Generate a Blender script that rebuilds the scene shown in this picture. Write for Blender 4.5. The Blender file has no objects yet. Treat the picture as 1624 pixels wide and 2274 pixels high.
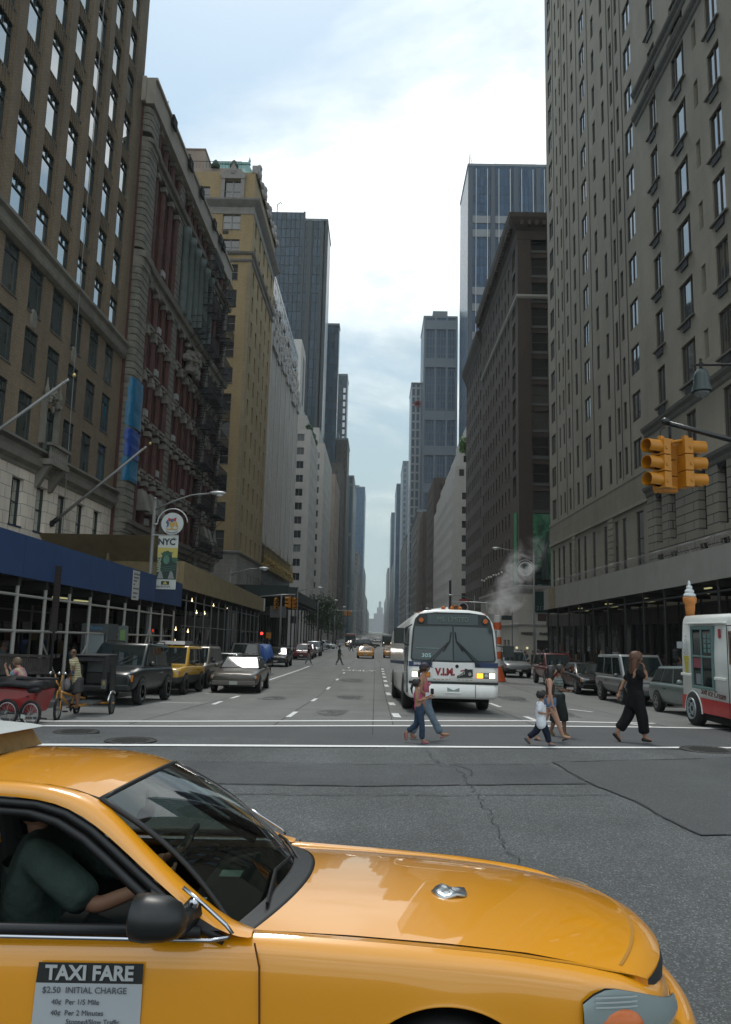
import bpy, bmesh, math, random
from math import radians as R, sin, cos, pi, sqrt, atan2
from mathutils import Vector, Matrix
random.seed(7)
S = bpy.context.scene
COL = S.collection
# ---------------------------------------------------------------- camera
cam_d = bpy.data.cameras.new('camera'); cam = bpy.data.objects.new('camera', cam_d); COL.objects.link(cam)
cam.matrix_world = Matrix(((0.99961468, -0.02217929, 0.01669038, 0.0),
                           (0.01316496, -0.15053841, -0.9885165, 0.0),
                           (0.02443714, 0.98835533, -0.15018842, 2.0),
                           (0, 0, 0, 1)))
cam_d.sensor_fit = 'VERTICAL'; cam_d.sensor_height = 24.0
cam_d.lens = 24.0 * 1727.0 / 2274.0
cam_d.clip_start = 0.1; cam_d.clip_end = 12000
S.camera = cam
# ---------------------------------------------------------------- world
SUN_EL, SUN_AZ = R(64), R(-12)      # azimuth measured from +Y towards +X
W = bpy.data.worlds.new('World'); S.world = W; W.use_nodes = True
nt = W.node_tree; nt.nodes.clear()
def N(t, **k):
    n = nt.nodes.new(t)
    for a, b in k.items(): setattr(n, a, b)
    return n
out = N('ShaderNodeOutputWorld'); bg = N('ShaderNodeBackground'); bg.inputs[1].default_value = 0.12
sky = N('ShaderNodeTexSky', sky_type='NISHITA'); sky.sun_disc = False
sky.sun_elevation = SUN_EL; sky.sun_rotation = SUN_AZ; sky.air_density = 1.3; sky.dust_density = 3.0
tc = N('ShaderNodeTexCoord')
sep = N('ShaderNodeSeparateXYZ'); nt.links.new(tc.outputs['Generated'], sep.inputs[0])
# project the view direction on a cloud layer
mx = N('ShaderNodeMath', operation='MAXIMUM'); mx.inputs[1].default_value = 0.03
nt.links.new(sep.outputs[2], mx.inputs[0])
addz = N('ShaderNodeMath', operation='ADD'); addz.inputs[1].default_value = 0.18; nt.links.new(mx.outputs[0], addz.inputs[0])
dvx = N('ShaderNodeMath', operation='DIVIDE'); dvy = N('ShaderNodeMath', operation='DIVIDE')
nt.links.new(sep.outputs[0], dvx.inputs[0]); nt.links.new(addz.outputs[0], dvx.inputs[1])
nt.links.new(sep.outputs[1], dvy.inputs[0]); nt.links.new(addz.outputs[0], dvy.inputs[1])
cmb = N('ShaderNodeCombineXYZ'); nt.links.new(dvx.outputs[0], cmb.inputs[0]); nt.links.new(dvy.outputs[0], cmb.inputs[1])
mp = N('ShaderNodeMapping'); mp.inputs['Location'].default_value = (2.35, 0.4, 0); nt.links.new(cmb.outputs[0], mp.inputs[0])
n1 = N('ShaderNodeTexNoise'); n1.inputs['Scale'].default_value = 1.35; n1.inputs['Detail'].default_value = 7; n1.inputs['Roughness'].default_value = 0.56
n1.inputs['Distortion'].default_value = 0.5
nt.links.new(mp.outputs[0], n1.inputs['Vector'])
r1 = N('ShaderNodeValToRGB'); r1.color_ramp.elements[0].position = 0.47; r1.color_ramp.elements[1].position = 0.66
dot = N('ShaderNodeVectorMath', operation='DOT_PRODUCT'); dot.inputs[1].default_value = Vector((0.08, .86, .50)).normalized(); nt.links.new(tc.outputs['Generated'], dot.inputs[0])
bank = N('ShaderNodeMapRange'); bank.inputs[1].default_value = .925; bank.inputs[2].default_value = .985; bank.inputs[3].default_value = -.05; bank.inputs[4].default_value = .10
nt.links.new(dot.outputs['Value'], bank.inputs[0])
north = N('ShaderNodeMapRange'); north.inputs[1].default_value = .3; north.inputs[2].default_value = -.3; north.inputs[4].default_value = 1      # extra cloud added behind the camera to brighten faces turned towards it
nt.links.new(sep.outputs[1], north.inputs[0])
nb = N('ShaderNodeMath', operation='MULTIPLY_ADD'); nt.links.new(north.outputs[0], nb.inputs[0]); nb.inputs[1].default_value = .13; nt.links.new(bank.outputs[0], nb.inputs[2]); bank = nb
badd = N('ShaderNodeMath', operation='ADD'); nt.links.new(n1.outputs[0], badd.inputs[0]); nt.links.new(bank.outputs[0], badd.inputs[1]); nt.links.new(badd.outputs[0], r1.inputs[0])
n2 = N('ShaderNodeTexNoise'); n2.inputs['Scale'].default_value = 2.6; n2.inputs['Detail'].default_value = 6; n2.inputs['Roughness'].default_value = 0.6
nt.links.new(mp.outputs[0], n2.inputs['Vector'])
r2 = N('ShaderNodeValToRGB')
r2.color_ramp.elements[0].position = 0.34; r2.color_ramp.elements[0].color = (5.2, 6.05, 6.4, 1)
r2.color_ramp.elements[1].position = 0.62; r2.color_ramp.elements[1].color = (11.5, 11.9, 12.0, 1)
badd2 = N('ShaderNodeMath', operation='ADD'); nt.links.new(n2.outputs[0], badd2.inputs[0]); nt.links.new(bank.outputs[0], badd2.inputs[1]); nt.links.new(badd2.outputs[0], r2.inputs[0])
skm = N('ShaderNodeMix', data_type='RGBA', blend_type='MIX'); skm.inputs[0].default_value = 0.65   # thin high veil over the blue
nt.links.new(sky.outputs[0], skm.inputs[6]); skm.inputs[7].default_value = (3.6, 5.6, 7.1, 1)
mixc = N('ShaderNodeMix', data_type='RGBA'); nt.links.new(r1.outputs[0], mixc.inputs[0])
nt.links.new(skm.outputs[2], mixc.inputs[6]); nt.links.new(r2.outputs[0], mixc.inputs[7])
# bright haze towards the horizon
hz = N('ShaderNodeMapRange'); hz.inputs[1].default_value = 0.0; hz.inputs[2].default_value = 0.50; hz.inputs[3].default_value = 1.0; hz.inputs[4].default_value = 0.0
nt.links.new(sep.outputs[2], hz.inputs[0])
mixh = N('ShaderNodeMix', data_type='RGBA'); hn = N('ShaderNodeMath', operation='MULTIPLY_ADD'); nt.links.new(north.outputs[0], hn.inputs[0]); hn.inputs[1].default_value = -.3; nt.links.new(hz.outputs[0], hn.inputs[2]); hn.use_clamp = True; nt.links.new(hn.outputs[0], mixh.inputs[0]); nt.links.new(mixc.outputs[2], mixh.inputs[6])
mixh.inputs[7].default_value = (4.05, 4.95, 4.85, 1)
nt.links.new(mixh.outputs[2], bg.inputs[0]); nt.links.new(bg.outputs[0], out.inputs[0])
# ---------------------------------------------------------------- sun behind thin cloud
sd = bpy.data.lights.new('sun', 'SUN'); sd.energy = 1.5; sd.angle = R(12); sd.color = (1, 0.965, 0.9)
sun = bpy.data.objects.new('sun', sd); COL.objects.link(sun)
sdir = Vector((sin(SUN_AZ) * cos(SUN_EL), cos(SUN_AZ) * cos(SUN_EL), sin(SUN_EL)))
sun.rotation_euler = sdir.to_track_quat('Z', 'Y').to_euler()
S.view_settings.view_transform = 'Standard'; S.view_settings.look = 'None'
S.view_settings.exposure = 0.08; S.view_settings.gamma = 1.0
S.cycles.max_bounces = 5; S.cycles.diffuse_bounces = 3; S.cycles.glossy_bounces = 3; S.cycles.transmission_bounces = 6; S.cycles.transparent_max_bounces = 8
S.cycles.volume_bounces = 1

# ================================================================= helpers
GP = [(-60, 0), (14, 0), (24, -.35), (32, -.65), (60, -1.05), (90, -1.25), (190, -1.9), (600, -2.6), (9000, -2.6)]
def G(y):                                    # height of the roadway, which falls gently away
    for (a, za), (b, zb) in zip(GP, GP[1:]):
        if y <= b: return za + (zb - za) * max(0, (y - a)) / (b - a)
    return -2.6

class MB:
    def __init__(s): s.v = []; s.f = []; s.m = []; s.marks = []
    def cut(s): s.marks.append((len(s.v), len(s.f)))      # what follows is a piece of its own
    def quad(s, a, b, c, d, m=0):
        i = len(s.v); s.v += [tuple(a), tuple(b), tuple(c), tuple(d)]; s.f.append((i, i+1, i+2, i+3)); s.m.append(m)
    def poly(s, pts, m=0):
        i = len(s.v); s.v += [tuple(p) for p in pts]; s.f.append(tuple(range(i, i+len(pts)))); s.m.append(m)
    def box(s, x0, x1, y0, y1, z0, z1, m=0, M=None):
        if x0 > x1: x0, x1 = x1, x0
        if y0 > y1: y0, y1 = y1, y0
        if z0 > z1: z0, z1 = z1, z0
        P = [Vector(p) for p in ((x0,y0,z0),(x1,y0,z0),(x1,y1,z0),(x0,y1,z0),(x0,y0,z1),(x1,y0,z1),(x1,y1,z1),(x0,y1,z1))]
        if M: P = [M @ p for p in P]
        i = len(s.v); s.v += [tuple(p) for p in P]
        for f in ((0,3,2,1),(4,5,6,7),(0,1,5,4),(1,2,6,5),(2,3,7,6),(3,0,4,7)):
            s.f.append(tuple(i+k for k in f)); s.m.append(m)
    def hexa(s, P, m=0):                      # eight corners: bottom four, top four
        i = len(s.v); s.v += [tuple(p) for p in P]
        for f in ((0,3,2,1),(4,5,6,7),(0,1,5,4),(1,2,6,5),(2,3,7,6),(3,0,4,7)):
            s.f.append(tuple(i+k for k in f)); s.m.append(m)
    def loft(s, rings, m=0, closed=True, caps=True):
        n = len(rings[0]); i0 = len(s.v)
        for r in rings: s.v += [tuple(p) for p in r]
        for k in range(len(rings)-1):
            for j in range(n if closed else n-1):
                a = i0+k*n+j; b = i0+k*n+(j+1) % n
                s.f.append((a, b, b+n, a+n)); s.m.append(m)
        if caps and closed:
            s.f.append(tuple(i0+j for j in range(n))[::-1]); s.m.append(m)
            s.f.append(tuple(i0+(len(rings)-1)*n+j for j in range(n))); s.m.append(m)
    def tube(s, pts, r, n=8, m=0, caps=True):
        pts = [Vector(p) for p in pts]; rr = r if isinstance(r, (list, tuple)) else [r]*len(pts)
        rings = []; up = None
        for k, p in enumerate(pts):
            d = (pts[min(k+1, len(pts)-1)] - pts[max(k-1, 0)]).normalized()
            if up is None or abs(up.dot(d)) > .95: up = Vector((0, 0, 1)) if abs(d.z) < .9 else Vector((1, 0, 0))
            a = d.cross(up).normalized(); b = a.cross(d); up = b
            rings.append([p + (a*cos(2*pi*j/n) + b*sin(2*pi*j/n))*rr[k] for j in range(n)])
        s.loft(rings, m, True, caps)
    def lathe(s, prof, o=(0,0,0), n=16, m=0, M=None):   # profile of (radius, z)
        rings = []
        for r, z in prof:
            ring = [Vector((r*cos(2*pi*j/n), r*sin(2*pi*j/n), z)) for j in range(n)]
            if M: ring = [M @ p for p in ring]
            rings.append([p + Vector(o) for p in ring])
        s.loft(rings, m)
    def ball(s, c, r, n=10, m=0):
        r = r if isinstance(r, (tuple, list)) else (r, r, r)
        rings = []
        for k in range(n//2+1):
            t = -pi/2 + pi*k/(n//2); q = max(cos(t), .02)
            rings.append([(c[0]+r[0]*q*cos(2*pi*j/n), c[1]+r[1]*q*sin(2*pi*j/n), c[2]+r[2]*sin(t)) for j in range(n)])
        s.loft(rings, m)
    def disc(s, c, r, ax='y', n=20, m=0, t=.01, r0=0):
        M = {'x': Matrix.Rotation(pi/2, 3, 'Y'), 'y': Matrix.Rotation(pi/2, 3, 'X'), 'z': Matrix.Identity(3)}[ax]
        s.lathe([(r0 if r0 else .001, -t/2), (r, -t/2), (r, t/2), (r0 if r0 else .001, t/2)] + ([(r0, -t/2)] if r0 else []), c, n, m, M)
    def build(s, name, mats, parent=None, smooth=False, sub=0, bevel=0):
        mats = mats if isinstance(mats, (list, tuple)) else [mats]
        if s.marks:
            mk_ = [m_ for m_ in s.marks if m_[0] < len(s.v)]+[(len(s.v), len(s.f))]; sub_ = []
            for (a, c), (b, d) in zip(mk_, mk_[1:]):
                if b == a: continue
                q = MB(); q.v = s.v[a:b]; q.f = [tuple(i-a for i in f) for f in s.f[c:d]]; q.m = s.m[c:d]; n = len(q.v)
                sub_.append((sum((Vector(v)-Vector((0, 0, 2))).length for v in q.v[::max(1, n//6)])/len(q.v[::max(1, n//6)]), len(sub_), q))
            sub_.sort(key=lambda t: t[:2]); o = None
            for _, _, q in sub_[:100]: o = q.build(name, mats, parent, smooth, sub, bevel)
            if sub_[100:]:
                q = MB()
                for _, _, w in sub_[100:]: n = len(q.v); q.v += w.v; q.f += [tuple(i+n for i in f) for f in w.f]; q.m += w.m
                o = q.build(name, mats, parent, smooth, sub, bevel); o['kind'] = 'stuff'
            return o
        off = parent.location if parent is not None else Vector((0, 0, 0))
        p = parent
        while p is not None and p.parent is not None: p = p.parent; off = off + p.location
        me = bpy.data.meshes.new(name)
        me.from_pydata([(v[0]-off[0], v[1]-off[1], v[2]-off[2]) for v in s.v], [], s.f)
        for mt in mats: me.materials.append(mt)
        me.polygons.foreach_set('material_index', s.m)
        if smooth: me.polygons.foreach_set('use_smooth', [True]*len(s.f))
        me.update()
        o = bpy.data.objects.new(name, me); COL.objects.link(o); o.parent = parent
        if bevel:
            b = o.modifiers.new('b', 'BEVEL'); b.width = bevel; b.segments = 2; b.limit_method = 'ANGLE'; b.angle_limit = R(35)
        if sub:
            b = o.modifiers.new('s', 'SUBSURF'); b.levels = sub; b.render_levels = sub
        return o
    def weld(s, d=1e-4):
        key = {}; mp = []; nv = []
        for v in s.v:
            k = (round(v[0]/d), round(v[1]/d), round(v[2]/d))
            if k not in key: key[k] = len(nv); nv.append(v)
            mp.append(key[k])
        nf = []; nm = []
        for f, m in zip(s.f, s.m):
            g = []
            for i in f:
                if mp[i] not in g: g.append(mp[i])
            if len(g) > 2: nf.append(tuple(g)); nm.append(m)
        s.v, s.f, s.m = nv, nf, nm
        return s

def tag(o, label=None, cat=None, group=None, kind=None):
    if label: o['label'] = label
    if cat: o['category'] = cat
    if group: o['group'] = group
    if kind: o['kind'] = kind
    return o
def empty(name, loc=(0, 0, 0), label=None, cat=None, group=None):
    o = bpy.data.objects.new(name, None); COL.objects.link(o); o.location = loc; o.empty_display_size = .3
    return tag(o, label, cat, group)
def kids(o, _c={}): return [c for c in o.children]
def copy_tree(o, parent=None):
    c = o.copy(); COL.objects.link(c); c.parent = parent
    for ch in list(o.children): copy_tree(ch, c)
    return c

# ----------------------------------------------------------------- materials
_M = {}
def mat(name, col, rough=.6, metal=0., spec=.5, var=.0, scale=4., bump=0., coat=0., emit=None, es=1., bscale=None):
    if name in _M: return _M[name]
    m = bpy.data.materials.new(name); m.use_nodes = True; t = m.node_tree; b = t.nodes['Principled BSDF']
    b.inputs['Base Color'].default_value = (*col, 1); b.inputs['Roughness'].default_value = rough
    b.inputs['Metallic'].default_value = metal; b.inputs['Specular IOR Level'].default_value = spec
    b.inputs['Coat Weight'].default_value = coat; b.inputs['Coat Roughness'].default_value = .03
    if emit: b.inputs['Emission Color'].default_value = (*emit, 1); b.inputs['Emission Strength'].default_value = es
    if var or bump:
        tc = t.nodes.new('ShaderNodeTexCoord')
        nz = t.nodes.new('ShaderNodeTexNoise'); nz.inputs['Scale'].default_value = scale; nz.inputs['Detail'].default_value = 6; nz.inputs['Roughness'].default_value = .65
        t.links.new(tc.outputs['Object'], nz.inputs['Vector'])
        if var:
            mr = t.nodes.new('ShaderNodeMapRange'); mr.inputs[1].default_value = .3; mr.inputs[2].default_value = .7
            mr.inputs[3].default_value = 1-var; mr.inputs[4].default_value = 1+var
            t.links.new(nz.outputs[0], mr.inputs[0])
            mu = t.nodes.new('ShaderNodeVectorMath'); mu.operation = 'SCALE'; mu.inputs[0].default_value = col
            t.links.new(mr.outputs[0], mu.inputs['Scale']); t.links.new(mu.outputs[0], b.inputs['Base Color'])
        if bump:
            n3 = nz
            if bscale:
                n3 = t.nodes.new('ShaderNodeTexNoise'); n3.inputs['Scale'].default_value = bscale; n3.inputs['Detail'].default_value = 4
                t.links.new(tc.outputs['Object'], n3.inputs['Vector'])
            bp = t.nodes.new('ShaderNodeBump'); bp.inputs['Strength'].default_value = bump; bp.inputs['Distance'].default_value = .02
            t.links.new(n3.outputs[0], bp.inputs['Height']); t.links.new(bp.outputs[0], b.inputs['Normal'])
    _M[name] = m; return m

def brick(name, c1, c2, mortar, bw=.22, bh=.075, ms=.012, off=.5, var=.22, rough=.85, stain=.32, bump=.3):
    if name in _M: return _M[name]
    m = bpy.data.materials.new(name); m.use_nodes = True; t = m.node_tree; b = t.nodes['Principled BSDF']; b.inputs['Roughness'].default_value = rough
    tc = t.nodes.new('ShaderNodeTexCoord'); sp = t.nodes.new('ShaderNodeSeparateXYZ'); t.links.new(tc.outputs['Object'], sp.inputs[0])
    ad = t.nodes.new('ShaderNodeMath'); ad.operation = 'ADD'; t.links.new(sp.outputs[0], ad.inputs[0]); t.links.new(sp.outputs[1], ad.inputs[1])
    cb = t.nodes.new('ShaderNodeCombineXYZ'); t.links.new(ad.outputs[0], cb.inputs[0]); t.links.new(sp.outputs[2], cb.inputs[1])
    br = t.nodes.new('ShaderNodeTexBrick'); br.offset = off; br.inputs['Scale'].default_value = 1; br.inputs['Brick Width'].default_value = bw; br.inputs['Row Height'].default_value = bh
    br.inputs['Mortar Size'].default_value = ms; br.inputs['Mortar Smooth'].default_value = .1
    br.inputs['Color1'].default_value = (*c1, 1); br.inputs['Color2'].default_value = (*c2, 1); br.inputs['Mortar'].default_value = (*mortar, 1)
    t.links.new(cb.outputs[0], br.inputs['Vector'])
    nz = t.nodes.new('ShaderNodeTexNoise'); nz.inputs['Scale'].default_value = .35; nz.inputs['Detail'].default_value = 8; nz.inputs['Roughness'].default_value = .7
    mpn = t.nodes.new('ShaderNodeMapping'); mpn.inputs['Scale'].default_value = (1, 1, .35); t.links.new(tc.outputs['Object'], mpn.inputs[0]); t.links.new(mpn.outputs[0], nz.inputs['Vector'])
    mr = t.nodes.new('ShaderNodeMapRange'); mr.inputs[1].default_value = .32; mr.inputs[2].default_value = .68; mr.inputs[3].default_value = 1-stain; mr.inputs[4].default_value = 1+stain*.6
    t.links.new(nz.outputs[0], mr.inputs[0])
    sc = t.nodes.new('ShaderNodeVectorMath'); sc.operation = 'SCALE'; t.links.new(br.outputs['Color'], sc.inputs[0]); t.links.new(mr.outputs[0], sc.inputs['Scale'])
    t.links.new(sc.outputs[0], b.inputs['Base Color'])
    bp = t.nodes.new('ShaderNodeBump'); bp.inputs['Strength'].default_value = bump; bp.inputs['Distance'].default_value = .012; bp.invert = True
    t.links.new(br.outputs['Fac'], bp.inputs['Height']); t.links.new(bp.outputs[0], b.inputs['Normal'])
    _M[name] = m; return m

def pane_mat(name, dark=(.012, .02, .022), pale=(.16, .17, .16), frac=.3, ior=1.9, wav=.12):
    """window glass: dark room or drawn blind behind a reflecting pane, chosen per window"""
    if name in _M: return _M[name]
    m = bpy.data.materials.new(name); m.use_nodes = True; t = m.node_tree; b = t.nodes['Principled BSDF']
    b.inputs['Roughness'].default_value = .025; b.inputs['IOR'].default_value = ior
    oi = t.nodes.new('ShaderNodeObjectInfo'); geo = t.nodes.new('ShaderNodeNewGeometry'); tc = t.nodes.new('ShaderNodeTexCoord')
    wn = t.nodes.new('ShaderNodeTexWhiteNoise'); wn.noise_dimensions = '1D'
    ad = t.nodes.new('ShaderNodeMath'); ad.operation = 'ADD'
    t.links.new(oi.outputs['Random'], ad.inputs[0]); t.links.new(geo.outputs['Random Per Island'], ad.inputs[1]); t.links.new(ad.outputs[0], wn.inputs['W'])
    rp = t.nodes.new('ShaderNodeValToRGB'); e = rp.color_ramp.elements
    e[0].position = 0; e[0].color = (*dark, 1); e[1].position = 1; e[1].color = (*pale, 1)
    k = e.new(1-frac); k.color = (*[d*1.7 for d in dark], 1); k = e.new(1-frac+.02); k.color = (*[p*.4 for p in pale], 1)
    t.links.new(wn.outputs[0], rp.inputs[0]); t.links.new(rp.outputs[0], b.inputs['Base Color'])
    nz = t.nodes.new('ShaderNodeTexNoise'); nz.inputs['Scale'].default_value = .9; nz.inputs['Detail'].default_value = 1
    t.links.new(tc.outputs['Object'], nz.inputs['Vector'])
    bp = t.nodes.new('ShaderNodeBump'); bp.inputs['Strength'].default_value = wav; bp.inputs['Distance'].default_value = .05
    t.links.new(nz.outputs[0], bp.inputs['Height']); t.links.new(bp.outputs[0], b.inputs['Normal'])
    _M[name] = m; return m

def curtain(name, wall, glass1, glass2, bw, bh, ms, ior=1.6, rough=.6, metal=0., grough=.22, sq=.5):
    ior = min(ior, 1.42); glass1, glass2 = [tuple(c*k for c, k in zip(g, (.72, 1.0, 1.3))) for g in (glass1, glass2)]
    """curtain wall: panes in a grid of frames"""
    if name in _M: return _M[name]
    m = bpy.data.materials.new(name); m.use_nodes = True; t = m.node_tree; b = t.nodes['Principled BSDF']
    tc = t.nodes.new('ShaderNodeTexCoord'); sp = t.nodes.new('ShaderNodeSeparateXYZ'); t.links.new(tc.outputs['Object'], sp.inputs[0])
    ad = t.nodes.new('ShaderNodeMath'); ad.operation = 'ADD'; t.links.new(sp.outputs[0], ad.inputs[0]); t.links.new(sp.outputs[1], ad.inputs[1])
    cb = t.nodes.new('ShaderNodeCombineXYZ'); t.links.new(ad.outputs[0], cb.inputs[0]); t.links.new(sp.outputs[2], cb.inputs[1])
    br = t.nodes.new('ShaderNodeTexBrick'); br.offset = 0; br.inputs['Scale'].default_value = 1; br.inputs['Brick Width'].default_value = bw; br.inputs['Row Height'].default_value = bh
    br.inputs['Mortar Size'].default_value = ms; br.inputs['Mortar Smooth'].default_value = 0
    br.inputs['Color1'].default_value = (*glass1, 1); br.inputs['Color2'].default_value = (*glass2, 1); br.inputs['Mortar'].default_value = (*wall, 1)
    t.links.new(cb.outputs[0], br.inputs['Vector']); t.links.new(br.outputs['Color'], b.inputs['Base Color'])
    mr = t.nodes.new('ShaderNodeMapRange'); mr.inputs[3].default_value = grough; mr.inputs[4].default_value = rough
    t.links.new(br.outputs['Fac'], mr.inputs[0]); t.links.new(mr.outputs[0], b.inputs['Roughness'])
    mi = t.nodes.new('ShaderNodeMapRange'); mi.inputs[3].default_value = ior; mi.inputs[4].default_value = 1.2
    t.links.new(br.outputs['Fac'], mi.inputs[0]); t.links.new(mi.outputs[0], b.inputs['IOR'])
    bp = t.nodes.new('ShaderNodeBump'); bp.inputs['Strength'].default_value = .5; bp.inputs['Distance'].default_value = .08
    t.links.new(br.outputs['Fac'], bp.inputs['Height']); t.links.new(bp.outputs[0], b.inputs['Normal'])
    _M[name] = m; return m

def text_obj(body, size, M, m, parent, name='lettering', depth=.01, align='CENTER', sx=1., shear=0., bold=0.):
    cu = bpy.data.curves.new('t', 'FONT'); cu.body = body; cu.size = size; cu.extrude = depth; cu.align_x = align; cu.align_y = 'CENTER'; cu.shear = shear; cu.offset = bold
    cu.resolution_u = 3
    o = bpy.data.objects.new('t', cu); COL.objects.link(o)
    dg = bpy.context.evaluated_depsgraph_get(); me = bpy.data.meshes.new_from_object(o.evaluated_get(dg))
    bpy.data.objects.remove(o); bpy.data.curves.remove(cu)
    T = M @ Matrix.Diagonal((sx, 1, 1, 1))
    me.transform(T)
    if parent is not None:
        off = Vector(parent.location); p = parent
        while p.parent is not None: p = p.parent; off += p.location
        me.transform(Matrix.Translation(-off))
    me.materials.clear(); me.materials.append(m); me.name = name
    q = bpy.data.objects.new(name, me); COL.objects.link(q); q.parent = parent
    return q
def frameM(o, u, v):                 # matrix taking text x,y,z to u, v and their cross product at o
    u = Vector(u).normalized(); v = Vector(v).normalized(); w = u.cross(v)
    M = Matrix(((u.x, v.x, w.x, o[0]), (u.y, v.y, w.y, o[1]), (u.z, v.z, w.z, o[2]), (0, 0, 0, 1)))
    return M

# ----------------------------------------------------------------- facades
def facade(mb, O, u, n, W_, z0, z1, ops, depth=.25, m=0, mr=None, back=None):
    """wall in the plane through O along u, outward normal n, with rectangular openings (u0,u1,z0,z1)"""
    O = Vector(O); u = Vector(u); n = Vector(n); mr = m if mr is None else mr
    P = lambda a, z, d=0: (O.x+u.x*a-n.x*d, O.y+u.y*a-n.y*d, z)
    cr = u.cross(Vector((0, 0, 1))); flip = cr.dot(n) < 0
    def q(a, b, c, d, mm):
        if flip: mb.quad(d, c, b, a, mm)
        else: mb.quad(a, b, c, d, mm)
    zs = sorted(set([z0, z1] + [min(max(o[2], z0), z1) for o in ops] + [min(max(o[3], z0), z1) for o in ops]))
    for a, b in zip(zs, zs[1:]):
        if b-a < 1e-5: continue
        sp = sorted((o[0], o[1]) for o in ops if o[2] < b-1e-5 and o[3] > a+1e-5)
        c = 0
        for s0, s1 in sp:
            if s0 > c+1e-5: q(P(c, a), P(s0, a), P(s0, b), P(c, b), m)
            c = max(c, s1)
        if c < W_-1e-5: q(P(c, a), P(W_, a), P(W_, b), P(c, b), m)
    for a, b, c, d in ops:
        q(P(a, c), P(b, c), P(b, c, depth), P(a, c, depth), mr); q(P(a, d, depth), P(b, d, depth), P(b, d), P(a, d), mr)
        q(P(a, c), P(a, c, depth), P(a, d, depth), P(a, d), mr); q(P(b, c, depth), P(b, c), P(b, d), P(b, d, depth), mr)
_WM = {}; _PM = {}
def win_mesh(w, h, frame, pane, style='hung', fr=.05, sill=None, sd=.25):
    """window centred at its sill: x along the wall, y outwards, z up"""
    k = (round(w, 2), round(h, 2), frame.name, pane.name, style, sill.name if sill else '')
    if k in _WM: return _WM[k]
    mb = MB(); 
    for x0, x1, z0, z1 in ((-w/2, -w/2+fr, 0, h), (w/2-fr, w/2, 0, h), (-w/2+fr, w/2-fr, 0, fr), (-w/2+fr, w/2-fr, h-fr, h)): mb.box(x0, x1, -.019, .04, z0, z1, 0)
    if style == 'hung': mb.box(-w/2+fr, w/2-fr, -.018, .03, h*.5-.025, h*.5+.025, 0)
    if style == 'transom':
        mb.box(-w/2+fr, w/2-fr, -.018, .035, h*.78-.03, h*.78+.03, 0); mb.box(-.02, .02, -.018, .03, h*.78+.03, h-fr, 0)
    if style == 'pair':
        mb.box(-.07, .07, -.018, .06, fr, h-fr, 0)
        for sg in (-1, 1):
            x0, x1 = sorted((sg*.07, sg*(w/2-fr))); mb.box(x0, x1, -.017, .03, h*.5-.03, h*.5+.03, 0)
    if style == 'case': mb.box(-.03, .03, -.018, .03, fr, h-fr, 0)
    if style == 'third':
        for sg in (-1, 1): mb.box(sg*w*.25-.025, sg*w*.25+.025, -.018, .03, fr, h-fr, 0)
    if sill: mb.box(-w/2-.05, w/2+.05, -.015, sd, -.08, -.005, 2)
    me = bpy.data.meshes.new('window'); me.from_pydata(mb.v, [], mb.f)
    for mt in [frame, pane] + ([sill] if sill else []): me.materials.append(mt)
    me.polygons.foreach_set('material_index', mb.m); me.update()
    pm = bpy.data.meshes.new('pane'); pm.from_pydata([(-w/2, -.02, 0), (w/2, -.02, 0), (w/2, -.02, h), (-w/2, -.02, h)], [], [(0, 1, 2, 3)]); pm.materials.append(pane); pm.update(); _PM[id(me)] = pm
    _WM[k] = me; return me
CAMP = Vector((0, 0, 2))
def add_windows(parent, items, name='window', limit=100):
    """items: (x, y, z, rotz, mesh).  The hundred that show largest are parts, the rest one part"""
    items = sorted(items, key=lambda t: (Vector(t[:3])-CAMP).length)
    off = parent.location
    for x, y, z, r, me in items[:limit]:
        o = bpy.data.objects.new(name, me); COL.objects.link(o); o.parent = parent; o.location = (x-off[0], y-off[1], z-off[2]); o.rotation_euler = (0, 0, r)
        q = bpy.data.objects.new('pane', _PM[id(me)]); COL.objects.link(q); q.parent = o
    rest = items[limit:]
    if rest:
        ms = []
        for x, y, z, r, me in rest:
            for q in list(me.materials)+list(_PM[id(me)].materials):
                if q not in ms: ms.append(q)
        mb = MB()
        for x, y, z, r, me in rest:
            M = Matrix.Translation((x, y, z)) @ Matrix.Rotation(r, 4, 'Z')
            for m_ in (me, _PM[id(me)]):
                i0 = len(mb.v); mb.v += [tuple(M @ v.co) for v in m_.vertices]
                for p in m_.polygons: mb.f.append(tuple(i0+k for k in p.vertices)); mb.m.append(ms.index(m_.materials[p.material_index]))
        o = mb.build(name, ms, parent); o['kind'] = 'stuff'
LROT, RROT, NROT = -pi/2, pi/2, pi      # window rotations for walls facing +X, -X and -Y
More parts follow.
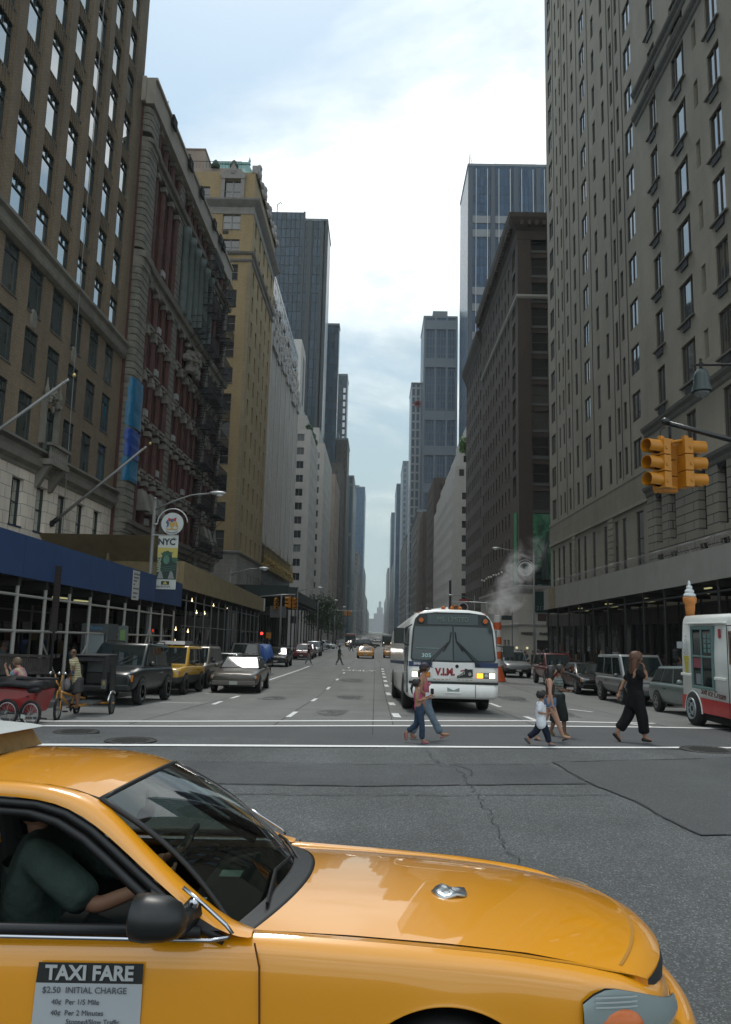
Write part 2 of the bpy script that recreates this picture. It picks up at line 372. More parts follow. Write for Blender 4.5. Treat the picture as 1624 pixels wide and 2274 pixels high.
# ================================================================= ground
def asphalt(name, base, speck=.5, sscale=38, var=.22, bump=.35):
    m = bpy.data.materials.new(name); m.use_nodes = True; t = m.node_tree; b = t.nodes['Principled BSDF']; b.inputs['Roughness'].default_value = .78
    b.inputs['Specular IOR Level'].default_value = .35
    tc = t.nodes.new('ShaderNodeTexCoord')
    n1 = t.nodes.new('ShaderNodeTexNoise'); n1.inputs['Scale'].default_value = .55; n1.inputs['Detail'].default_value = 9; n1.inputs['Roughness'].default_value = .62
    n2 = t.nodes.new('ShaderNodeTexVoronoi'); n2.inputs['Scale'].default_value = sscale
    n3 = t.nodes.new('ShaderNodeTexNoise'); n3.inputs['Scale'].default_value = sscale*.9; n3.inputs['Detail'].default_value = 3; n3.inputs['Roughness'].default_value = .7
    for n in (n1, n2, n3): t.links.new(tc.outputs['Object'], n.inputs['Vector'])
    # tyre polished lanes run along y: stretch a noise
    mp = t.nodes.new('ShaderNodeMapping'); mp.inputs['Scale'].default_value = (1.1, .05, 1); t.links.new(tc.outputs['Object'], mp.inputs[0])
    n4 = t.nodes.new('ShaderNodeTexNoise'); n4.inputs['Scale'].default_value = 1.0; n4.inputs['Detail'].default_value = 5; t.links.new(mp.outputs[0], n4.inputs['Vector'])
    mr = t.nodes.new('ShaderNodeMapRange'); mr.inputs[1].default_value = .3; mr.inputs[2].default_value = .7; mr.inputs[3].default_value = 1-var; mr.inputs[4].default_value = 1+var; t.links.new(n1.outputs[0], mr.inputs[0])
    mr4 = t.nodes.new('ShaderNodeMapRange'); mr4.inputs[1].default_value = .3; mr4.inputs[2].default_value = .7; mr4.inputs[3].default_value = 1-var*.6; mr4.inputs[4].default_value = 1+var*.6; t.links.new(n4.outputs[0], mr4.inputs[0])
    # each stone of the aggregate has its own tone
    bw = t.nodes.new('ShaderNodeRGBToBW'); t.links.new(n2.outputs['Color'], bw.inputs[0])
    rp = t.nodes.new('ShaderNodeValToRGB'); e = rp.color_ramp.elements
    e[0].position = .25; e[0].color = (*[1-.45*speck]*3, 1); e[1].position = .95; e[1].color = (*[1+2.6*speck]*3, 1)
    k = e.new(.68); k.color = (*[1+.12*speck]*3, 1)
    t.links.new(bw.outputs[0], rp.inputs[0])
    m1 = t.nodes.new('ShaderNodeMath'); m1.operation = 'MULTIPLY'; t.links.new(mr.outputs[0], m1.inputs[0]); t.links.new(mr4.outputs[0], m1.inputs[1])
    s1 = t.nodes.new('ShaderNodeVectorMath'); s1.operation = 'SCALE'; s1.inputs[0].default_value = base; t.links.new(m1.outputs[0], s1.inputs['Scale'])
    s2 = t.nodes.new('ShaderNodeVectorMath'); s2.operation = 'MULTIPLY'; t.links.new(s1.outputs[0], s2.inputs[0]); t.links.new(rp.outputs[0], s2.inputs[1])
    t.links.new(s2.outputs[0], b.inputs['Base Color'])
    bp = t.nodes.new('ShaderNodeBump'); bp.inputs['Strength'].default_value = bump; bp.inputs['Distance'].default_value = .01
    t.links.new(n3.outputs[0], bp.inputs['Height']); t.links.new(bp.outputs[0], b.inputs['Normal'])
    return m
A_near = asphalt('asphalt_coarse', (.076, .081, .082), .62, 85)
A_band = asphalt('asphalt_band', (.064, .068, .070), .4, 100)
A_dark = asphalt('asphalt_patch', (.064, .068, .069), .22, 60, .1)
A_cross = asphalt('asphalt_crosswalk', (.072, .076, .079), .2, 60, .1)
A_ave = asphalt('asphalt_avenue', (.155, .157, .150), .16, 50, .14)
paint_white = mat('road_paint', (.74, .74, .72), .7, var=.1, scale=14)
def worn(name, col, cover, scale):
    m = bpy.data.materials.new(name); m.use_nodes = True; t = m.node_tree; b = t.nodes['Principled BSDF']; b.inputs['Base Color'].default_value = (*col, 1); b.inputs['Roughness'].default_value = .7
    tc = t.nodes.new('ShaderNodeTexCoord'); n = t.nodes.new('ShaderNodeTexNoise'); n.inputs['Scale'].default_value = scale; n.inputs['Detail'].default_value = 7; n.inputs['Roughness'].default_value = .75
    t.links.new(tc.outputs['Object'], n.inputs['Vector'])
    r = t.nodes.new('ShaderNodeValToRGB'); r.color_ramp.elements[0].position = cover-.06; r.color_ramp.elements[1].position = cover; r.color_ramp.elements[0].color = (1, 1, 1, 1); r.color_ramp.elements[1].color = (0, 0, 0, 1)
    r.color_ramp.elements[0].position, r.color_ramp.elements[1].position = cover-.02, cover+.03
    t.links.new(n.outputs[0], r.inputs[0])
    tr = t.nodes.new('ShaderNodeBsdfTransparent'); mx = t.nodes.new('ShaderNodeMixShader'); o = t.nodes['Material Output']
    t.links.new(r.outputs[0], mx.inputs[0]); t.links.new(tr.outputs[0], mx.inputs[1]); t.links.new(b.outputs[0], mx.inputs[2]); t.links.new(mx.outputs[0], o.inputs[0])
    return m
paint_worn = worn('road_paint_worn', (.7, .7, .68), .6, 7)
paint_faint = worn('road_paint_faint', (.6, .6, .58), .52, 9)
tar = worn('tar_crack', (.018, .019, .02), .57, 5)
concrete = brick('pavement_concrete', (.15, .148, .14), (.17, .166, .155), (.06, .06, .055), 1.5, 1.5, .02, 0, bump=.2)
kerb_m = mat('kerb_stone', (.12, .12, .115), .85, var=.25, scale=3)
YS = [-60, -20, 0, 14, 19, 24, 28, 32, 40, 50, 60, 75, 90, 120, 150, 190, 260, 350, 450, 600, 1000, 2000, 4000, 9000]
def strip(name, x0, x1, ya, yb, dz, m, kind='structure'):
    mb = MB(); ys = sorted(set([ya, yb] + [y for y in YS if ya < y < yb]))
    for a, b in zip(ys, ys[1:]): mb.quad((x0, a, G(a)+dz), (x1, a, G(a)+dz), (x1, b, G(b)+dz), (x0, b, G(b)+dz))
    return tag(mb.build(name, m), kind=kind)
def decal(name, pts, dz, m, parent=None, kind='structure'):
    mb = MB(); mb.poly([(x, y, G(y)+dz) for x, y in pts]); return tag(mb.build(name, m, parent), kind=kind)
g = strip('ground', -1500, 1500, -60, 3300, -.02, A_near)
strip('road', -8.6, 11.7, -60, 14.9, .0, A_near)
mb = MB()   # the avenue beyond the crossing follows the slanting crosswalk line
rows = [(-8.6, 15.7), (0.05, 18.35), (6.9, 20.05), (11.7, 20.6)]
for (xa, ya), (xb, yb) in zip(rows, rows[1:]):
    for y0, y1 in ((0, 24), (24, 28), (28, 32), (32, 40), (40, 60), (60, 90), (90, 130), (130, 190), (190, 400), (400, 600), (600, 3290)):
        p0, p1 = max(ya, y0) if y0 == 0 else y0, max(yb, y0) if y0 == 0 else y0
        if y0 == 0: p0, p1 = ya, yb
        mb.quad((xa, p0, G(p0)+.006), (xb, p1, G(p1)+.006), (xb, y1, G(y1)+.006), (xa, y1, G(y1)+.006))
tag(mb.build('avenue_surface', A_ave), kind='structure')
mb = MB()
def slant(mb, P, Q, dz):     # strip between two lines of (x,y)
    for k in range(len(P)-1):
        a, b, c, d = P[k], P[k+1], Q[k+1], Q[k]; mb.quad(*[(p[0], p[1], G(p[1])+dz) for p in (a, b, c, d)])
slant(mb, [(-8.6, 12.75), (0, 13.97), (6, 15.2), (11.7, 16.2)], [(-8.6, 15.7), (0.05, 18.2), (6.9, 20.0), (11.7, 20.6)], .008)
tag(mb.build('crosswalk_surface', A_cross), kind='structure')
mb = MB(); slant(mb, [(-12, 9.6), (-.19, 10.46), (2.93, 11.07)], [(-12, 11.4), (-.23, 12.12), (2.75, 12.6)], .005); tag(mb.build('road_repair_strip', A_band), kind='structure')
mb = MB(); mb.poly([(x, y, .009) for x, y in ((2.85, 12.81), (2.98, 11.15), (3.1, 10.5), (3.21, 10.02), (3.27, 9.3), (3.38, 8.42), (3.75, 8.48), (14, 9.6), (14, 15.3), (6.08, 13.76))]); tag(mb.build('road_patch', A_dark), kind='structure')
def crack(name, pts, w, dz=.011, m=tar, jit=.03, step=.25):
    mb = MB(); P = []
    for a, b in zip(pts, pts[1:]):
        n = max(1, int(sqrt((b[0]-a[0])**2+(b[1]-a[1])**2)/step))
        for k in range(n): P.append((a[0]+(b[0]-a[0])*k/n+random.uniform(-jit, jit), a[1]+(b[1]-a[1])*k/n+random.uniform(-jit, jit)))
    P.append(pts[-1])
    for k in range(len(P)-1):
        a, b = Vector(P[k]), Vector(P[k+1]); d = (b-a).normalized(); nn = Vector((-d.y, d.x)); w1 = w*random.uniform(.5, 1.2)
        mb.quad(*[(q.x, q.y, G(q.y)+dz) for q in (a-nn*w, b-nn*w1, b+nn*w1, a+nn*w)])
    return tag(mb.build(name, m), kind='structure')
crack('tar_seam', [(2.85, 12.81), (2.98, 11.15), (3.21, 10.02), (3.27, 9.3), (3.38, 8.42)], .016, .013)
crack('tar_seam', [(3.38, 8.42), (3.75, 8.48), (12, 9.3)], .012, .013); crack('tar_seam', [(2.85, 12.81), (6.08, 13.76), (12, 14.9)], .02, .013)
crack('tar_seam', [(-10, 8.9), (-.18, 9.9), (3.02, 10.32)], .012, .013); crack('tar_seam', [(-10, 10.0), (-.19, 10.46), (2.93, 11.07)], .016, .013)
crack('tar_seam', [(-10, 11.6), (-.23, 12.12), (2.73, 12.58)], .012, .013)
crack('road_crack', [(.93, 13.7), (1.0, 12.2), (1.25, 12.0), (1.3, 10.6), (1.31, 9.29), (1.27, 8.09), (1.36, 6.0)], .006, .013, jit=.045, step=.12)
crack('road_crack', [(.95, 12.6), (1.45, 11.9), (1.38, 11.4)], .01, .013)
dark_joint = mat('joint', (.035, .036, .036), .9)
for x, ya, yb in ((-.02, 16, 90), (.45, 18.4, 300), (3.9, 19.6, 300), (7.35, 20.2, 200), (-2.2, 17.6, 300), (-5.2, 17.0, 300)):
    crack('slab_joint', [(x, ya), (x*1.0, 24), (x, 40), (x, yb)], .012, .012, dark_joint, .0, 2.)
for y in (23, 29, 36, 44, 53, 63, 74): crack('slab_joint', [(-8.6, y), (11.7, y+.6)], .008, .012, dark_joint, .02, 1.)
# crossing lines, lane marks
def line(name, pts, w, m=paint_white, dz=.014):
    mb = MB()
    for (a, b) in zip(pts, pts[1:]):
        a, b = Vector(a), Vector(b); d = (b-a).normalized(); n = Vector((-d.y, d.x))*w/2
        k = max(1, int((b-a).length/4))
        for i in range(k):
            p, q = a+(b-a)*i/k, a+(b-a)*(i+1)/k
            mb.quad(*[(v.x, v.y, G(v.y)+dz) for v in (p-n, q-n, q+n, p+n)])
    return tag(mb.build(name, m), kind='structure')
line('crosswalk_line', [(-5.6, 13.1), (-3.26, 13.48), (.04, 13.97), (3.01, 14.5), (5.8, 15.15)], .21)
line('crosswalk_line', [(6.35, 15.28), (9.5, 15.75)], .2)
line('crosswalk_line', [(-7.4, 15.8), (-4.06, 16.75), (.05, 18.13), (4.01, 19.3), (6.89, 19.88), (10.2, 20.2)], .24)
line('stop_line', [(-7.6, 16.9), (-4.36, 17.95), (.05, 19.6), (3.78, 20.85), (7.4, 21.2)], .26)
for y, l in ((20.9, 1.5), (26.4, 1.6), (33.2, 1.7), (39.5, 1.8), (44.2, 1.8), (49.2, 1.8), (54, 1.8), (58.6, 1.8), (63, 1.8)): line('lane_mark', [(.62, y), (.58, y+l)], .2, paint_worn)
for y in (20.0, 27.5, 36, 44.5, 54, 64, 90, 100, 110, 120): line('lane_mark', [(-2.15, y), (-2.15, y+2.0)], .13, paint_worn)
for y in (20.1, 27, 36): line('lane_mark', [(4.25, y), (4.25, y+2.4)], .15, paint_worn)
for y in (19.9, 25.5): line('parking_mark', [(6.95, y), (6.5, y+1.3)], .13)
line('lane_line', [(-5.75, 39), (-5.5, 66)], .16, paint_worn); line('lane_line', [(-4.9, 24.2), (-5.0, 26.0)], .14, paint_worn); line('lane_line', [(-5.05, 28.0), (-5.1, 30)], .14, paint_worn)
for y in (24.5, 31): line('parking_mark', [(-6.6, y), (-5.4, y+.2)], .12, paint_worn)
o = text_obj('ONLY', 2.3, frameM((-1.25, 60.0, G(60)+.02), (1, 0, 0), (0, 1, 0)), paint_worn, None, 'lane_lettering', .001, sx=.42); o.data.transform(Matrix.Scale(1, 4)); tag(o, kind='structure')
# manholes
iron = mat('cast_iron', (.035, .034, .033), .6, .3, bump=.6, bscale=30)
def manhole(x, y, r, lab):
    mb = MB(); z = G(y)+.012
    mb.lathe([(.01, z+.006), (r*.86, z+.006), (r*.88, z+.0), (r*.93, z), (r*.95, z+.008), (r, z+.008), (r, z-.005)], (x, y, 0), 28)
    for i in range(-5, 6):
        for j in range(-5, 6):
            if (i*i+j*j) < 24: mb.box(x+i*r*.15-.02, x+i*r*.15+.02, y+j*r*.15-.02, y+j*r*.15+.02, z, z+.014)
    tag(mb.build('manhole_cover', iron), lab, 'manhole cover', 'iron covers in the crossing')
manhole(-5.6, 15.05, .42, 'round iron manhole cover nearest the pedicab front wheel, between the crosswalk lines')
manhole(-4.2, 13.86, .44, 'round iron manhole cover touching the near crosswalk line above the taxi roof')
manhole(6.15, 14.85, .5, 'round iron manhole cover in the gap of the near crosswalk line at right')
# pavements
def pavement(x0, x1, y0, y1):
    mb = MB(); ys = sorted(set([y0, y1] + [y for y in YS if y0 < y < y1])); h = .15
    inner = x1 if x0 < 0 else x0
    kx = .16 if x0 < 0 else -.16
    for a, b in zip(ys, ys[1:]):
        e = inner-kx; xs = (x0, e) if x0 < 0 else (e, x1)
        mb.quad((xs[0], a, G(a)+h), (xs[1], a, G(a)+h), (xs[1], b, G(b)+h), (xs[0], b, G(b)+h), 0)
        k0, k1 = sorted((e, inner)); mb.quad((k0, a, G(a)+h+.004), (k1, a, G(a)+h+.004), (k1, b, G(b)+h+.004), (k0, b, G(b)+h+.004), 1)
        mb.quad((inner, a, G(a)-.05), (inner, b, G(b)-.05), (inner, b, G(b)+h+.004), (inner, a, G(a)+h+.004), 1)
    mb.quad((x0, y0, G(y0)-.05), (x1, y0, G(y0)-.05), (x1, y0, G(y0)+h), (x0, y0, G(y0)+h), 1)
    tag(mb.build('pavement', [concrete, kerb_m]), kind='structure')
YB = [(16.9, 66.8), (85.5, 146), (165, 232), (252, 330), (350, 2590)]
for y0, y1 in YB:
    pavement(-40, -8.6, y0, y1); pavement(11.7, 40, max(y0, 20.8), y1)

stain_m = worn('oil_stain', (.07, .071, .07), .5, 2.2)
random.seed(31)
for x, y, r in ((-1.1, 22, .9), (-.9, 31, 1.1), (5.6, 24, 1.0), (-3.7, 29, 1.0), (-1.2, 45, 1.5), (5.8, 33, 1.2)):
    decal('oil_stain', [(x+r*.45*cos(t)*(1+.25*sin(3*t+x)), y+r*1.7*sin(t)*(1+.2*cos(2*t))) for t in [2*pi*j/18 for j in range(18)]], .0115, stain_m)
# ================================================================= buildings
XL, XR = -15.2, 15.2
b_tan = brick('brick_tan', (0.27, 0.194, 0.116), (0.213, 0.153, 0.091), (.10, .088, .07), .22, .075, .012)
b_tand = brick('brick_tan_dark', (0.191, 0.139, 0.081), (0.155, 0.114, 0.065), (.07, .06, .05), .22, .075, .012)
limest = brick('limestone', (0.77, 0.675, 0.561), (0.707, 0.617, 0.517), (.28, .26, .23), 1.05, .52, .014, .5, bump=.2)
stone_g = brick('grey_stone', (0.245, 0.22, 0.172), (0.226, 0.203, 0.157), (.16, .155, .14), 1.6, .8, .006, .5, stain=.2, bump=.1)
stone_gd = brick('grey_stone_blocks', (0.212, 0.194, 0.153), (0.195, 0.177, 0.139), (.04, .04, .036), 2.2, .45, .028, .5, stain=.2, bump=.8)
rust_st = brick('rusticated_stone', (0.195, 0.171, 0.13), (0.175, 0.152, 0.113), (.022, .02, .017), 3., .42, .05, .5, bump=1.)
plain_st = mat('weathered_stone', (.19, .175, .145), .85, var=.25, scale=1.2, bump=.2)
pale_par = mat('painted_parapet', (.34, .30, .25), .85, var=.12, scale=1.)
red_br = brick('red_brick', (0.094, 0.038, 0.031), (0.075, 0.031, 0.025), (.07, .035, .03), .22, .075, .008)
green_col = mat('green_stone_column', (.085, .105, .095), .7, var=.2, scale=2)
yel_br = brick('brick_yellow', (0.422, 0.304, 0.144), (0.341, 0.242, 0.115), (.17, .14, .09), .24, .08, .012, stain=.18)
yel_q = brick('quoin_grey', (.27, .22, .13), (.24, .19, .115), (.15, .13, .1), .5, .3, .01, .5)
pink_st = mat('pink_stucco', (.30, .235, .19), .85, var=.12, scale=.8)
grey_tr = mat('grey_trim', (.23, .215, .195), .8, var=.18, scale=1.5)
pale_st = brick('pale_stone', (.52, .485, .44), (.47, .44, .40), (.25, .23, .2), 1.2, .5, .01, .5, stain=.15, bump=.1)
white_br = brick('white_brick', (0.414, 0.39, 0.353), (0.368, 0.345, 0.314), (.22, .21, .19), .3, .1, .012, stain=.15)
br_dk = brick('brick_brown', (0.063, 0.04, 0.027), (0.05, 0.032, 0.022), (.045, .034, .027), .22, .075, .012)
br_dk2 = brick('brick_umber', (0.064, 0.045, 0.033), (0.051, 0.036, 0.027), (.045, .034, .027), .22, .075, .012)
tan_st = brick('tan_stone', (.23, .185, .145), (.2, .16, .125), (.14, .11, .09), .8, .35, .01, .5)
dk_st = brick('dark_stone', (.075, .065, .055), (.065, .055, .048), (.04, .035, .03), .8, .35, .02, .5)
copper = mat('green_copper', (.21, .36, .33), .6, var=.15, scale=.8)
gold = mat('gold_ornament', (.30, .21, .065), .6, .3, var=.3, scale=3)
roof_m = mat('roofing', (.06, .06, .06), .9)
fr_dark = mat('frame_dark', (.022, .03, .029), .5)
fr_grey = mat('frame_grey', (.20, .20, .19), .5)
fr_brown = mat('frame_bronze', (.055, .048, .038), .5)
fr_white = mat('frame_white', (.32, .32, .31), .5)
sill_m = mat('window_sill', (.10, .095, .08), .8)
p_green = pane_mat('glass_green', (.012, .03, .028), (.10, .13, .12), .35, 5.0, .05)
p_grey = pane_mat('glass_grey', (.02, .022, .023), (.15, .155, .15), .3, 1.8, .10)
p_dark = pane_mat('glass_dark', (.012, .012, .013), (.06, .06, .055), .2, 1.5, .08)
p_warm = pane_mat('glass_warm', (.018, .022, .024), (.09, .10, .10), .25, 3.4, .05)
ac_m = mat('air_conditioner', (.03, .03, .03), .7)
ac_w = mat('air_conditioner_pale', (.3, .3, .28), .7)
interior = mat('shop_interior', (.008, .008, .008), .9)

def bld(label, cat='building', loc=(0, 0, 0)): return empty('building', (loc[0], loc[1], loc[2]), label, cat)
def shell(p, name, side, X, Y0, Y1, z0, H, depth, m, ops_main, ops_north=(), nW=None, rev=.25, roof=True, mr=None, mn=None):
    """box building: avenue wall with openings, north wall with openings, south and rear walls, roof"""
    mb = MB(); s = 1 if side == 'L' else -1; back = X - s*depth
    facade(mb, (X, Y0, 0), (0, 1, 0), (s, 0, 0), Y1-Y0, z0, H, ops_main, rev, 0)
    facade(mb, (X, Y0, 0), (-s, 0, 0), (0, -1, 0), depth, z0, H, ops_north, rev, 0)
    mb.quad((X, Y1, z0), (back, Y1, z0), (back, Y1, H), (X, Y1, H)); mb.quad((back, Y0, z0), (back, Y1, z0), (back, Y1, H), (back, Y0, H))
    if roof: mb.quad((X, Y0, H), (back, Y0, H), (back, Y1, H), (X, Y1, H), 1)
    return mb.build(name, [m, roof_m], p)
def cornice(p, side, X, Y0, Y1, prof, m, name='cornice', north=None):
    """moulding: prof = [(projection, z)...] extruded along the avenue wall and, if north, round the corner"""
    s = 1 if side == 'L' else -1; mb = MB()
    ring = lambda x, y, dx, dy: [(x+s*dx*pr, y-dy*pr, z) for pr, z in prof]
    path = []
    if north: path.append((X-s*north, Y0, 0, 1)); path.append((X, Y0, 1, 1))
    else: path.append((X, Y0, 1, 0))
    path.append((X, Y1, 1, 0))
    rings = [ring(*q) for q in path]
    mb.loft(rings, 0, False, False)
    for r in (rings[0], rings[-1]): mb.poly(list(r) + [(r[-1][0], r[-1][1], r[0][2])] if False else r)
    # close the underside and top back to the wall
    for a, b in ((path[k], path[k+1]) for k in range(len(path)-1)):
        for pr, z in (prof[0], prof[-1]):
            mb.quad((a[0], a[1], z), (b[0], b[1], z), (b[0]+s*b[2]*pr, b[1]-b[3]*pr, z), (a[0]+s*a[2]*pr, a[1]-a[3]*pr, z))
    return mb.build(name, m, p)

# ---- tan brick tower at left -------------------------------------------------
p = bld('tall tan brick tower with ribbed bays and narrow windows nearest on the left', loc=(-15.2, 22, -.3))
X = XL; cols = [41.4 - 2.35*k for k in range(9)]; zc = [10.66 + 2.82*k for k in range(19)]
ops = []; wins = []
wmesh = win_mesh(1.3, 2.05, fr_dark, p_green, 'transom', .045, sill_m, .13)
for c in cols:
    for z in zc: 
        ops.append((c-22-.65, c-22+.65, z-1.02, z+1.03)); wins.append((X-.09, c, z-1.02, LROT, wmesh))
body = shell(p, 'wall', 'L', X, 22, 43.5, 8.6, 64, 26, b_tan, ops, rev=.12)
mb = MB()      # piers between the bays, doubled and stepped
for k in range(-1, 9):
    y = 41.4-2.35*k-1.175
    ya, yb = (y-.47, y+.47)
    if k == -1: ya, yb = 42.15, 43.5
    mb.cut(); mb.box(X, X+.06, ya, yb, 18.3, 64.3)
    if k > -1: mb.box(X+.06, X+.1, ya+.12, yb-.12, 18.3, 64.3)
mb.build('pier', b_tan, p)
mb = MB()      # reeded spandrels
for c in cols:
    for k, z in enumerate(zc[:-1]):
        if z < 18: continue
        mb.cut()
        for j in range(5): mb.box(X, X+.045, c-.42+j*.21-.045, c-.42+j*.21+.045, z+1.02, z+1.76)
mb.build('spandrel', b_tand, p)
cornice(p, 'L', X, 22, 43.5, [(.05, 17.35), (.25, 17.45), (.3, 17.6), (.22, 17.7), (.24, 18.0), (.4, 18.1), (.4, 18.25), (.1, 18.32)], plain_st, 'string_course', north=26)
cornice(p, 'L', X, 22, 43.5, [(.05, 8.45), (.1, 8.6), (.3, 8.75), (.35, 9.0), (.2, 9.05), (.2, 9.3), (.45, 9.4), (.45, 9.5), (.05, 9.55)], plain_st, 'string_course', north=26)
low = []; wl = win_mesh(1.1, 2.0, fr_dark, p_green, 'hung', .05, mat('blue_sill', (.02, .03, .07), .6)); ws = win_mesh(1.0, .9, fr_dark, p_dark, 'hung', .05, sill_m)
for c in cols:
    low.append((c-22-.55, c-22+.55, 6.0, 8.0)); wins.append((X-.22, c, 6.0, LROT, wl))
    low.append((c-22-.5, c-22+.5, 3.9, 4.8)); wins.append((X-.22, c, 3.9, LROT, ws))
shell(p, 'stone_base', 'L', X, 22, 43.5, -1.5, 8.6, 26, limest, low, rev=.24, roof=False)
add_windows(p, wins)
mb = MB()      # carved balcony and escutcheons over the second-floor window
c = 34.35
mb.box(X, X+.75, c-1.0, c+1.0, 8.9, 9.15); 
for k in range(9): mb.lathe([(.05, 9.15), (.085, 9.35), (.05, 9.55), (.07, 9.75)], (X+.62, c-.88+k*.22, 0), 8)
mb.box(X+.5, X+.78, c-1.05, c+1.05, 9.75, 9.88)
for sg in (-1, 1): mb.hexa([(X, c+sg*.7-.14, 7.9), (X+.12, c+sg*.7-.14, 7.9), (X+.12, c+sg*.7+.14, 7.9), (X, c+sg*.7+.14, 7.9), (X, c+sg*.7-.14, 8.9), (X+.65, c+sg*.7-.14, 8.9), (X+.65, c+sg*.7+.14, 8.9), (X, c+sg*.7+.14, 8.9)])
mb.build('balcony', plain_st, p)
mb = MB()
for k in range(26):
    a = random.uniform(0, 2*pi); r_ = random.uniform(0, 1); mb.ball((X+.12+random.uniform(0, .12), c+cos(a)*.6*r_, 12.0+sin(a)*.45*r_+(.35 if r_ < .4 else 0)), (random.uniform(.07, .16),)*2+(random.uniform(.1, .22),), 6)
for sg in (-1, 1):
    mb.box(X, X+.2, c+sg*.72-.12, c+sg*.72+.12, 9.9, 12.1)
    mb.lathe([(.1, 12.1), (.14, 12.3), (.06, 12.6), (.02, 12.95)], (X+.15, c+sg*.72, 0), 8)
mb.build('carved_surround', plain_st, p)
for cy in (31.98, 36.5):
    mb = MB(); mb.lathe([(.22, -.05), (.3, 0), (.24, .08), (.02, .1)], (X, cy, 15.0), 14, 0, Matrix.Rotation(pi/2, 3, 'Y') @ Matrix.Diagonal((1.6, 1, 1)).to_3x3())
    mb.build('medallion', plain_st, p)
cornice(p, 'L', X, 22, 43.5, [(.1, 63.6), (.5, 64.2), (.6, 64.6), (.1, 64.8)], plain_st, north=26)
mb = MB(); mb.tube([(X+.28, 36.0, 40), (X+.30, 35.9, 18.4), (X+.5, 35.8, 5.2)], .02, 6); mb.build('hanging_cable', fr_grey, p)

# ---- red brick and stone block with the fire escapes ---------------------------
p = bld('ornate red brick and dark stone block with fire escapes, between tan tower and yellow building', loc=(-15, 43.6, -1))
X = -15.0; Y0, Y1 = 43.51, 69.5
RB = [(46.2, 51.6), (53.0, 62.0), (63.4, 68.6)]
win3 = []; ops = []; wins = []
fl = [-.4, 3.9, 8.0, 11.6, 14.9, 18.0, 20.9, 24.6, 27.9]     # sill heights
rw = win_mesh(.85, 2.15, fr_dark, p_dark, 'hung', .05, plain_st); tw = win_mesh(.85, 1.9, fr_dark, p_dark, 'hung', .05)
wc = []
for a, b in RB:
    n = 3 if b-a < 7 else 5
    for k in range(n): wc.append(a+(k+.5)*(b-a)/n)
for c in wc:
    for z in fl[2:]:
        h = 2.15; ops.append((c-Y0-.43, c-Y0+.43, z, z+h)); wins.append((X-.26, c, z, LROT, rw))
    ops.append((c-Y0-.43, c-Y0+.43, 31.7, 33.5)); wins.append((X-.26, c, 31.62, LROT, tw))
    ops.append((c-Y0-.6, c-Y0+.6, .3, 3.2)); ops.append((c-Y0-.5, c-Y0+.5, 4.2, 6.6)); wins.append((X-.26, c, 4.2, LROT, win_mesh(1.0, 2.4, fr_dark, p_dark, 'hung', .06)))
shell(p, 'wall', 'L', X, Y0, Y1, -1.6, 34.6, 20, red_br, ops, rev=.3)
add_windows(p, wins)
mb = MB(); facade(mb, (X+.06, Y0, 0), (0, 1, 0), (1, 0, 0), Y1-Y0, -1.6, 7.5, [(y-.55, y+.55, a, b) for y in (3.4, 5.4, 7.4, 10.4, 12, 13.8, 15.6, 17.4, 20.6, 22.4, 24) for a, b in ((.3, 3.2), (4.2, 6.6))], .3); mb.build('stone_base', rust_st, p)
mb = MB()        # rusticated piers; the first one is rounded at the corner
zz = -1.5
def pier_ring(y0, y1, pr, rr, z):
    return [(X, y0, z)] + [(X+pr-rr+rr*sin(t), y0+rr-rr*cos(t), z) for t in (0, pi/8, pi/4, 3*pi/8, pi/2)] + [(X+pr-rr+rr*cos(t), y1-rr+rr*sin(t), z) for t in (0, pi/8, pi/4, 3*pi/8, pi/2)] + [(X, y1, z)]
for y0, y1, pr, rr in ((43.52, 45.55, .5, .38), (51.7, 52.9, .3, .1), (62.1, 63.3, .3, .1), (68.6, 69.6, .35, .1)):
    z = 6.8; mb.cut()
    while z < 33.6:
        if not (23.3 < z < 24.2 or 30.9 < z < 31.6):
            mb.loft([pier_ring(y0, y1, pr, rr, z), pier_ring(y0, y1, pr, rr, z+.36)])
            mb.loft([pier_ring(y0+.05, y1-.05, pr-.07, max(rr-.05, .02), z+.36), pier_ring(y0+.05, y1-.05, pr-.07, max(rr-.05, .02), z+.42)])
        z += .42
mb.build('rusticated_pier', mat('pier_stone', (.165, .155, .125), .85, var=.3, scale=1.5, bump=.2), p)
for nm, za, zb, pr in (('string_course', 23.35, 24.25, .55), ('string_course', 31.0, 31.6, .5), ('string_course', 7.4, 8.0, .5)):
    mb = MB(); ring = lambda z, e: [(X, Y0-.0, z)] + [(q[0]+e*.6, q[1], q[2]) for q in pier_ring(43.52, 45.6, .55, .42, z)[1:8]] + [(X+.35+e, 45.9, z), (X+.4+e, Y1+.1+e, z), (X, Y1+.1+e, z)]
    mb.loft([ring(za, 0), ring(za+(zb-za)*.55, .0), ring(za+(zb-za)*.6, .2), ring(zb, .28), ring(zb+.02, 0)]); mb.build(nm, plain_st, p)
mb = MB(); ring = lambda z, e: [(X, Y0, z), (X+.6+e, Y0, z), (X+.6+e, Y1, z), (X, Y1, z)]
mb.loft([ring(33.85, 0), ring(35.4, 0), ring(35.4, .12), ring(35.6, .12)]); mb.box(X, X-20, Y0, Y0+.3, 33.85, 35.6)
mb.box(X-1.5, X+.1, Y0-.02, Y0-.3, 33.85, 35.5); mb.build('parapet', pale_par, p)
mb = MB()
for y in (47.5, 52.2, 55.9, 60.7, 64.5, 49.3+14): mb.box(X+.7, X+.86, y-.5, y+.35, 34.9, 35.62)
mb.build('parapet_stain', mat('black_flashing', (.015, .015, .015), .9), p)
mb = MB(); mb2 = MB()      # red engaged columns with pale capitals between the windows
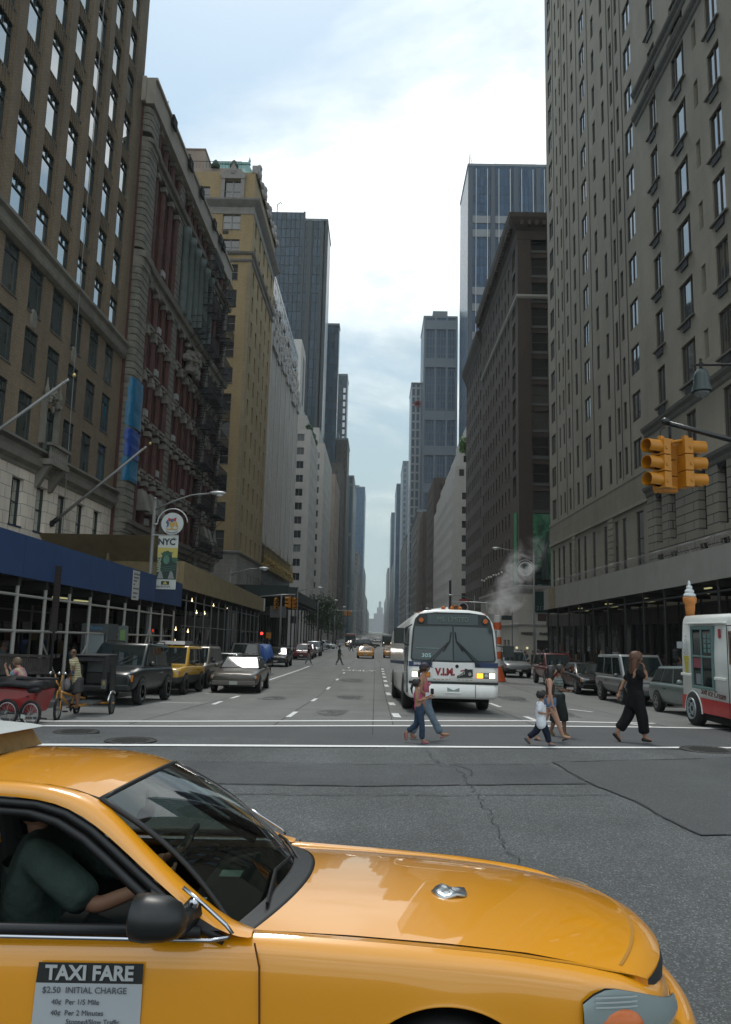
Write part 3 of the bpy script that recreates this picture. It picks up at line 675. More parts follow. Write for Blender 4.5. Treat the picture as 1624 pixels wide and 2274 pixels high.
for a, b in RB:
    n = 3 if b-a < 7 else 5; st = (b-a)/n
    for k in range(n+1):
        y = a+k*st; y = min(max(y, a+.12), b-.12)
        for z0, z1 in ((8.0, 10.6), (11.3, 13.8), (14.6, 17.0), (17.6, 20.0), (20.6, 23.0), (24.7, 30.5), (31.7, 33.5)):
            if n == 5 and z0 > 24 and z0 < 31: continue
            mb.cut(); mb.tube([(X+.12, y, z0), (X+.12, y, z1)], .2 if n == 3 else .15, 10)
            mb2.cut(); mb2.box(X, X+.4, y-.27, y+.27, z1, z1+.32); mb2.ball((X+.34, y, z1+.1), (.1, .24, .14), 8); mb2.box(X, X+.35, y-.27, y+.27, z0-.25, z0)
mb.build('engaged_column', mat('red_terracotta', (.085, .034, .028), .75, var=.25, scale=1.6), p); mb2.build('capital', plain_st, p)
mb = MB()
for k in range(6):
    y = 53.3+k*1.66; mb.cut(); mb.lathe([(.34, 24.2), (.36, 24.5), (.29, 24.7), (.30, 27), (.25, 30.1), (.36, 30.3), (.42, 30.9)], (X+.42, y, 0), 14)
mb.build('giant_column', green_col, p, True)
mb = MB()       # window hoods
for c in wc:
    for z in fl[3:-1]: mb.cut(); mb.box(X, X+.34, c-.6, c+.6, z-.26, z-.1); mb.ball((X+.28, c, z-.42), (.1, .3, .12), 6)
for c in wc[:3]+wc[-3:]: mb.cut(); mb.hexa([(X+.1, c-.45, 8.9), (X+.9, c-.45, 8.9), (X+.9, c+.45, 8.9), (X+.1, c+.45, 8.9), (X, c-.5, 10.2), (X+.5, c-.5, 10.2), (X+.5, c+.5, 10.2), (X, c+.5, 10.2)])
mb.build('window_hood', plain_st, p); mb = MB()
for k in range(40):
    mb.ball((X+.35+random.uniform(0, .3), 57.3+random.uniform(-1.9, 1.9), 21.9+random.uniform(-.9, 1.2)), random.uniform(.15, .38), 6)
mb.build('carved_ornament', plain_st, p)
mb = MB()
for c, z in ((49.0, 8.25), (50.6, 8.25), (48.9, 21), (50.5, 11.7), (48.9, 18.1), (47.2, 14.95), (54, 15), (57.5, 11.7), (64.2, 18.1), (48.95, 25), (54.2, 18.1)): mb.cut(); mb.box(X-.05, X+.3, c-.28, c+.28, z, z+.42)
mb.build('air_conditioner', ac_w, p)
black_iron = mat('black_iron', (.008, .008, .008), .6)
fe = MB().build('fire_escape', black_iron, p) if False else None
def fescape(y0, y1, z, up):
    mb = MB(); x0, x1 = X+.05, X+1.25
    for k in range(15): xx = x0+(x1-x0)*k/14; mb.box(xx-.015, xx+.015, y0, y1, z, z+.05)
    for yy in (y0, (y0+y1)/2, y1): mb.box(x0, x1, yy-.03, yy+.03, z-.08, z)
    for zz in (z+.5, z+1.0): mb.box(x1-.03, x1, y0, y1, zz, zz+.04); mb.box(x0, x1, y0, y0+.03, zz, zz+.04); mb.box(x0, x1, y1-.03, y1, zz, zz+.04)
    n = int((y1-y0)/.16)
    for k in range(n+1): yy = y0+(y1-y0)*k/n; mb.box(x1-.025, x1-.005, yy-.012, yy+.012, z, z+1.0)
    for yy in (y0+.1, y1-.1): mb.tube([(x1-.1, yy, z), (x0, yy, z-1.1)], .025, 5)
    if up:
        a, b = ((x0+.35, y0+.6, z), (x0+.35, y1-.7, z+up)); 
        for dx in (-.25, .25): mb.tube([(a[0]+dx, a[1], a[2]), (b[0]+dx, b[1], b[2])], .03, 5); mb.tube([(a[0]+dx, a[1], a[2]+.8), (b[0]+dx, b[1], b[2]+.8)], .02, 5)
        for k in range(13): t = k/12; yy = a[1]+(b[1]-a[1])*t; zz = a[2]+up*t; mb.box(a[0]-.25, a[0]+.25, yy-.1, yy+.1, zz, zz+.03)
    mb.build('fire_escape', black_iron, p)
zs = [8.0, 11.4, 14.7, 17.8, 20.8, 24.4, 27.8, 31.6]
for k, z in enumerate(zs):
    fescape(59.6, 62.9, z, (zs[k+1]-z) if k < 7 else 0); fescape(65.2, 68.8, z, (zs[k+1]-z) if k < 7 else 0)
fescape(56.2, 58.4, 24.4, 0); fescape(63.6, 65.0, 20.8, 0)
# blue sheeting over the corner pier
def sheet(z0, z1, m, seed):
    random.seed(seed); mb = MB(); rings = []
    n = 12
    for k in range(n+1):
        z = z0+(z1-z0)*k/n; rg = []
        for q in pier_ring(43.53, 45.65, .57, .38, z)[1:]:
            rg.append((q[0]+random.uniform(-.03, .05), q[1]+random.uniform(-.02, .02), q[2]+random.uniform(-.06, .06)))
        rings.append(rg)
    mb.loft(rings, 0, False, False)
    return mb.build('tarpaulin', m, None, True, 1)
tp1 = mat('tarpaulin_blue_pale', (.008, .13, .25), .35, bump=.8, bscale=4, var=.2); tp2 = mat('tarpaulin_blue_deep', (.010, .055, .26), .35, bump=.8, bscale=4, var=.2)
tag(sheet(13.4, 16.3, tp1, 1), 'topmost light blue tarpaulin wrapped round the stone corner pier', 'tarpaulin', 'tarpaulins on the corner pier')
tag(sheet(11.6, 13.3, tp2, 2), 'dark blue tarpaulin between the two paler ones on the corner pier', 'tarpaulin', 'tarpaulins on the corner pier')
tag(sheet(10.2, 11.55, tp1, 3), 'lowest greenish blue tarpaulin on the stone corner pier', 'tarpaulin', 'tarpaulins on the corner pier')
random.seed(11)

# ---- yellow brick apartment house ----------------------------------------------
p = bld('yellow brick apartment house with green copper roof beyond the side street', loc=(-15.2, 83.5, -1.5))
X = XL; Y0, Y1 = 83.5, 101.4
zc = [11.42+3.065*k for k in range(13)]; ops = []; wins = []; on = []
wm = win_mesh(1.0, 1.9, fr_brown, p_dark, 'hung', .05); pm = win_mesh(2.05, 1.85, fr_grey, p_grey, 'pair', .05, sill_m)
for y in (85.6, 89.0, 92.4, 95.8, 99.2):
    for z in zc: ops.append((y-Y0-.5, y-Y0+.5, z-.95, z+.95)); wins.append((X-.2, y, z-.95, LROT, wm))
for x in (-17.7, -21.4, -25.4, -29.4, -33.4):
    for z in zc: 
        on.append((-15.2-x-1.03, -15.2-x+1.03, z-.9, z+.95))
        wins.append((x, Y0+.2, z-.9, NROT, pm))
for x in (-21.4, -25.4, -29.4): on.append((-15.2-x-1.0, -15.2-x+1.0, 50.8, 52.6)); wins.append((x, Y0+.2, 50.8, NROT, win_mesh(2.0, 1.8, fr_grey, p_grey, 'pair', .05)))
on.append((1.48, 3.58, 50.75, 53.4)); wins.append((-17.73, Y0+.2, 50.75, NROT, win_mesh(2.1, 2.65, fr_grey, p_grey, 'pair', .05)))
shell(p, 'wall', 'L', X, Y0, Y1, 9.9, 54.4, 30, yel_br, ops, on, rev=.22)
mb = MB()
mb.box(X-.03, X+.05, Y0-.05, Y0+.55, 10.2, 43.3); mb.box(X-.4, X+.045, Y0-.055, Y0+.02, 10.2, 43.3)
mb.build('quoin', yel_q, p)
shell(p, 'stone_base', 'L', X+.05, Y0-.05, Y1, -1.8, 9.9, 30, brick('stone_base_grey', (.27, .25, .215), (.25, .23, .2), (.14, .13, .11), 1.2, .45, .012, .5, bump=.2),
      [(y-Y0-.35, y-Y0+.35, 5.2, 8.2) for y in (85.4, 87.2, 89.2, 91.2, 93.3, 95.4, 97.5, 99.6)] + [(y-Y0-.25, y-Y0+.25, 3.6, 4.2) for y in (85.4, 89.2, 93.3, 97.5)], [(3.6, 4.6, 5.6, 8.6)], roof=False, rev=.3)
for z0, pr in ((9.75, .3), (43.3, .25), (44.2, .35)): cornice(p, 'L', X, Y0, Y1, [(.05, z0), (pr*.7, z0+.12), (pr, z0+.3), (.05, z0+.4)], grey_tr, 'string_course', north=30)
cornice(p, 'L', X, Y0, Y1, [(.06, 49.2), (.1, 50.0), (.45, 50.3), (.75, 50.6), (.8, 50.8), (.05, 50.9)], grey_tr, 'cornice', north=30)
mb = MB()
mb.box(-19.1, -16.35, Y0-.28, Y0-.02, 53.5, 53.95)
for x in (-19.0, -16.7): mb.box(x-.12, x+.32, Y0-.22, Y0-.02, 50.85, 53.5)
mb.poly([(-19.4, Y0-.24, 53.95), (-16.1, Y0-.24, 53.95), (-16.5, Y0-.24, 54.3), (-17.3, Y0-.24, 54.7), (-17.75, Y0-.24, 55.5), (-18.2, Y0-.24, 54.7), (-19.0, Y0-.24, 54.3)])
mb.poly([(-19.4, Y0-.02, 53.95), (-16.1, Y0-.02, 53.95), (-16.5, Y0-.02, 54.3), (-17.3, Y0-.02, 54.7), (-17.75, Y0-.02, 55.5), (-18.2, Y0-.02, 54.7), (-19.0, Y0-.02, 54.3)][::-1])
mb.ball((-17.75, Y0-.25, 54.4), (.35, .12, .35), 8); mb.build('dormer', grey_tr, p)
mb = MB()
for y in (85.5, 90, 94.5, 99.5):
    mb.box(X-.5, X+.3, y-.8, y+.8, 54.3, 56.0); mb.ball((X+.1, y, 56.1), (.35, .55, .5), 8); mb.box(X-.2, X+.55, y-.7, y+.7, 51, 51.3)
    for sg in (-1, 1): mb.ball((X+.3, y+sg*1.05, 54.6), (.35, .3, .5), 8)
mb.box(X-.4, X+.2, Y0, Y1, 54.3, 55.3); mb.build('parapet_ornament', mat('pale_terracotta', (.27, .25, .23), .8, var=.2, scale=2), p)
mb = MB(); mb.box(-27.5, -17.2, Y0+1.6, Y1, 54.4, 55.9); mb.box(-27, -21.9, Y0+2.6, Y0+8, 55.9, 58.9); mb.box(-26.9, -21.8, Y0+2.5, Y0+8.1, 58.9, 59.05); mb.build('penthouse', pink_st, p)
mb = MB(); mb.box(-24.9, -23.6, Y0+2.5, Y0+2.62, 56.3, 58.3); mb.box(-23.6, -22.4, Y0+1.52, Y0+1.62, 51.9+2.6, 55.2); mb.build('penthouse_window', fr_dark, p)
mb = MB(); za, zb = 55.9, 59.6
mb.hexa([(-21.6, Y0+4, za), (-15.6, Y0+4, za), (-15.6, Y1-1, za), (-21.6, Y1-1, za), (-21.6, Y0+6.5, zb), (-17.3, Y0+6.5, zb), (-17.3, Y1-4, zb), (-21.6, Y1-4, zb)])
for k in range(22): x = -21.5+k*.28; t = 1; mb.tube([(x, Y0+3.95, za), (min(x, -17.4+.0) if x > -17.4 else x, Y0+6.45, zb)], .04, 4)
mb.box(-21.7, -17.1, Y0+6.3, Y0+6.8, zb-.05, zb+.2); mb.lathe([(.1, zb+.2), (.16, zb+.4), (.02, zb+1)], (-17.2, Y0+6.5, 0), 8); mb.build('roof', copper, p)
mb = MB()
for x in (-20.3, -18.1): mb.lathe([(.5, 0), (.55, .3), (.25, .9), (.05, 1.1)], (x, Y0+1.6, 55.9), 10)
mb.build('roof_urn', mat('dark_shrub', (.03, .05, .03), .9), p)
mb = MB()
for k in range(28): x = -27.5+k*.38; mb.box(x-.012, x+.012, Y0+1.62, Y0+1.65, 55.9, 56.8)
mb.box(-27.5, -17.2, Y0+1.61, Y0+1.66, 56.78, 56.83); mb.build('railing', black_iron, p)
mb = MB()
for k, z in enumerate(zc): mb.cut(); mb.box(-18.65, -18.0, Y0-.12, Y0+.02, z-1.42, z-1.12)
mb.build('air_conditioner', ac_m, p)
add_windows(p, wins)
# water tank and plant on the roofs behind the parapet
tk = empty('water_tank', (-26.8, 84.5, 57), 'round black domed water tank with pale panel antennas behind the parapet', 'water tank')
mb = MB(); mb.lathe([(2.6, 57), (2.6, 59.9), (2.5, 60.3), (2.0, 61.1), (1.2, 61.7), (.02, 61.95)], (-27.5, 86, 0), 22); mb.build('tank', mat('black_metal', (.03, .03, .032), .5), tk, True)
mb = MB()
for x, y, z in ((-25.9, 82.9, 59.4), (-25.2, 83.0, 58.9)): mb.box(x-.28, x+.28, y-.1, y+.1, z, z+2.3)
mb.build('antenna_panel', ac_w, tk)
mb = MB()
for k in range(5): mb.tube([(-27.8+k*.4, 84, 61.5), (-27.8+k*.4+random.uniform(-.2, .2), 84, 63+random.random())], .04, 5)
mb.build('antenna', black_iron, tk)

# ---- pale striped building with the gilded front ---------------------------------
p = bld('pale building of thin vertical stone ribs with gilded ornament over its entrance', loc=(-15.2, 101.5, -1.5))
Y0, Y1 = 101.5, 138.; X = XL
mb = MB(); facade(mb, (X-.3, Y0, 0), (0, 1, 0), (1, 0, 0), Y1-Y0, -1.8, 43, [], .2)
mb.box(X-25, X-.31, Y0, Y1, -1.8, 52); mb.build('wall', curtain('ribbed_glass', (.03, .03, .03), (.012, .015, .016), (.03, .034, .034), 1.8, 3.1, .1, 1.6), p)
mb = MB()
for k in range(31):
    y = Y0+.15+k*1.2
    big = k % 5 == 0; mb.cut()
    mb.box(X-.3, X+(.12 if big else .0), y-(.42 if big else .33), y+(.42 if big else .33), 13, 44+1.5*random.random())
mb.build('rib', pale_st, p)
mb = MB()
for k in range(13):
    y = Y0+1.5+k*2.8; h = 42+random.uniform(0, 1.5); mb.cut()
    for j in range(5):
        mb.box(X-.3-j*.25, X+.35-j*.22, y-1.15+.2*j, y+1.15-.2*j, h+1.9*j-2, h+1.9*(j+1)-2)
        for sg in (-1, 1): mb.ball((X+.42-j*.22, y+sg*(1.1-.2*j), h+1.9*j-.2), (.22, .22, .5), 6)
    mb.lathe([(.5, 0), (.35, .9), (.12, 1.5), (.2, 1.8), (.02, 2.4)], (X-1.1, y, h+7.5), 6)
mb.build('pinnacle', mat('ornate_terracotta', (.37, .35, .33), .85, var=.3, scale=2.5), p)
mb = MB()
for k in range(26):
    y = Y0+.4+k*1.35; h = 12.6+1.6*random.random(); mb.box(X, X+.5, y-.5, y+.5, 9.8, 10.4); mb.lathe([(.12, 0), (.18, .5), (.07, 1.2), (.02, h-10.5)], (X+.35, y, 10.4), 6)
    for j in range(3): mb.ball((X+.5, y+random.uniform(-.5, .5), 9.9+random.uniform(0, 1.2)), random.uniform(.08, .2), 6)
mb.build('gilded_canopy', gold, p)

# ---- generic middle-distance block -----------------------------------------------
def block(label, side, X, Y0, Y1, H, m, cols, pitch, zfirst, w=1.0, h=1.6, north=(), pane=p_grey, frame=fr_grey, style='hung', depth=24, base=-2.2, rev=.2, nw=None):
    p = bld(label, loc=(X, Y0, base)); s = 1 if side == 'L' else -1
    zs = []; z = zfirst
    while z+h < H-.8: zs.append(z); z += pitch
    me = win_mesh(w, h, frame, pane, style, .06); ops = []; wins = []; on = []
    nm = win_mesh(nw or w, h, frame, pane, 'case' if nw else style, .06); n_w = nw or w
    for c in cols:
        for z in zs: ops.append((c-w/2, c+w/2, z, z+h)); wins.append((X-s*rev*.9, Y0+c, z, LROT if side == 'L' else RROT, me))
    for c in north:
        for z in zs: on.append((c-n_w/2, c+n_w/2, z, z+h)); wins.append((X-s*c, Y0+rev*.9, z, NROT, nm))
    shell(p, 'wall', side, X, Y0, Y1, base, H, depth, m, ops, on, rev=rev)
    add_windows(p, wins); return p
p = block('white apartment house with terraces and a stepped top, nearest white one on the left', 'L', XL, 166, 187, 45.3, white_br, [2+3.1*k for k in range(6)], 3.05, 3, .9, 1.6, [2.2, 6.0, 9.8], style='case', nw=1.6, depth=20)
mb = MB(); mb.box(-22, -16.4, 168, 186, 45.3, 49); mb.box(-24, -18.2, 170, 186, 49, 53); mb.box(-26, -20.5, 172, 186, 53, 56); mb.build('penthouse', white_br, p)
mb = MB()
for k in range(60): mb.ball((-15.8+random.uniform(-.6, .5), 166.5+random.uniform(0, 18), 45.9+random.uniform(-.2, .8)), random.uniform(.2, .6), 5)
mb.build('terrace_planting', mat('terrace_leaves', (.035, .07, .03), .9), p)
p = block('second white apartment house on the left, taller and set beyond the first', 'L', XL+.6, 200, 234, 50.5, white_br, [2+3.3*k for k in range(10)], 3.1, 3, 1.0, 1.6, [1.9, 5.4], style='case', nw=1.5, depth=20)
mb = MB(); mb.box(-23, -16.4, 203, 232, 50.5, 55.5); mb.build('penthouse', white_br, p)
block('tan stone house with dark arched windows past the white apartment houses', 'L', XL+.6, 253, 285, 53, tan_st, [2+3.3*k for k in range(9)], 3.6, 4, 1.4, 2.1, [2.0, 5.5], pane=p_dark, frame=fr_brown, depth=20)
block('dark brown slab past the tan stone house', 'L', XL+.6, 296, 322, 66, dk_st, [2+3.3*k for k in range(7)], 3.6, 4, 1.2, 1.8, [2.0, 5.0], pane=p_dark, frame=fr_brown, depth=20)

def tower(label, side, X, Y0, Y1, H, m, depth=30, base=-2.6, extra=None):
    p = bld(label, 'tower', (X, Y0, base)); s = 1 if side == 'L' else -1
    mb = MB(); x0, x1 = sorted((X, X-s*depth)); mb.box(x0, x1, Y0, Y1, base, H, 0); mb.build('wall', m, p)
    mb = MB(); mb.box(x0-.2, x1+.2, Y0-.2, Y1+.2, H, H+1.0); mb.build('parapet', mat('tower_cap', (.12, .14, .15), .6), p)
    if depth > 15: mb = MB(); d_ = (x1-x0); mb.box(x0+d_*.3, x0+d_*.75, Y0+(Y1-Y0)*.3, Y0+(Y1-Y0)*.7, H+1.01, H+1.01+min(6, H*.05)); mb.build('roof_plant', mat('tower_cap', (.12, .14, .15), .6), p)
    return p
blk_gl = curtain('black_curtain_wall', (.010, .016, .018), (.014, .022, .026), (.035, .048, .055), 1.9, 4.0, .16, 1.55, .35)
p = tower('black glass tower on the left, tallest behind the white houses', 'L', -23.7, 300, 321, 169, blk_gl, 9.6)
mb = MB(); mb.box(-33.3, -48.8, 300.02, 321, -2.6, 172.8); mb.build('wing', blk_gl, p)
mb = MB(); mb.box(-33.6, -32.9, 299.3, 300, -2.6, 172.8); 
for x in (-25.4, -24.2, -30.8): mb.box(x-.9, x+.9, 299.3, 300, -2.6, 169)
mb.build('dark_fin', mat('black_metal_fin', (.012, .017, .019), .5), p)
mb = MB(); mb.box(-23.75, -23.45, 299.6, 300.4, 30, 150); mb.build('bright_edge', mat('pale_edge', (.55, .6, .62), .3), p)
mb = MB(); mb.tube([(-45, 301, 173), (-45, 301, 176.5), (-43.8, 301, 177.6), (-43, 301, 177)], .18, 5); mb.build('antenna', black_iron, p)
wp = bld('plain white slab wall standing before the black tower', 'building', (-31, 262, -2)); mb = MB(); mb.box(-31.2, -28.4, 262, 275, -2, 103); mb.box(-28.4, -28.1, 263, 275, -2, 101.5); mb.build('wall', mat('white_render', (.42, .40, .37), .8, var=.08), wp)
mb = MB(); mb.box(-28.09, -28.05, 266, 271, 20, 98); mb.build('glass_strip', fr_dark, wp)
tower('dark blue glass tower with pale edge, half hidden by the black tower', 'L', -20.2, 345, 352, 142, curtain('navy_curtain', (.03, .04, .045), (.02, .035, .045), (.05, .07, .08), 2, 3.6, .25, 1.7), 12)
tower('slim dark tower with a column of openings painted as sky-lit', 'L', -19.3, 423, 440, 144, curtain('slate_curtain', (.06, .065, .07), (.025, .035, .042), (.06, .07, .08), 2.4, 3.8, .5, 1.7), 9)
mb = MB()
for k in range(9): mb.box(-21.3, -20.0, 422.6, 422.97, 102+k*4, 104.6+k*4)
mb.build('painted_lit_opening', mat('painted_sky_pale', (.7, .74, .76), .2), bpy.data.objects[-1] if False else COL.objects[-1].parent)  # solid pale boxes; the sky light in the openings is painted as colour
tower('brown stepped tower lower in front of the slim dark tower', 'L', XL, 356, 380, 90, curtain('brown_curtain', (.09, .075, .062), (.025, .025, .025), (.05, .05, .05), 2.4, 3.4, .9, 1.5), 18)
tower('grey green slab with vertical stripes far on the left', 'L', XL, 455, 520, 92, curtain('grey_stripe', (.10, .12, .115), (.03, .04, .045), (.06, .075, .08), 3, 30, .8, 1.6), 20)
tower('blue glass office block farthest tall one on the left', 'L', XL, 820, 900, 153, curtain('blue_curtain', (.05, .075, .10), (.02, .05, .09), (.04, .09, .14), 3, 4, .5, 1.7), 26)
for k, (Y, Yb, H, c, lab) in enumerate(((535, 600, 42, (.26, .25, .23), 'low pale block on the left beyond the striped slab'), (610, 690, 62, (.14, .12, .10), 'brown block on the left before the blue office block'), (700, 800, 50, (.24, .23, .21), 'pale grey block on the left just before the blue office block'), (915, 1050, 73, (.2, .19, .17), 'grey block on the left just past the blue office block'), (1070, 1300, 48, (.25, .23, .21), 'hazy low block near the end of the left side'), (1320, 1700, 36, (.25, .24, .22), 'last hazy block closing the left side'))):
    tower(lab, 'L', XL, Y, Yb, H, curtain('far_wall_%d' % k, c, (.05, .055, .06), (.1, .1, .1), 3.2, 3.6, 1.0, 1.5), 20)

# ---- right side -------------------------------------------------------------------
p = bld('huge grey stone hotel with deep-set windows filling the right side', loc=(15.2, 24, -.5))
X = XR; ops = []; wins = []; gl = p_warm; Yn = 24.
def add(c, z, w, h, st='hung', sill=None, d=.11, pm_=None):
    ops.append((c-Yn-w/2, c-Yn+w/2, z, z+h)); wins.append((X+d+(.09 if c > 43.6 else -.02), c, z, RROT, win_mesh(w, h, fr_brown, pm_ or gl, st, .06, sill)))
HZ = 74
for k in range(18):               # near pavilion
    z = 14.45+3.22*k
    for c, w in ((25.6, 1.3), (28.6, 1.3), (33.05, 1.3), (37.15, 1.75), (40.85, 1.15)): 
        if z+2.1 < HZ: add(c, z, w, 2.1, 'third' if w > 1.5 else 'case')
    if z+1.9 < HZ: ops.append((35.02-Yn-.25, 35.02-Yn+.25, z+.5, z+1.9)); ops.append((30.9-Yn-.25, 30.9-Yn+.25, z+.5, z+1.9))
for k in range(21):               # long plain wall beyond
    z = 11.9+2.9*k
    if z+1.75 > 64: break
    for c, w in ((45.35, 1.5), (56.0, 1.5), (67.15, 1.5)): add(c, z, w, 1.75, 'case')
    for c, w in ((47.45, .55), (48.75, .55), (50.75, .62), (53.0, .7), (59.05, .7), (61.5, .62), (63.3, .5), (64.7, .5)): add(c, z-(.0 if w > .6 else .0), w, 1.75, 'plain')
for c in (45.3, 48.2, 49.8, 52.2, 55.0, 57.4, 59.2, 61.8, 64.0, 65.6, 67.6): add(c, 6.1, .75 if c != 45.3 else 1.2, 3.2, 'hung')
for c in (33.0, 37.15): add(c, 10.6, 1.2, 2.4, 'case')
mb = MB()
# avenue wall in two planes: pavilion proud of the rest
opsA = [o for o in ops if o[1] < 19.6]; opsB = [(o[0]-19.6, o[1]-19.6, o[2], o[3]) for o in ops if o[0] > 19.6]
opsA = [o for o in opsA if o[2] > 10]; 
facade(mb, (X-.02, 24, 0), (0, 1, 0), (-1, 0, 0), 19.6, 10.2, HZ, opsA, .15)
facade(mb, (X+.12, 43.6, 0), (0, 1, 0), (-1, 0, 0), 25.2, -1, 65, opsB, .12)
mb.quad((X-.02, 43.6, -1), (X+.12, 43.6, -1), (X+.12, 43.6, HZ), (X-.02, 43.6, HZ))
mb.quad((X+.12, 68.8, -1), (X+30, 68.8, -1), (X+30, 68.8, 65), (X+.12, 68.8, 65)); mb.quad((X-.02, 24, -1), (X+30, 24, -1), (X+30, 24, HZ), (X-.02, 24, HZ))
mb.quad((X+.12, 43.6, 65), (X+30, 43.6, 65), (X+30, 68.8, 65), (X+.12, 68.8, 65), 1); mb.quad((X, 24, HZ), (X+30, 24, HZ), (X+30, 43.6, HZ), (X, 43.6, HZ), 1)
mb.quad((X+.6, 43.6, 65), (X+30, 43.6, 65), (X+30, 43.6, HZ), (X+.6, 43.6, HZ))
mb.build('wall', [stone_g, roof_m], p)
mb = MB(); facade(mb, (X-.03, 24, 0), (0, 1, 0), (-1, 0, 0), 19.6, -1, 10.2, [(y-24-.45, y-24+.45, a, b) for y in (41.8, 39.9, 36.2, 34.0, 30, 27) for a, b in ((5.2, 6.4), (7.0, 9.9))], .4)
mb.build('stone_base', stone_gd, p)
mb = MB()
for y in (41.8, 39.9, 36.2, 34.0): mb.cut(); mb.lathe([(.01, -.02), (.45, -.02), (.45, .02), (.01, .02)], (X-.04, y, 9.9), 20, 0, Matrix.Rotation(pi/2, 3, 'Y')); 
mb.build('arch_head', interior, p)
mb = MB()
for y in (41.8, 39.9, 36.2, 34.0, 30, 27):
    mb.cut(); mb.box(X+.3, X+.34, y-.45, y+.45, 5.2, 9.9)
mb.build('base_glazing', p_dark, p)
mb = MB()
for c in (33.05, 37.15, 40.85, 25.6, 28.6):
    for k in range(18): z = 14.45+3.22*k; mb.cut(); mb.box(X-.16, X+.05, c-.85 if c != 37.15 else c-1.0, c+.85 if c != 37.15 else c+1.0, z-.1, z-.01)
mb.build('window_sill', sill_m, p)
mb = MB()
for c in (33.05, 37.15, 40.85):
    for k in range(18): z = 14.45+3.22*k; mb.cut(); mb.box(X-.1, X+.1, c-.45, c+.4, z-.5, z-.1)
mb.build('air_conditioner', ac_m, p)
for z in (13.45, 33.0, 34.6, 10.0):
    cornice(p, 'R', X-.02, 24, 43.62, [(.02, z-.25), (.08, z-.15), (.1, z+.0), (.24, z+.15), (.28, z+.3), (.02, z+.36)], mat('stone_moulding', (.12, .118, .105), .85, var=.2), 'string_course')
mb = MB()
for k in range(150): y = 43.75+k*.1665; mb.box(X+.02, X+.12, y, y+.09, 9.9, 11.4)
mb.box(X, X+.12, 43.6, 68.8, 11.4, 11.6); mb.box(X, X+.12, 43.6, 68.8, 9.65, 9.88); mb.build('reeded_frieze', stone_g, p)
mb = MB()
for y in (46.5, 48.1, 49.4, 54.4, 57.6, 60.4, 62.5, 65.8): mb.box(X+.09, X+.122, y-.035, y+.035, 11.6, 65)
mb.build('painted_groove', mat('groove_shadow', (.05, .05, .045), .9), p)  # dark strips on the wall face; shade of the grooves is painted in
mb = MB()
for k in range(14):
    for y, w in ((50.9, 1.0), (60.5, .8)): z = 3.9+.42*k; mb.box(X+.02, X+.12, y-w/2, y+w/2, z, z+.37)
mb.build('rusticated_pier', stone_g, p)
add_windows(p, wins, limit=100)

p = bld('brown brick block with heavy cornice and green mural beyond the side street', loc=(15.2, 83.5, -1.5))
Y0, Y1 = 83.5, 113.6; ops = []; wins = []; wm = win_mesh(.85, 1.6, fr_brown, p_dark, 'hung', .06, sill_m); wb = win_mesh(1.1, 1.9, fr_grey, p_warm, 'hung', .06)
for k in range(13):
    z = 8.2+3.0*k
    for c in (6.2, 8.6, 11, 13.4, 15.8, 18.2, 20.6, 23, 25.4, 27.8): ops.append((c-.42, c+.42, z, z+1.6)); wins.append((X+.2, Y0+c, z, RROT, wm))
    if z < 6.5 or z > 15.5: ops.append((1.6, 3.6, z, z+2.2)); wins.append((X+.2, Y0+2.6, z, RROT, win_mesh(2., 2.2, fr_brown, p_warm, 'case', .06)))
shell(p, 'wall', 'R', X, Y0, Y1, 7.2, 49, 1.5, br_dk, ops, rev=.22, roof=False)
mb = MB(); facade(mb, (X+1.5, Y0+.5, 0), (1, 0, 0), (0, -1, 0), 25, 7.2, 49, [(.15+i*4.4, 3.9+i*4.4, 15.4+3.02*k, 17.5+3.02*k) for k in range(11) for i in range(4)], .25)
mb.box(X+1.5, X+26.5, Y0+.76, Y1, 7.2, 49); mb.quad((X, Y0, 49), (X+26, Y0, 49), (X+26, Y1, 49), (X, Y1, 49)); mb.build('side_wall', br_dk, p)
for k in range(11):
    for i in range(2): wins.append((X+1.5+2.02+i*4.4, Y0+.72, 15.4+3.02*k, NROT, win_mesh(3.75, 2.1, fr_brown, p_dark, 'pair', .08)))
mb = MB()
for k in range(11): mb.cut(); mb.box(X+1.52, X+26, Y0+.42, Y0+.51, 15.05+3.02*k, 15.35+3.02*k)
mb.build('spandrel', mat('dull_grey_panel', (.07, .07, .065), .7), p)
add_windows(p, wins)
cornice(p, 'R', X, Y0, Y1, [(.05, 46.6), (.15, 47.6), (.7, 48.3), (1.0, 48.9), (1.05, 49.4), (.05, 49.5)], br_dk2, north=26)
cornice(p, 'R', X, Y0, Y1, [(.03, 39.5), (.2, 39.7), (.22, 39.9), (.03, 40)], mat('pale_band', (.3, .29, .26), .8), 'string_course', north=26)
mb = MB()
for k in range(36): y = Y0+.2+k*.83; mb.cut(); mb.box(X-.9, X, y, y+.35, 48.0, 48.7)
for k in range(28): x = X+.2+k*.83; mb.cut(); mb.box(x, x+.35, Y0-.85, Y0, 48.0, 48.7)
for k in range(38): y = Y0+k*.8; mb.cut(); mb.box(X-1.05, X-.85, y, y+.3, 49.5, 49.8)
mb.build('cornice_bracket', br_dk2, p)
shell(p, 'stone_base', 'R', X-.08, Y0-.08, Y1, -1.8, 7.2, 26, brick('pharmacy_stone', (.40, .37, .32), (.37, .345, .30), (.3, .28, .24), 2.4, 1.2, .01, .5, stain=.12, bump=.1),
      [(y, y+.28, 3.6, 5.9) for y in (5.0, 6.1, 6.7, 8.2, 9.6, 10.8)] + [(5.8, 7.5, -1, 1.3), (8.3, 10.2, -1, 1.3), (12, 15, -1, 1.3)], [(1.9, 3.5, -1.2, 1.4), (2.0, 3.3, 3.45, 4.1)], roof=False, rev=.25)
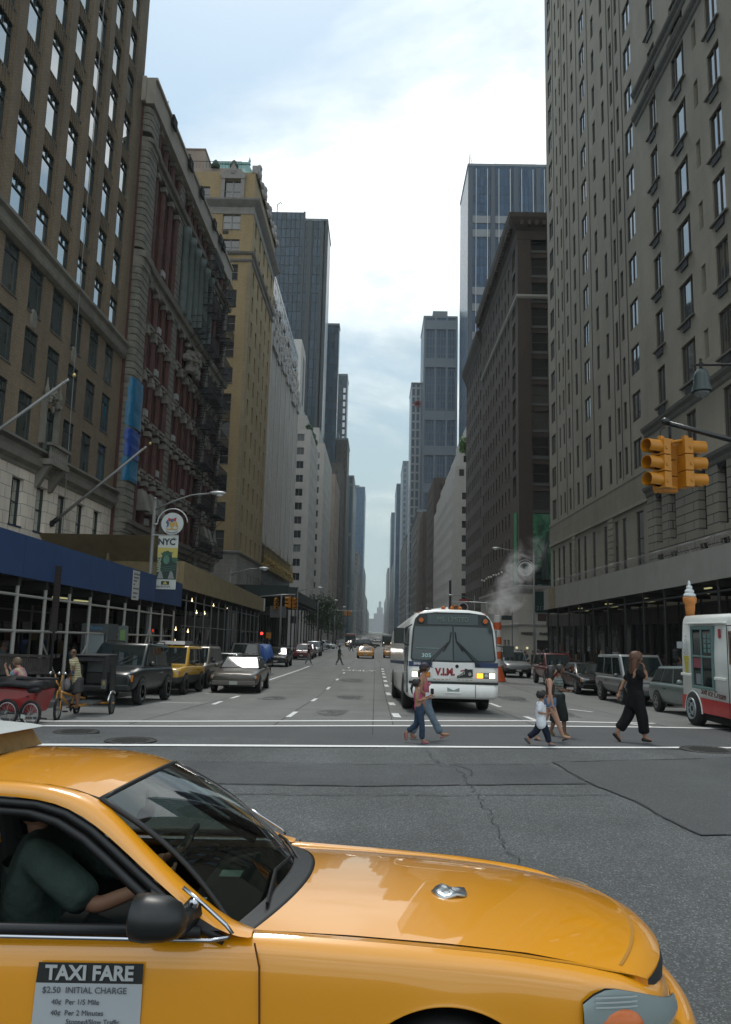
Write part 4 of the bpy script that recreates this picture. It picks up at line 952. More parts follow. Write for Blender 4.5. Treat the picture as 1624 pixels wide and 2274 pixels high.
mb = MB(); mb.box(X+.15, X+.17, Y0+5, Y0+16, -1.2, 6); mb.box(X+1.5, X+3.8, Y0+.14, Y0+.16, -1.4, 1.6); mb.build('shop_glazing', p_dark, p)
mb = MB(); mb.box(X+1.98, X+3.3, Y0-.1, Y0+.1, 3.4, 4.15); mb.build('notice_board', mat('dark_red_panel', (.05, .018, .015), .6), p)
cornice(p, 'R', X-.08, Y0-.08, Y1, [(.02, 2.85), (.12, 2.9), (.12, 3.05), (.02, 3.1)], grey_tr, 'string_course', north=26)
cornice(p, 'R', X-.08, Y0-.08, Y1, [(.02, 6.3), (.1, 6.35), (.3, 6.8), (.3, 7.1), (.02, 7.2)], grey_tr, 'string_course', north=26)
text_obj('WINDSOR', .42, frameM((X+.9, Y0-.12, 2.05), (1, 0, 0), (0, 0, 1)), mat('sign_black', (.01, .01, .01), .5), p, 'shop_lettering', .03, sx=.78, bold=.012)
text_obj('PHARMACY', .42, frameM((X+2.95, Y0-.12, 2.05), (1, 0, 0), (0, 0, 1)), mat('sign_black', (.01, .01, .01), .5), p, 'shop_lettering', .03, sx=.78, bold=.012)
for x in (.75, 1.55-1.9, 3.55): 
    mb = MB(); mb.ball((X+x+.0, Y0-.28, .55), .13, 10); mb.box(X+x-.03, X+x+.03, Y0-.2, Y0-.08, .38, .5, 1); mb.build('globe_lamp', [mat('globe_glow', (.8, .75, .5), .4, emit=(1, .85, .5), es=.55), black_iron], p)
mb = MB()
for k in range(9): mb.cut(); mb.ball((X-.9+.0*k, Y0+6+k*2.1, 9.0+random.uniform(-.1, .1)), .13, 8)
mb.build('floodlight', mat('lamp_white', (.7, .68, .6), .3), p)
p = block('second brown brick block adjoining the cornice block on the right', 'R', XR, 113.7, 134, 47.7, br_dk2, [1.4+2.5*k for k in range(8)], 3.0, 4, .9, 1.7, [], pane=p_dark, frame=fr_brown, depth=24, base=-2)
cornice(p, 'R', XR, 113.7, 134, [(.05, 45.2), (.3, 46), (.8, 47), (.9, 47.6), (.05, 47.9)], br_dk2)
p = block('white brick apartment house with stepped planted terraces on the right', 'R', XR, 158, 211, 33.2, white_br, [1.6+3.1*k for k in range(17)], 2.95, 2.5, .9, 1.5, [3.2, 7.5, 12], style='hung', nw=2.6, depth=24, base=-2.4)
mb = MB()
for k, (a, h0, h1, d) in enumerate(((.6, 33.2, 36.2, 160), (1.5, 36.2, 39.2, 163), (2.6, 39.2, 42.4, 167), (3.8, 42.4, 45.6, 171), (5.0, 45.6, 50, 176))): mb.box(XR+a, XR+22, 158.0+(k+1)*.9, 210-k*2, h0, h1)
mb.build('terrace_storey', white_br, p)
mb = MB()
for k in range(5):
    for c in range(5): x = XR+1.4+k+c*3.; mb.box(x, x+1.0, 158.0+(k+1)*.9-.04, 158.0+(k+1)*.9, 34.2+3.1*k, 35.6+3.1*k)
mb.build('terrace_window', p_dark, p)
mb = MB(); random.seed(5)
for k in range(900):
    a = random.random(); c = Vector((XR+1.6+random.uniform(0, 5.2), 160.3+random.uniform(-.8, .8), 40.2+random.gauss(.6, .8))); 
    u = Vector((random.gauss(0, 1), random.gauss(0, 1), random.gauss(0, 1))).normalized()*.22; v = u.cross(Vector((random.random(), random.random(), 1))).normalized()*.16
    mb.quad(c-u-v, c+u-v, c+u+v, c-u+v)
mb.build('terrace_planting', mat('terrace_leaves_bright', (.10, .20, .04), .8, var=.4, scale=3), p)
mb = MB(); mb.box(XR+.2-.6, XR+.02, 159.5, 160.2, 1.5, 12.5); mb.box(XR+3.2, XR+4.6, 157.7, 157.95, -.5, 12.5); mb.build('banner', mat('purple_banner', (.02, .008, .022), .7), p)
block('narrow brown brick block with cornice past the white terraced house', 'R', XR, 213, 241, 44.5, br_dk2, [2+3.2*k for k in range(8)], 3.1, 4, 1, 1.8, [2, 5], pane=p_dark, frame=fr_brown, depth=18, base=-2.6)
block('lower brown block with red window strips on the right', 'R', XR, 262, 284, 42.5, br_dk, [2+3.2*k for k in range(6)], 3.1, 4, 1, 1.8, [2, 5], pane=p_dark, frame=fr_brown, depth=18, base=-2.6)
cw = curtain('steel_blue_curtain', (.020, .036, .055), (.012, .030, .055), (.035, .065, .10), 1.65, 3.9, .17, 1.6, .4)
p = tower('tall dark blue glass tower with thin white vertical lines', 'R', 34, 298, 328, 193.5, cw, 40)
mb = MB(); mb2 = MB(); mb3 = MB()
for k in range(9):
    mb.cut(); mb.box(37.3+k*4.68-.07, 37.3+k*4.68+.07, 297.2, 298, 0, 192)
mb.build('white_mullion', mat('white_mullion', (.62, .62, .60), .5), p)
for k in range(5): x = 34.9+k*9.3; mb2.cut(); mb2.box(x-.9, x+.9, 297.0, 298, 0, 192.5)
mb2.build('dark_pier', mat('navy_metal', (.022, .034, .048), .5), p)
for z in (168, 162, 118, 112.5, 130, 90, 137):
    for k in range(4 if z > 115 else 2): x = 35.9+k*9.3; mb3.cut(); mb3.box(x, x+7.3, 297.6, 298, z, z+3.2)
mb3.build('louvre_band', mat('louvre_grey', (.16, .17, .18), .6), p)
mb = MB(); mb.tube([(34.6, 299, 194), (34.9, 299, 199.5)], .15, 5); mb.tube([(36, 299, 194), (35.2, 299, 198)], .1, 5); mb.build('antenna', black_iron, p)
p = tower('grey stone and glass office tower left of the dark blue tower', 'R', 20, 358, 385, 152, curtain('grid_tower', (.10, .125, .15), (.03, .055, .085), (.05, .085, .12), 1.35, 3.9, .32, 1.6), 16)
mb = MB()
for x in (20.0, 25.2, 30.6, 35.3): mb.box(x-.6+.6, x+.9, 357, 358, 0, 152)
for z in (146, 127, 101, 84, 66): mb.box(20, 36, 357.2, 357.98, z, z+4.5)
mb.build('stone_pier', mat('tower_stone', (.14, .165, .19), .7), p)
p = tower('narrow tower of pale floor bands with a faint red mark', 'R', XR, 375, 400, 124, curtain('band_tower', (.34, .36, .37), (.03, .045, .06), (.06, .08, .095), 2.2, 4.3, .42, 1.6), 14)
mb = MB()
for a in range(6): mb.box(-1.6, 1.6, -.15, .15, -.4, .4, 0, Matrix.Translation((18.2, 374.6, 114)) @ Matrix.Rotation(a*pi/6, 4, 'Y'))
mb.build('red_mark', mat('faint_red', (.4, .06, .06), .6), p)
tower('dark navy tower with one white vertical line farther down the right', 'R', XR, 656, 720, 126, curtain('navy_far', (.02, .035, .05), (.02, .035, .055), (.04, .06, .08), 3, 4, .3, 1.6), 22)
tower('pale blue grey tower behind the banded tower', 'R', XR+1, 525, 575, 117, curtain('pale_far', (.2, .22, .23), (.08, .1, .12), (.12, .14, .16), 3, 4, .8, 1.6), 20)
tower('hazy blue slab at the far right side of the avenue', 'R', XR, 900, 975, 138, curtain('blue_far', (.06, .09, .12), (.03, .06, .09), (.05, .09, .12), 3, 4, .4, 1.6), 22)
for k, (Y, Yb, H, c, lab) in enumerate(((300, 355, 48, (.12, .1, .085), 'brown block below the banded tower on the right'), (410, 510, 52, (.16, .15, .14), 'grey block past the banded tower on the right'), (740, 880, 66, (.17, .17, .17), 'grey block past the navy tower on the right'), (1141, 1300, 92, (.2, .2, .2), 'tall hazy block near the end of the right side'), (1320, 1600, 55, (.22, .22, .22), 'last hazy block closing the right side'))):
    tower(lab, 'R', XR, Y, Yb, H, curtain('far_wall_r%d' % k, c, (.04, .045, .05), (.09, .09, .09), 3.2, 3.6, 1.0, 1.5), 20)
p = bld('faint stepped building closing the far end of the avenue', 'building', (0, 2600, -2.6))
mb = MB(); mb.box(-30, 50, 2600, 2640, -2.6, 40); mb.box(-8, 26, 2605, 2640, 40, 58); mb.box(2, 22, 2610, 2640, 58, 78); mb.box(8, 16, 2612, 2630, 78, 98); mb.build('wall', curtain('end_wall', (.25, .25, .25), (.1, .1, .1), (.14, .14, .14), 4, 4, 1.2, 1.5), p)
# blue and white domed roof structure seen over the brown block
p = empty('roof_structure', (24, 98, 49), 'blue and white rounded rooftop structure peeking over the brown cornice', 'rooftop structure')
mb = MB(); mb.lathe([(2.6, 49), (2.6, 55.5), (2.2, 57), (1.2, 58), (.02, 58.4)], (27.2, 98, 0), 20); mb.build('drum', mat('bright_blue', (.01, .05, .32), .4), p, True)
mb = MB(); mb.lathe([(2.75, 55.6), (2.6, 56.8), (1.9, 58.1), (.9, 58.8), (.02, 59)], (26.8, 98.3, 0), 20); mb.lathe([(1.0, 49), (1.0, 52.5), (.7, 53.4), (.02, 53.7)], (24.2, 97, 0), 14); mb.build('dome', mat('white_dome', (.7, .72, .74), .4), p, True)
# ================================================================= sheds and street furniture
blue_pl = mat('blue_painted_plywood', (.016, .045, .125), .6, var=.12, scale=1.3)
plywood = mat('raw_plywood', (.23, .18, .095), .8, var=.2, scale=1.5)
grey_pl = mat('grey_painted_plywood', (.225, .22, .20), .7, var=.1, scale=.9)
green_pl = mat('dark_green_plywood', (.012, .022, .018), .6)
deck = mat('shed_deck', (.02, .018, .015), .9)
post_cream = mat('cream_pipe', (.30, .29, .26), .6); post_dark = mat('dark_pipe', (.012, .012, .012), .6); post_grey = mat('grey_pipe', (.12, .12, .115), .6)
bulb_m = mat('bulb_glow', (.9, .8, .5), .4, emit=(1, .80, .42), es=3.0)
tube_m = mat('fluorescent_glow', (.8, .8, .5), .4, emit=(.85, .82, .38), es=.35)
shopd = mat('shop_front_dark', (.012, .014, .014), .4); shopw = mat('shop_front_tone', (.05, .035, .02), .5)
def shed(label, X, back, Y0, Y1, zt, zb, fas, post, ys, rails, braces=(), fascia_t=.06, pr=.05, far_end=True, near_end=True, lights=()):
    s = 1 if X > 0 else -1; p = empty('sidewalk_shed', (X, Y0, G(Y0)), label, 'sidewalk shed', 'sidewalk sheds')
    T = lambda y: zt[0]+(zt[1]-zt[0])*(y-Y0)/(Y1-Y0); B = lambda y: zb[0]+(zb[1]-zb[0])*(y-Y0)/(Y1-Y0)
    mb = MB(); n = int((Y1-Y0)/2.44)+1
    for k in range(n):                           # sheets of plywood with hairline joints
        a, b = Y0+(Y1-Y0)*k/n, Y0+(Y1-Y0)*(k+1)/n-.012; t = random.uniform(0, .006)
        x0, x1 = X-s*t, X+s*fascia_t
        mb.hexa([(x0, a, B(a)), (x1, a, B(a)), (x1, b, B(b)), (x0, b, B(b)), (x0, a, T(a)), (x1, a, T(a)), (x1, b, T(b)), (x0, b, T(b))])
    for y in ([Y1-.06] if far_end else []) + ([Y0] if near_end else []): mb.box(X+s*.07, back, y, y+.05, B(y), T(y))
    mb.build('fascia', fas, p)
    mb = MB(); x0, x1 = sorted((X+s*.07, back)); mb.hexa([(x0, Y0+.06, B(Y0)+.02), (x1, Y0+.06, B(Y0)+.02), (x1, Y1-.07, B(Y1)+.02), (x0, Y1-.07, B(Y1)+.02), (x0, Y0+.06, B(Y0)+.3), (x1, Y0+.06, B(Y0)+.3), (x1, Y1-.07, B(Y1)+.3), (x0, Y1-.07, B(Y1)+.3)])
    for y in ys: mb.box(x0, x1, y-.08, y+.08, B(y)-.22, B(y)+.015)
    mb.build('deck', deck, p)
    for y in ys:
        for xx, nm in ((X+s*.12, 'post'), (back-s*.4, 'post')):
            mb = MB(); mb.tube([(xx, y, G(y)+.15), (xx, y, B(y)-.2)], pr, 8); mb.box(xx-.12, xx+.12, y-.12, y+.12, G(y)+.15, G(y)+.18); mb.build(nm, post, p)
    mb = MB()
    for dz in rails:
        a, b = ys[0]-.8, ys[-1]; mb.tube([(X+s*.12+s*.0, a, B(a)+dz), (X+s*.12, b, B(b)+dz)], pr*.75, 6)
        mb.tube([(back-s*.4, a, B(a)+dz), (back-s*.4, b, B(b)+dz)], pr*.75, 6)
    for i, za, zb_ in braces:
        a, b = ys[i], ys[i+1]; mb.tube([(X+s*.12, a, G(a)+za), (X+s*.12, b, G(b)+zb_)], pr*.6, 6)
    if mb.v: mb.build('rail', post, p)
    for x, y, z, kind in lights:
        mb = MB()
        if kind == 'b': mb.ball((x, y, z), .05, 8); mb.tube([(x, y, z+.04), (x, y, z+.15)], .012, 5); mb.build('bulb', bulb_m, p)
        else: mb.box(x-.05, x+.05, y-.6, y+.6, z, z+.05); mb.build('light_tube', tube_m, p)
    return p
ysL = [16.3, 18.0, 19.7, 21.4, 23.1, 24.8, 26.5, 28.3, 30.0, 31.6, 33.3, 35.2]
p = shed('blue painted sidewalk shed on cream pipe posts nearest on the left', -9.0, -15.1, 15.0, 36.0, (4.27, 3.92), (3.2, 2.86), blue_pl, post_cream, ysL, (-.45, -1.35),
     [(3, 1.75, .3), (4, .3, 1.7), (8, .3, 2.6), (9, 2.6, .3), (6, .3, 2.6)], near_end=False, lights=[(-10.3, y, 2.9-.017*(y-18), 't') for y in (20.4, 25.4, 27.2)])
mb = MB(); mb.box(-8.99, -8.97, 28.55, 29.35, 2.9, 3.98); mb.build('notice', mat('notice_white', (.42, .42, .40), .6), p)
mb = MB(); random.seed(3)
for k, (z, w) in enumerate(((3.85, .62), (3.72, .5), (3.6, .3), (3.47, .16), (3.32, .55), (3.15, .5), (3.0, .4))):
    y = 28.63
    while y < 28.6+w+.05: l = random.uniform(.04, .1); mb.box(-8.969, -8.965, y, y+l, z-.03, z+.03); y += l+.03
mb.build('notice_lines', mat('ink_grey', (.06, .065, .07), .6), p)
# dark shop fronts behind the left shed
def shopfront(X, Y0, Y1, zt, label, seed, pal):
    random.seed(seed); s = 1 if X > 0 else -1; p = empty('shop_front', (X, Y0, G(Y0)), label, 'shop front')
    mb = MB(); mb.box(X, X+s*.08, Y0, Y1, G(Y1)+.1, zt); mb.build('glazing', p_dark, p)
    mb = MB(); y = Y0
    while y < Y1:
        w = random.uniform(1.6, 3.6); mb.box(X-s*.12, X+s*.0, y, y+random.choice((.12, .3, .5)), G(y)+.1, zt)
        y += w
    mb.box(X-s*.1, X, Y0, Y1, zt-.9, zt); mb.box(X-s*.12, X, Y0, Y1, G(Y1)+.1, G(Y0)+.65); mb.build('frame', mat('shop_frame', (.03, .026, .022), .6), p)
    for k in range(int((Y1-Y0)/2.6)):
        y = Y0+random.uniform(.5, 1.2)+k*2.6; z = G(y)+random.uniform(.8, 1.9); w = random.uniform(.3, 1.0); h = random.uniform(.25, .8); mb = MB(); mb.box(X-s*.13, X-s*.14, y, y+w, z, z+h); mb.build('poster', mat('poster_%d' % random.randrange(len(pal)), random.choice(pal), .6), p)
    return p
pal = [(.10, .025, .02), (.06, .09, .12), (.16, .14, .10), (.03, .06, .05), (.12, .08, .03)]
shopfront(-14.9, 22.3, 43.3, 2.9, 'dark row of shop windows under the blue shed', 1, pal)
shopfront(-14.7, 44, 69, 2.7, 'dark row of shop windows under the raw plywood shed', 2, pal)
shopfront(14.9, 26, 68.5, 3.6, 'dark shop windows with posters under the grey shed', 4, pal)
ysP = [37.4+1.95*k for k in range(13)]
p = shed('raw plywood sidewalk shed hung with bare bulbs, between the blue shed and the side street', -9.0, -15.0, 36.1, 62.4, (4.97, 4.30), (3.71, 3.30), plywood, post_grey, ysP, (-.5, -1.7),
     [(2, .3, 3.), (5, .3, 3.), (9, 3., .3), (11, .3, 3)], lights=[(-9.7, y, 3.3+dz, 'b') for y, dz in ((38.6, .1), (41.0, .0), (42.2, -.6), (46.5, -.1), (51, -.1), (38.0, -1.5), (40.5, -1.6), (38.0, -2.1), (44.2, -.6))], pr=.04)
mb = MB(); mb.hexa([(-15.0, 36.0, 4.9), (-9.9, 36.0, 4.9), (-9.9, 36.05, 4.9), (-15.0, 36.05, 4.9), (-15.6, 34.4, 5.95), (-9.6, 34.4, 5.95), (-9.6, 34.45, 5.95), (-15.6, 34.45, 5.95)])
mb.box(-15.0, -9.2, 36.0, 36.08, 3.95, 4.95)
for x in (-12.4, -9.7, -14.6): mb.box(x-.05, x+.05, 35.5, 36.1, 3.9, 5.3)
mb.build('outrigger_board', plywood, p)
mb = MB(); mb.box(-9.02, -8.9, 62.35, 62.5, 3.3, 4.3); mb.build('end_trim', mat('white_trim', (.45, .45, .42), .6), p)
ysR = [22.4, 25, 27.6, 30.2, 32.8, 35.4, 38, 40.8, 43.6, 46.4, 49, 52, 55]
p = shed('long grey painted sidewalk shed on black posts along the right side', 11.9, 15.0, 20.9, 55.8, (5.24, 5.16), (4.14, 3.72), grey_pl, post_dark, ysR, (-.4,), pr=.055, lights=[(12.6+(k % 2)*1.2, 24.+k*3.1, 3.95-.013*k*3, 't') for k in range(10)])
mb = MB(); mb.box(11.86, 11.885, 52.3, 54.1, 3.77, 5.15); mb.build('bare_panel', mat('bare_plywood', (.19, .15, .085), .8, var=.3, scale=2), p)
mb = MB(); n = 900; mb.tube([(12.4+.28*cos(k*.7), 21+k*.038, 5.5+.28*sin(k*.7)) for k in range(n)], .007, 3, caps=False); mb.build('razor_wire', mat('wire', (.22, .22, .21), .4, .5), p)
p = shed('dark green sidewalk shed across the side street on the left', -9.4, -15.2, 83.0, 122, (6.45, 6.2), (5.3, 5.0), green_pl, post_dark, [84+4*k for k in range(10)], (-.4,), pr=.07)
mb = MB(); mb.box(-9.4, -14.0, 82.9, 83.0, 5.25, 6.5); mb.build('fascia_side', green_pl, p); mb = MB(); mb.box(-30, -15.3, 83.2, 83.35, -1.4, 5.2); mb.box(-30, -14, 82.95, 83.1, 5.25, 6.5); mb.build('added_shade_wall', deck, p)  # dark wall added for the shade under the shed, fascia carried on above
shopfront(-14.8, 86, 130, 4.6, 'dark shop windows under the dark green shed', 9, pal)

# slatted timber barrier under the blue shed
p = empty('slatted_barrier', (-9.2, 18.6, 0), 'weathered slatted timber barrier fixed to the cream shed posts', 'barrier')
mb = MB()
for k in range(24): y = 18.75+k*.135; mb.box(-9.06, -9.02, y, y+.08, .78-.01*k, 1.18-.008*k)
mb.build('slat', mat('grey_timber', (.07, .062, .055), .9, var=.3, scale=3), p)
mb = MB()
for z in (1.18, .74): mb.hexa([(-9.08, 18.6, z), (-8.99, 18.6, z), (-8.99, 22.1, z-.16), (-9.08, 22.1, z-.16), (-9.08, 18.6, z+.07), (-8.99, 18.6, z+.07), (-8.99, 22.1, z-.09), (-9.08, 22.1, z-.09)])
mb.build('rail', mat('grey_timber', (.07, .062, .055), .9), p)
# telephone kiosk
p = empty('phone_kiosk', (-9.4, 26.4, G(26)), 'grey telephone kiosk with pale poster panel and Phone header by the blue shed posts', 'phone kiosk')
mb = MB(); mb.box(-9.75, -9.05, 26.3, 26.38, -.2, 1.35); mb.box(-9.85, -9.75, 26.25, 27.2, -.2, 1.95); mb.box(-9.05, -8.97, 26.25, 27.2, -.2, 1.95); mb.box(-9.86, -8.96, 26.24, 27.2, 1.72, 2.0); mb.build('cabinet', mat('kiosk_metal', (.10, .11, .115), .4, .4), p)
mb = MB(); mb.box(-9.72, -9.1, 26.22, 26.3, .75, 1.68); mb.build('poster_panel', mat('poster_pale', (.30, .34, .35), .5), p)
text_obj('Phone', .2, frameM((-9.41, 26.235, 1.86), (1, 0, 0), (0, 0, 1)), mat('phone_blue', (.05, .25, .45), .5), p, 'lettering', .004)
mb = MB(); mb.box(-8.88, -8.55, 27.0, 27.06, .9, 1.95); mb.build('side_panel', mat('kiosk_side', (.12, .14, .13), .5), p)
mb = MB(); mb.box(-8.8, -8.63, 26.98, 27.0, 1.45, 1.8); mb.build('sticker', mat('sticker_green', (.18, .3, .1), .5), p)

# ------------------------------------------------------------- lamps and signals
steel = mat('grey_steel', (.16, .165, .16), .5, .3); alu = mat('pale_alloy', (.42, .43, .43), .4, .4); glassl = mat('lamp_glass', (.5, .5, .47), .2)
sig_y = mat('signal_yellow', (.46, .18, .006), .45, var=.08, scale=5); black = mat('matt_black', (.006, .006, .006), .7)
def lamp(x, y, reach, ztop, zarm, label, arm_up=.45):
    s = 1 if reach > 0 else -1; z0 = G(y)+.15
    p = empty('street_lamp', (x, y, z0), label, 'street lamp', 'street lamps along the avenue')
    mb = MB(); mb.tube([(x, y, z0), (x, y, z0+.9), (x, y, ztop)], [.13, .085, .065], 10); mb.ball((x, y, ztop+.03), .08, 8); mb.build('pole', steel, p, True)
    mb = MB(); mb.tube([(x, y, zarm-.12), (x+reach*.3, y, zarm+arm_up*.35), (x+reach*.65, y, zarm+arm_up*.85), (x+reach, y, zarm+arm_up)], [.045, .04, .035, .035], 8); mb.build('arm', steel, p, True)
    mb = MB(); c = (x+reach+s*.3, y, zarm+arm_up)
    mb.loft([[(c[0]+dx*s, c[1]+w*cos(t), c[2]+h*sin(t)+.02) for t in [2*pi*j/10 for j in range(10)]] for dx, w, h in ((-.32, .06, .05), (-.2, .12, .08), (.0, .15, .09), (.22, .13, .07), (.34, .05, .03))]); mb.build('lamp_head', alu, p, True)
    mb = MB(); mb.ball((c[0]+.08*s, c[1], c[2]-.06), (.15, .1, .08), 8); mb.build('lens', glassl, p, True)
    return p
pl = lamp(-9.3, 31.8, 2.3, 7.15, 6.85, 'street lamp with round crest sign rising behind the blue shed', .62)
# crest sign and banner on that pole
p = empty('crest_sign', (-9.0, 31.7, 5.6), 'round white sign with a coloured coat of arms under a chrome arch', 'sign')
mb = MB(); cx, cz, yy = -8.49, 6.15, 31.7
mb.disc((cx, yy, cz), .455, 'y', 40, 0, .05); mb.build('disc', mat('sign_white', (.45, .47, .46), .5), p)
mb = MB(); mb.tube([(cx+.62*cos(t), yy, cz+.02+.6*sin(t)) for t in [pi*1.02-(pi*1.0)*k/20 for k in range(21)]], .028, 8); mb.tube([(cx-.62, yy, cz-.02), (-9.3, yy+.05, cz-.05)], .03, 6); mb.build('arch', alu, p, True)
def shp(name, pts, m, dy, parent=p, yy_=31.7, t=.01):
    mb = MB(); f = [(x, yy_-dy, z) for x, z in pts]; b = [(x, yy_-dy+t, z) for x, z in pts]; mb.loft([f, b]); return mb.build(name, m, parent)
def ell(x, z, rx, rz, n=14): return [(x+rx*cos(2*pi*j/n), z+rz*sin(2*pi*j/n)) for j in range(n)]
cg = mat('crest_gold', (.42, .27, .06), .6); cr = mat('crest_red', (.38, .03, .03), .6); cb = mat('crest_blue', (.05, .1, .2), .6)
shp('shield', [(cx-.11, cz+.06), (cx+.11, cz+.06), (cx+.11, cz-.08), (cx, cz-.2), (cx-.11, cz-.08)], cg, .04)
shp('supporter', [(cx-.27, cz+.05), (cx-.2, cz+.16), (cx-.13, cz+.02), (cx-.15, cz-.12), (cx-.24, cz-.17), (cx-.2, cz-.05)], cb, .04); shp('supporter', [(cx+.14, cz+.1), (cx+.2, cz+.05), (cx+.25, cz-.1), (cx+.28, cz-.16), (cx+.16, cz-.14), (cx+.13, cz-.02)], cg, .04)
shp('helmet', ell(cx-.02, cz+.13, .06, .08), cb, .045); shp('plume', [(cx-.16, cz+.24), (cx-.04, cz+.18), (cx-.12, cz+.08), (cx-.19, cz+.14)], cr, .05); shp('plume', [(cx+.02, cz+.2), (cx+.17, cz+.26), (cx+.14, cz+.1), (cx+.04, cz+.1)], cr, .05)
shp('scroll', [(cx-.25, cz-.19), (cx-.12, cz-.22), (cx, cz-.19), (cx+.12, cz-.22), (cx+.26, cz-.19), (cx+.22, cz-.25), (cx+.1, cz-.27), (cx, cz-.25), (cx-.1, cz-.27), (cx-.22, cz-.25)], cg, .04)
ink = mat('sign_ink', (.012, .03, .035), .6)
for k, ch in enumerate('BARBADOS'):
    a = -pi/2+(k-3.5)*.165; text_obj(ch, .085, frameM((cx+.39*cos(a), yy-.035, cz+.39*sin(a)), (-sin(a), 0, cos(a)), (-cos(a), 0, -sin(a))), ink, p, 'lettering', .004)
p = empty('street_banner', (-9.0, 31.7, 3.4), 'tall banner reading NYC with a green statue on yellow, hanging under the crest sign', 'banner')
bx0, bx1, yy = -9.02, -8.2, 31.68
mb = MB(); mb.box(bx0, bx1, yy, yy+.02, 3.47, 5.64); mb.build('cloth', mat('banner_white', (.46, .48, .46), .7), p)
mb = MB(); mb.tube([(-9.3, yy, 5.66), (bx1, yy, 5.66)], .02, 6); mb.tube([(-9.3, yy, 3.46), (bx1, yy, 3.46)], .02, 6); mb.build('bracket', alu, p)
def bs(name, pts, m, k=1): return shp(name, pts, m, .006*k, p, yy, .004)
ban_y = mat('banner_yellow', (.42, .36, .09), .7); ban_g = mat('banner_green', (.03, .095, .06), .7); ban_d = mat('banner_dark', (.015, .035, .03), .7); ban_l = mat('banner_pale_grey', (.2, .22, .21), .7); ban_m = mat('banner_mid_green', (.07, .17, .12), .7)
bs('field', [(bx0, 5.15), (bx1, 5.15), (bx1, 4.75), (bx0, 4.75)], ban_y); bs('field', [(bx0, 4.75), (bx1, 4.75), (bx1, 3.85), (bx0, 3.85)], ban_g)
bs('figure', [(bx0+.2, 4.2), (bx0+.18, 4.55), (bx0+.22, 4.95), (bx0+.4, 5.02), (bx0+.58, 4.95), (bx0+.62, 4.6), (bx1, 4.5), (bx1, 3.85), (bx0, 3.85), (bx0, 4.1)], ban_d, 2)
bs('face', ell(bx0+.38, 4.66, .13, .19), ban_m, 3); bs('crown', [(bx0+.2, 4.82), (bx0+.58, 4.84), (bx0+.64, 4.98), (bx0+.5, 4.92), (bx0+.45, 5.04), (bx0+.38, 4.93), (bx0+.28, 5.02), (bx0+.26, 4.91), (bx0+.14, 4.94)], ban_g, 4)
for x in (bx0+.16, bx0+.6): bs('drapery', [(x-.12, 3.88), (x+.14, 3.88), (x+.06, 4.15), (x-.03, 4.2)], ban_l, 3)
for z in (4.36, 4.28, 4.2): bs('fold', [(bx0+.22, z-.03), (bx1, z+.05), (bx1, z+.065), (bx0+.22, z-.015)], ban_m, 4)
bs('logo', [(bx0+.22, 3.63), (bx0+.55, 3.63), (bx0+.55, 3.78), (bx0+.22, 3.78)], ban_d, 1); bs('logo_leaf', [(bx0+.3, 3.65), (bx0+.47, 3.65), (bx0+.44, 3.72), (bx0+.385, 3.77), (bx0+.33, 3.72)], ban_y, 2)
text_obj('NYC', .36, frameM(((bx0+bx1)/2-.06, yy-.01, 5.38), (1, 0, 0), (0, 0, 1)), ink, p, 'lettering', .004, bold=.012, sx=.95)
for k in range(5): a = R(30+k*28); x, z = bx1-.17+.08*cos(a), 5.45+.08*sin(a); bs('spike', [(x-.012*sin(a), z+.012*cos(a)), (x+.1*cos(a), z+.1*sin(a)), (x+.012*sin(a), z-.012*cos(a))], ink, 1)
text_obj('BARBADOS', .2, frameM((bx0+.1, yy-.012, 4.55), (0, 0, 1), (-1, 0, 0)), mat('banner_letter', (.42, .42, .3), .7), p, 'lettering', .004, sx=.8)
text_obj('North Fork', .13, frameM((bx0+.3, yy-.01, 3.56), (1, 0, 0), (0, 0, 1)), ink, p, 'lettering', .004)

lamp(-9.3, 49.2, 1.8, 5.6, 5.35, 'street lamp rising out of the plywood shed, second from the left front', .35)
lamp(-8.9, 88, 2.2, 6.6, 6.2, 'street lamp just past the dark green shed corner', .4)
lamp(-8.8, 118, 2.4, 6.2, 5.9, 'street lamp at the far end of the dark green shed', .45); lamp(-8.8, 150, 2.4, 6.2, 5.9, 'distant street lamp among the trees on the left', .4); lamp(-8.8, 185, 2.6, 6.2, 5.9, 'farthest street lamp on the left', .4)
p = lamp(12.15, 60.5, -2.6, 8.2, 7.75, 'street lamp with a round sign half hidden in steam on the right', .8)
q = empty('round_sign', (11.4, 60.3, 6.5), 'round pale sign with a small green emblem behind the steam', 'sign'); mb = MB(); mb.disc((11.45, 60.3, 7.0), .56, 'y', 32, 0, .05); mb.build('disc', mat('sign_white', (.45, .47, .46), .5), q)
mb = MB(); mb.disc((11.45, 60.26, 7.0), .44, 'y', 32, 0, .03, .4); mb.poly([(11.45+x, 60.24, 7.0+z) for x, z in ((-.15, -.18), (.0, -.2), (.2, -.05), (.12, .16), (0, .25), (-.03, .0))]); mb.build('emblem', mat('emblem_green', (.16, .24, .21), .6), q)
mb = MB(); mb.tube([(11.45+.68*cos(t), 60.3, 7.0+.68*sin(t)) for t in [pi*k/16-.1 for k in range(17)]], .03, 6); mb.build('arch', alu, q, True)
p = lamp(12.0, 96, -2.6, 6.5, 6.1, 'street lamp beside the second brown block on the right', .4)
q = empty('round_sign', (11.2, 95.8, 5), 'round white sign with dark rings above the bus roof', 'sign'); mb = MB(); mb.disc((10.6, 95.8, 5.05), .62, 'y', 32, 0, .05); mb.build('disc', mat('sign_white', (.45, .47, .46), .5), q)
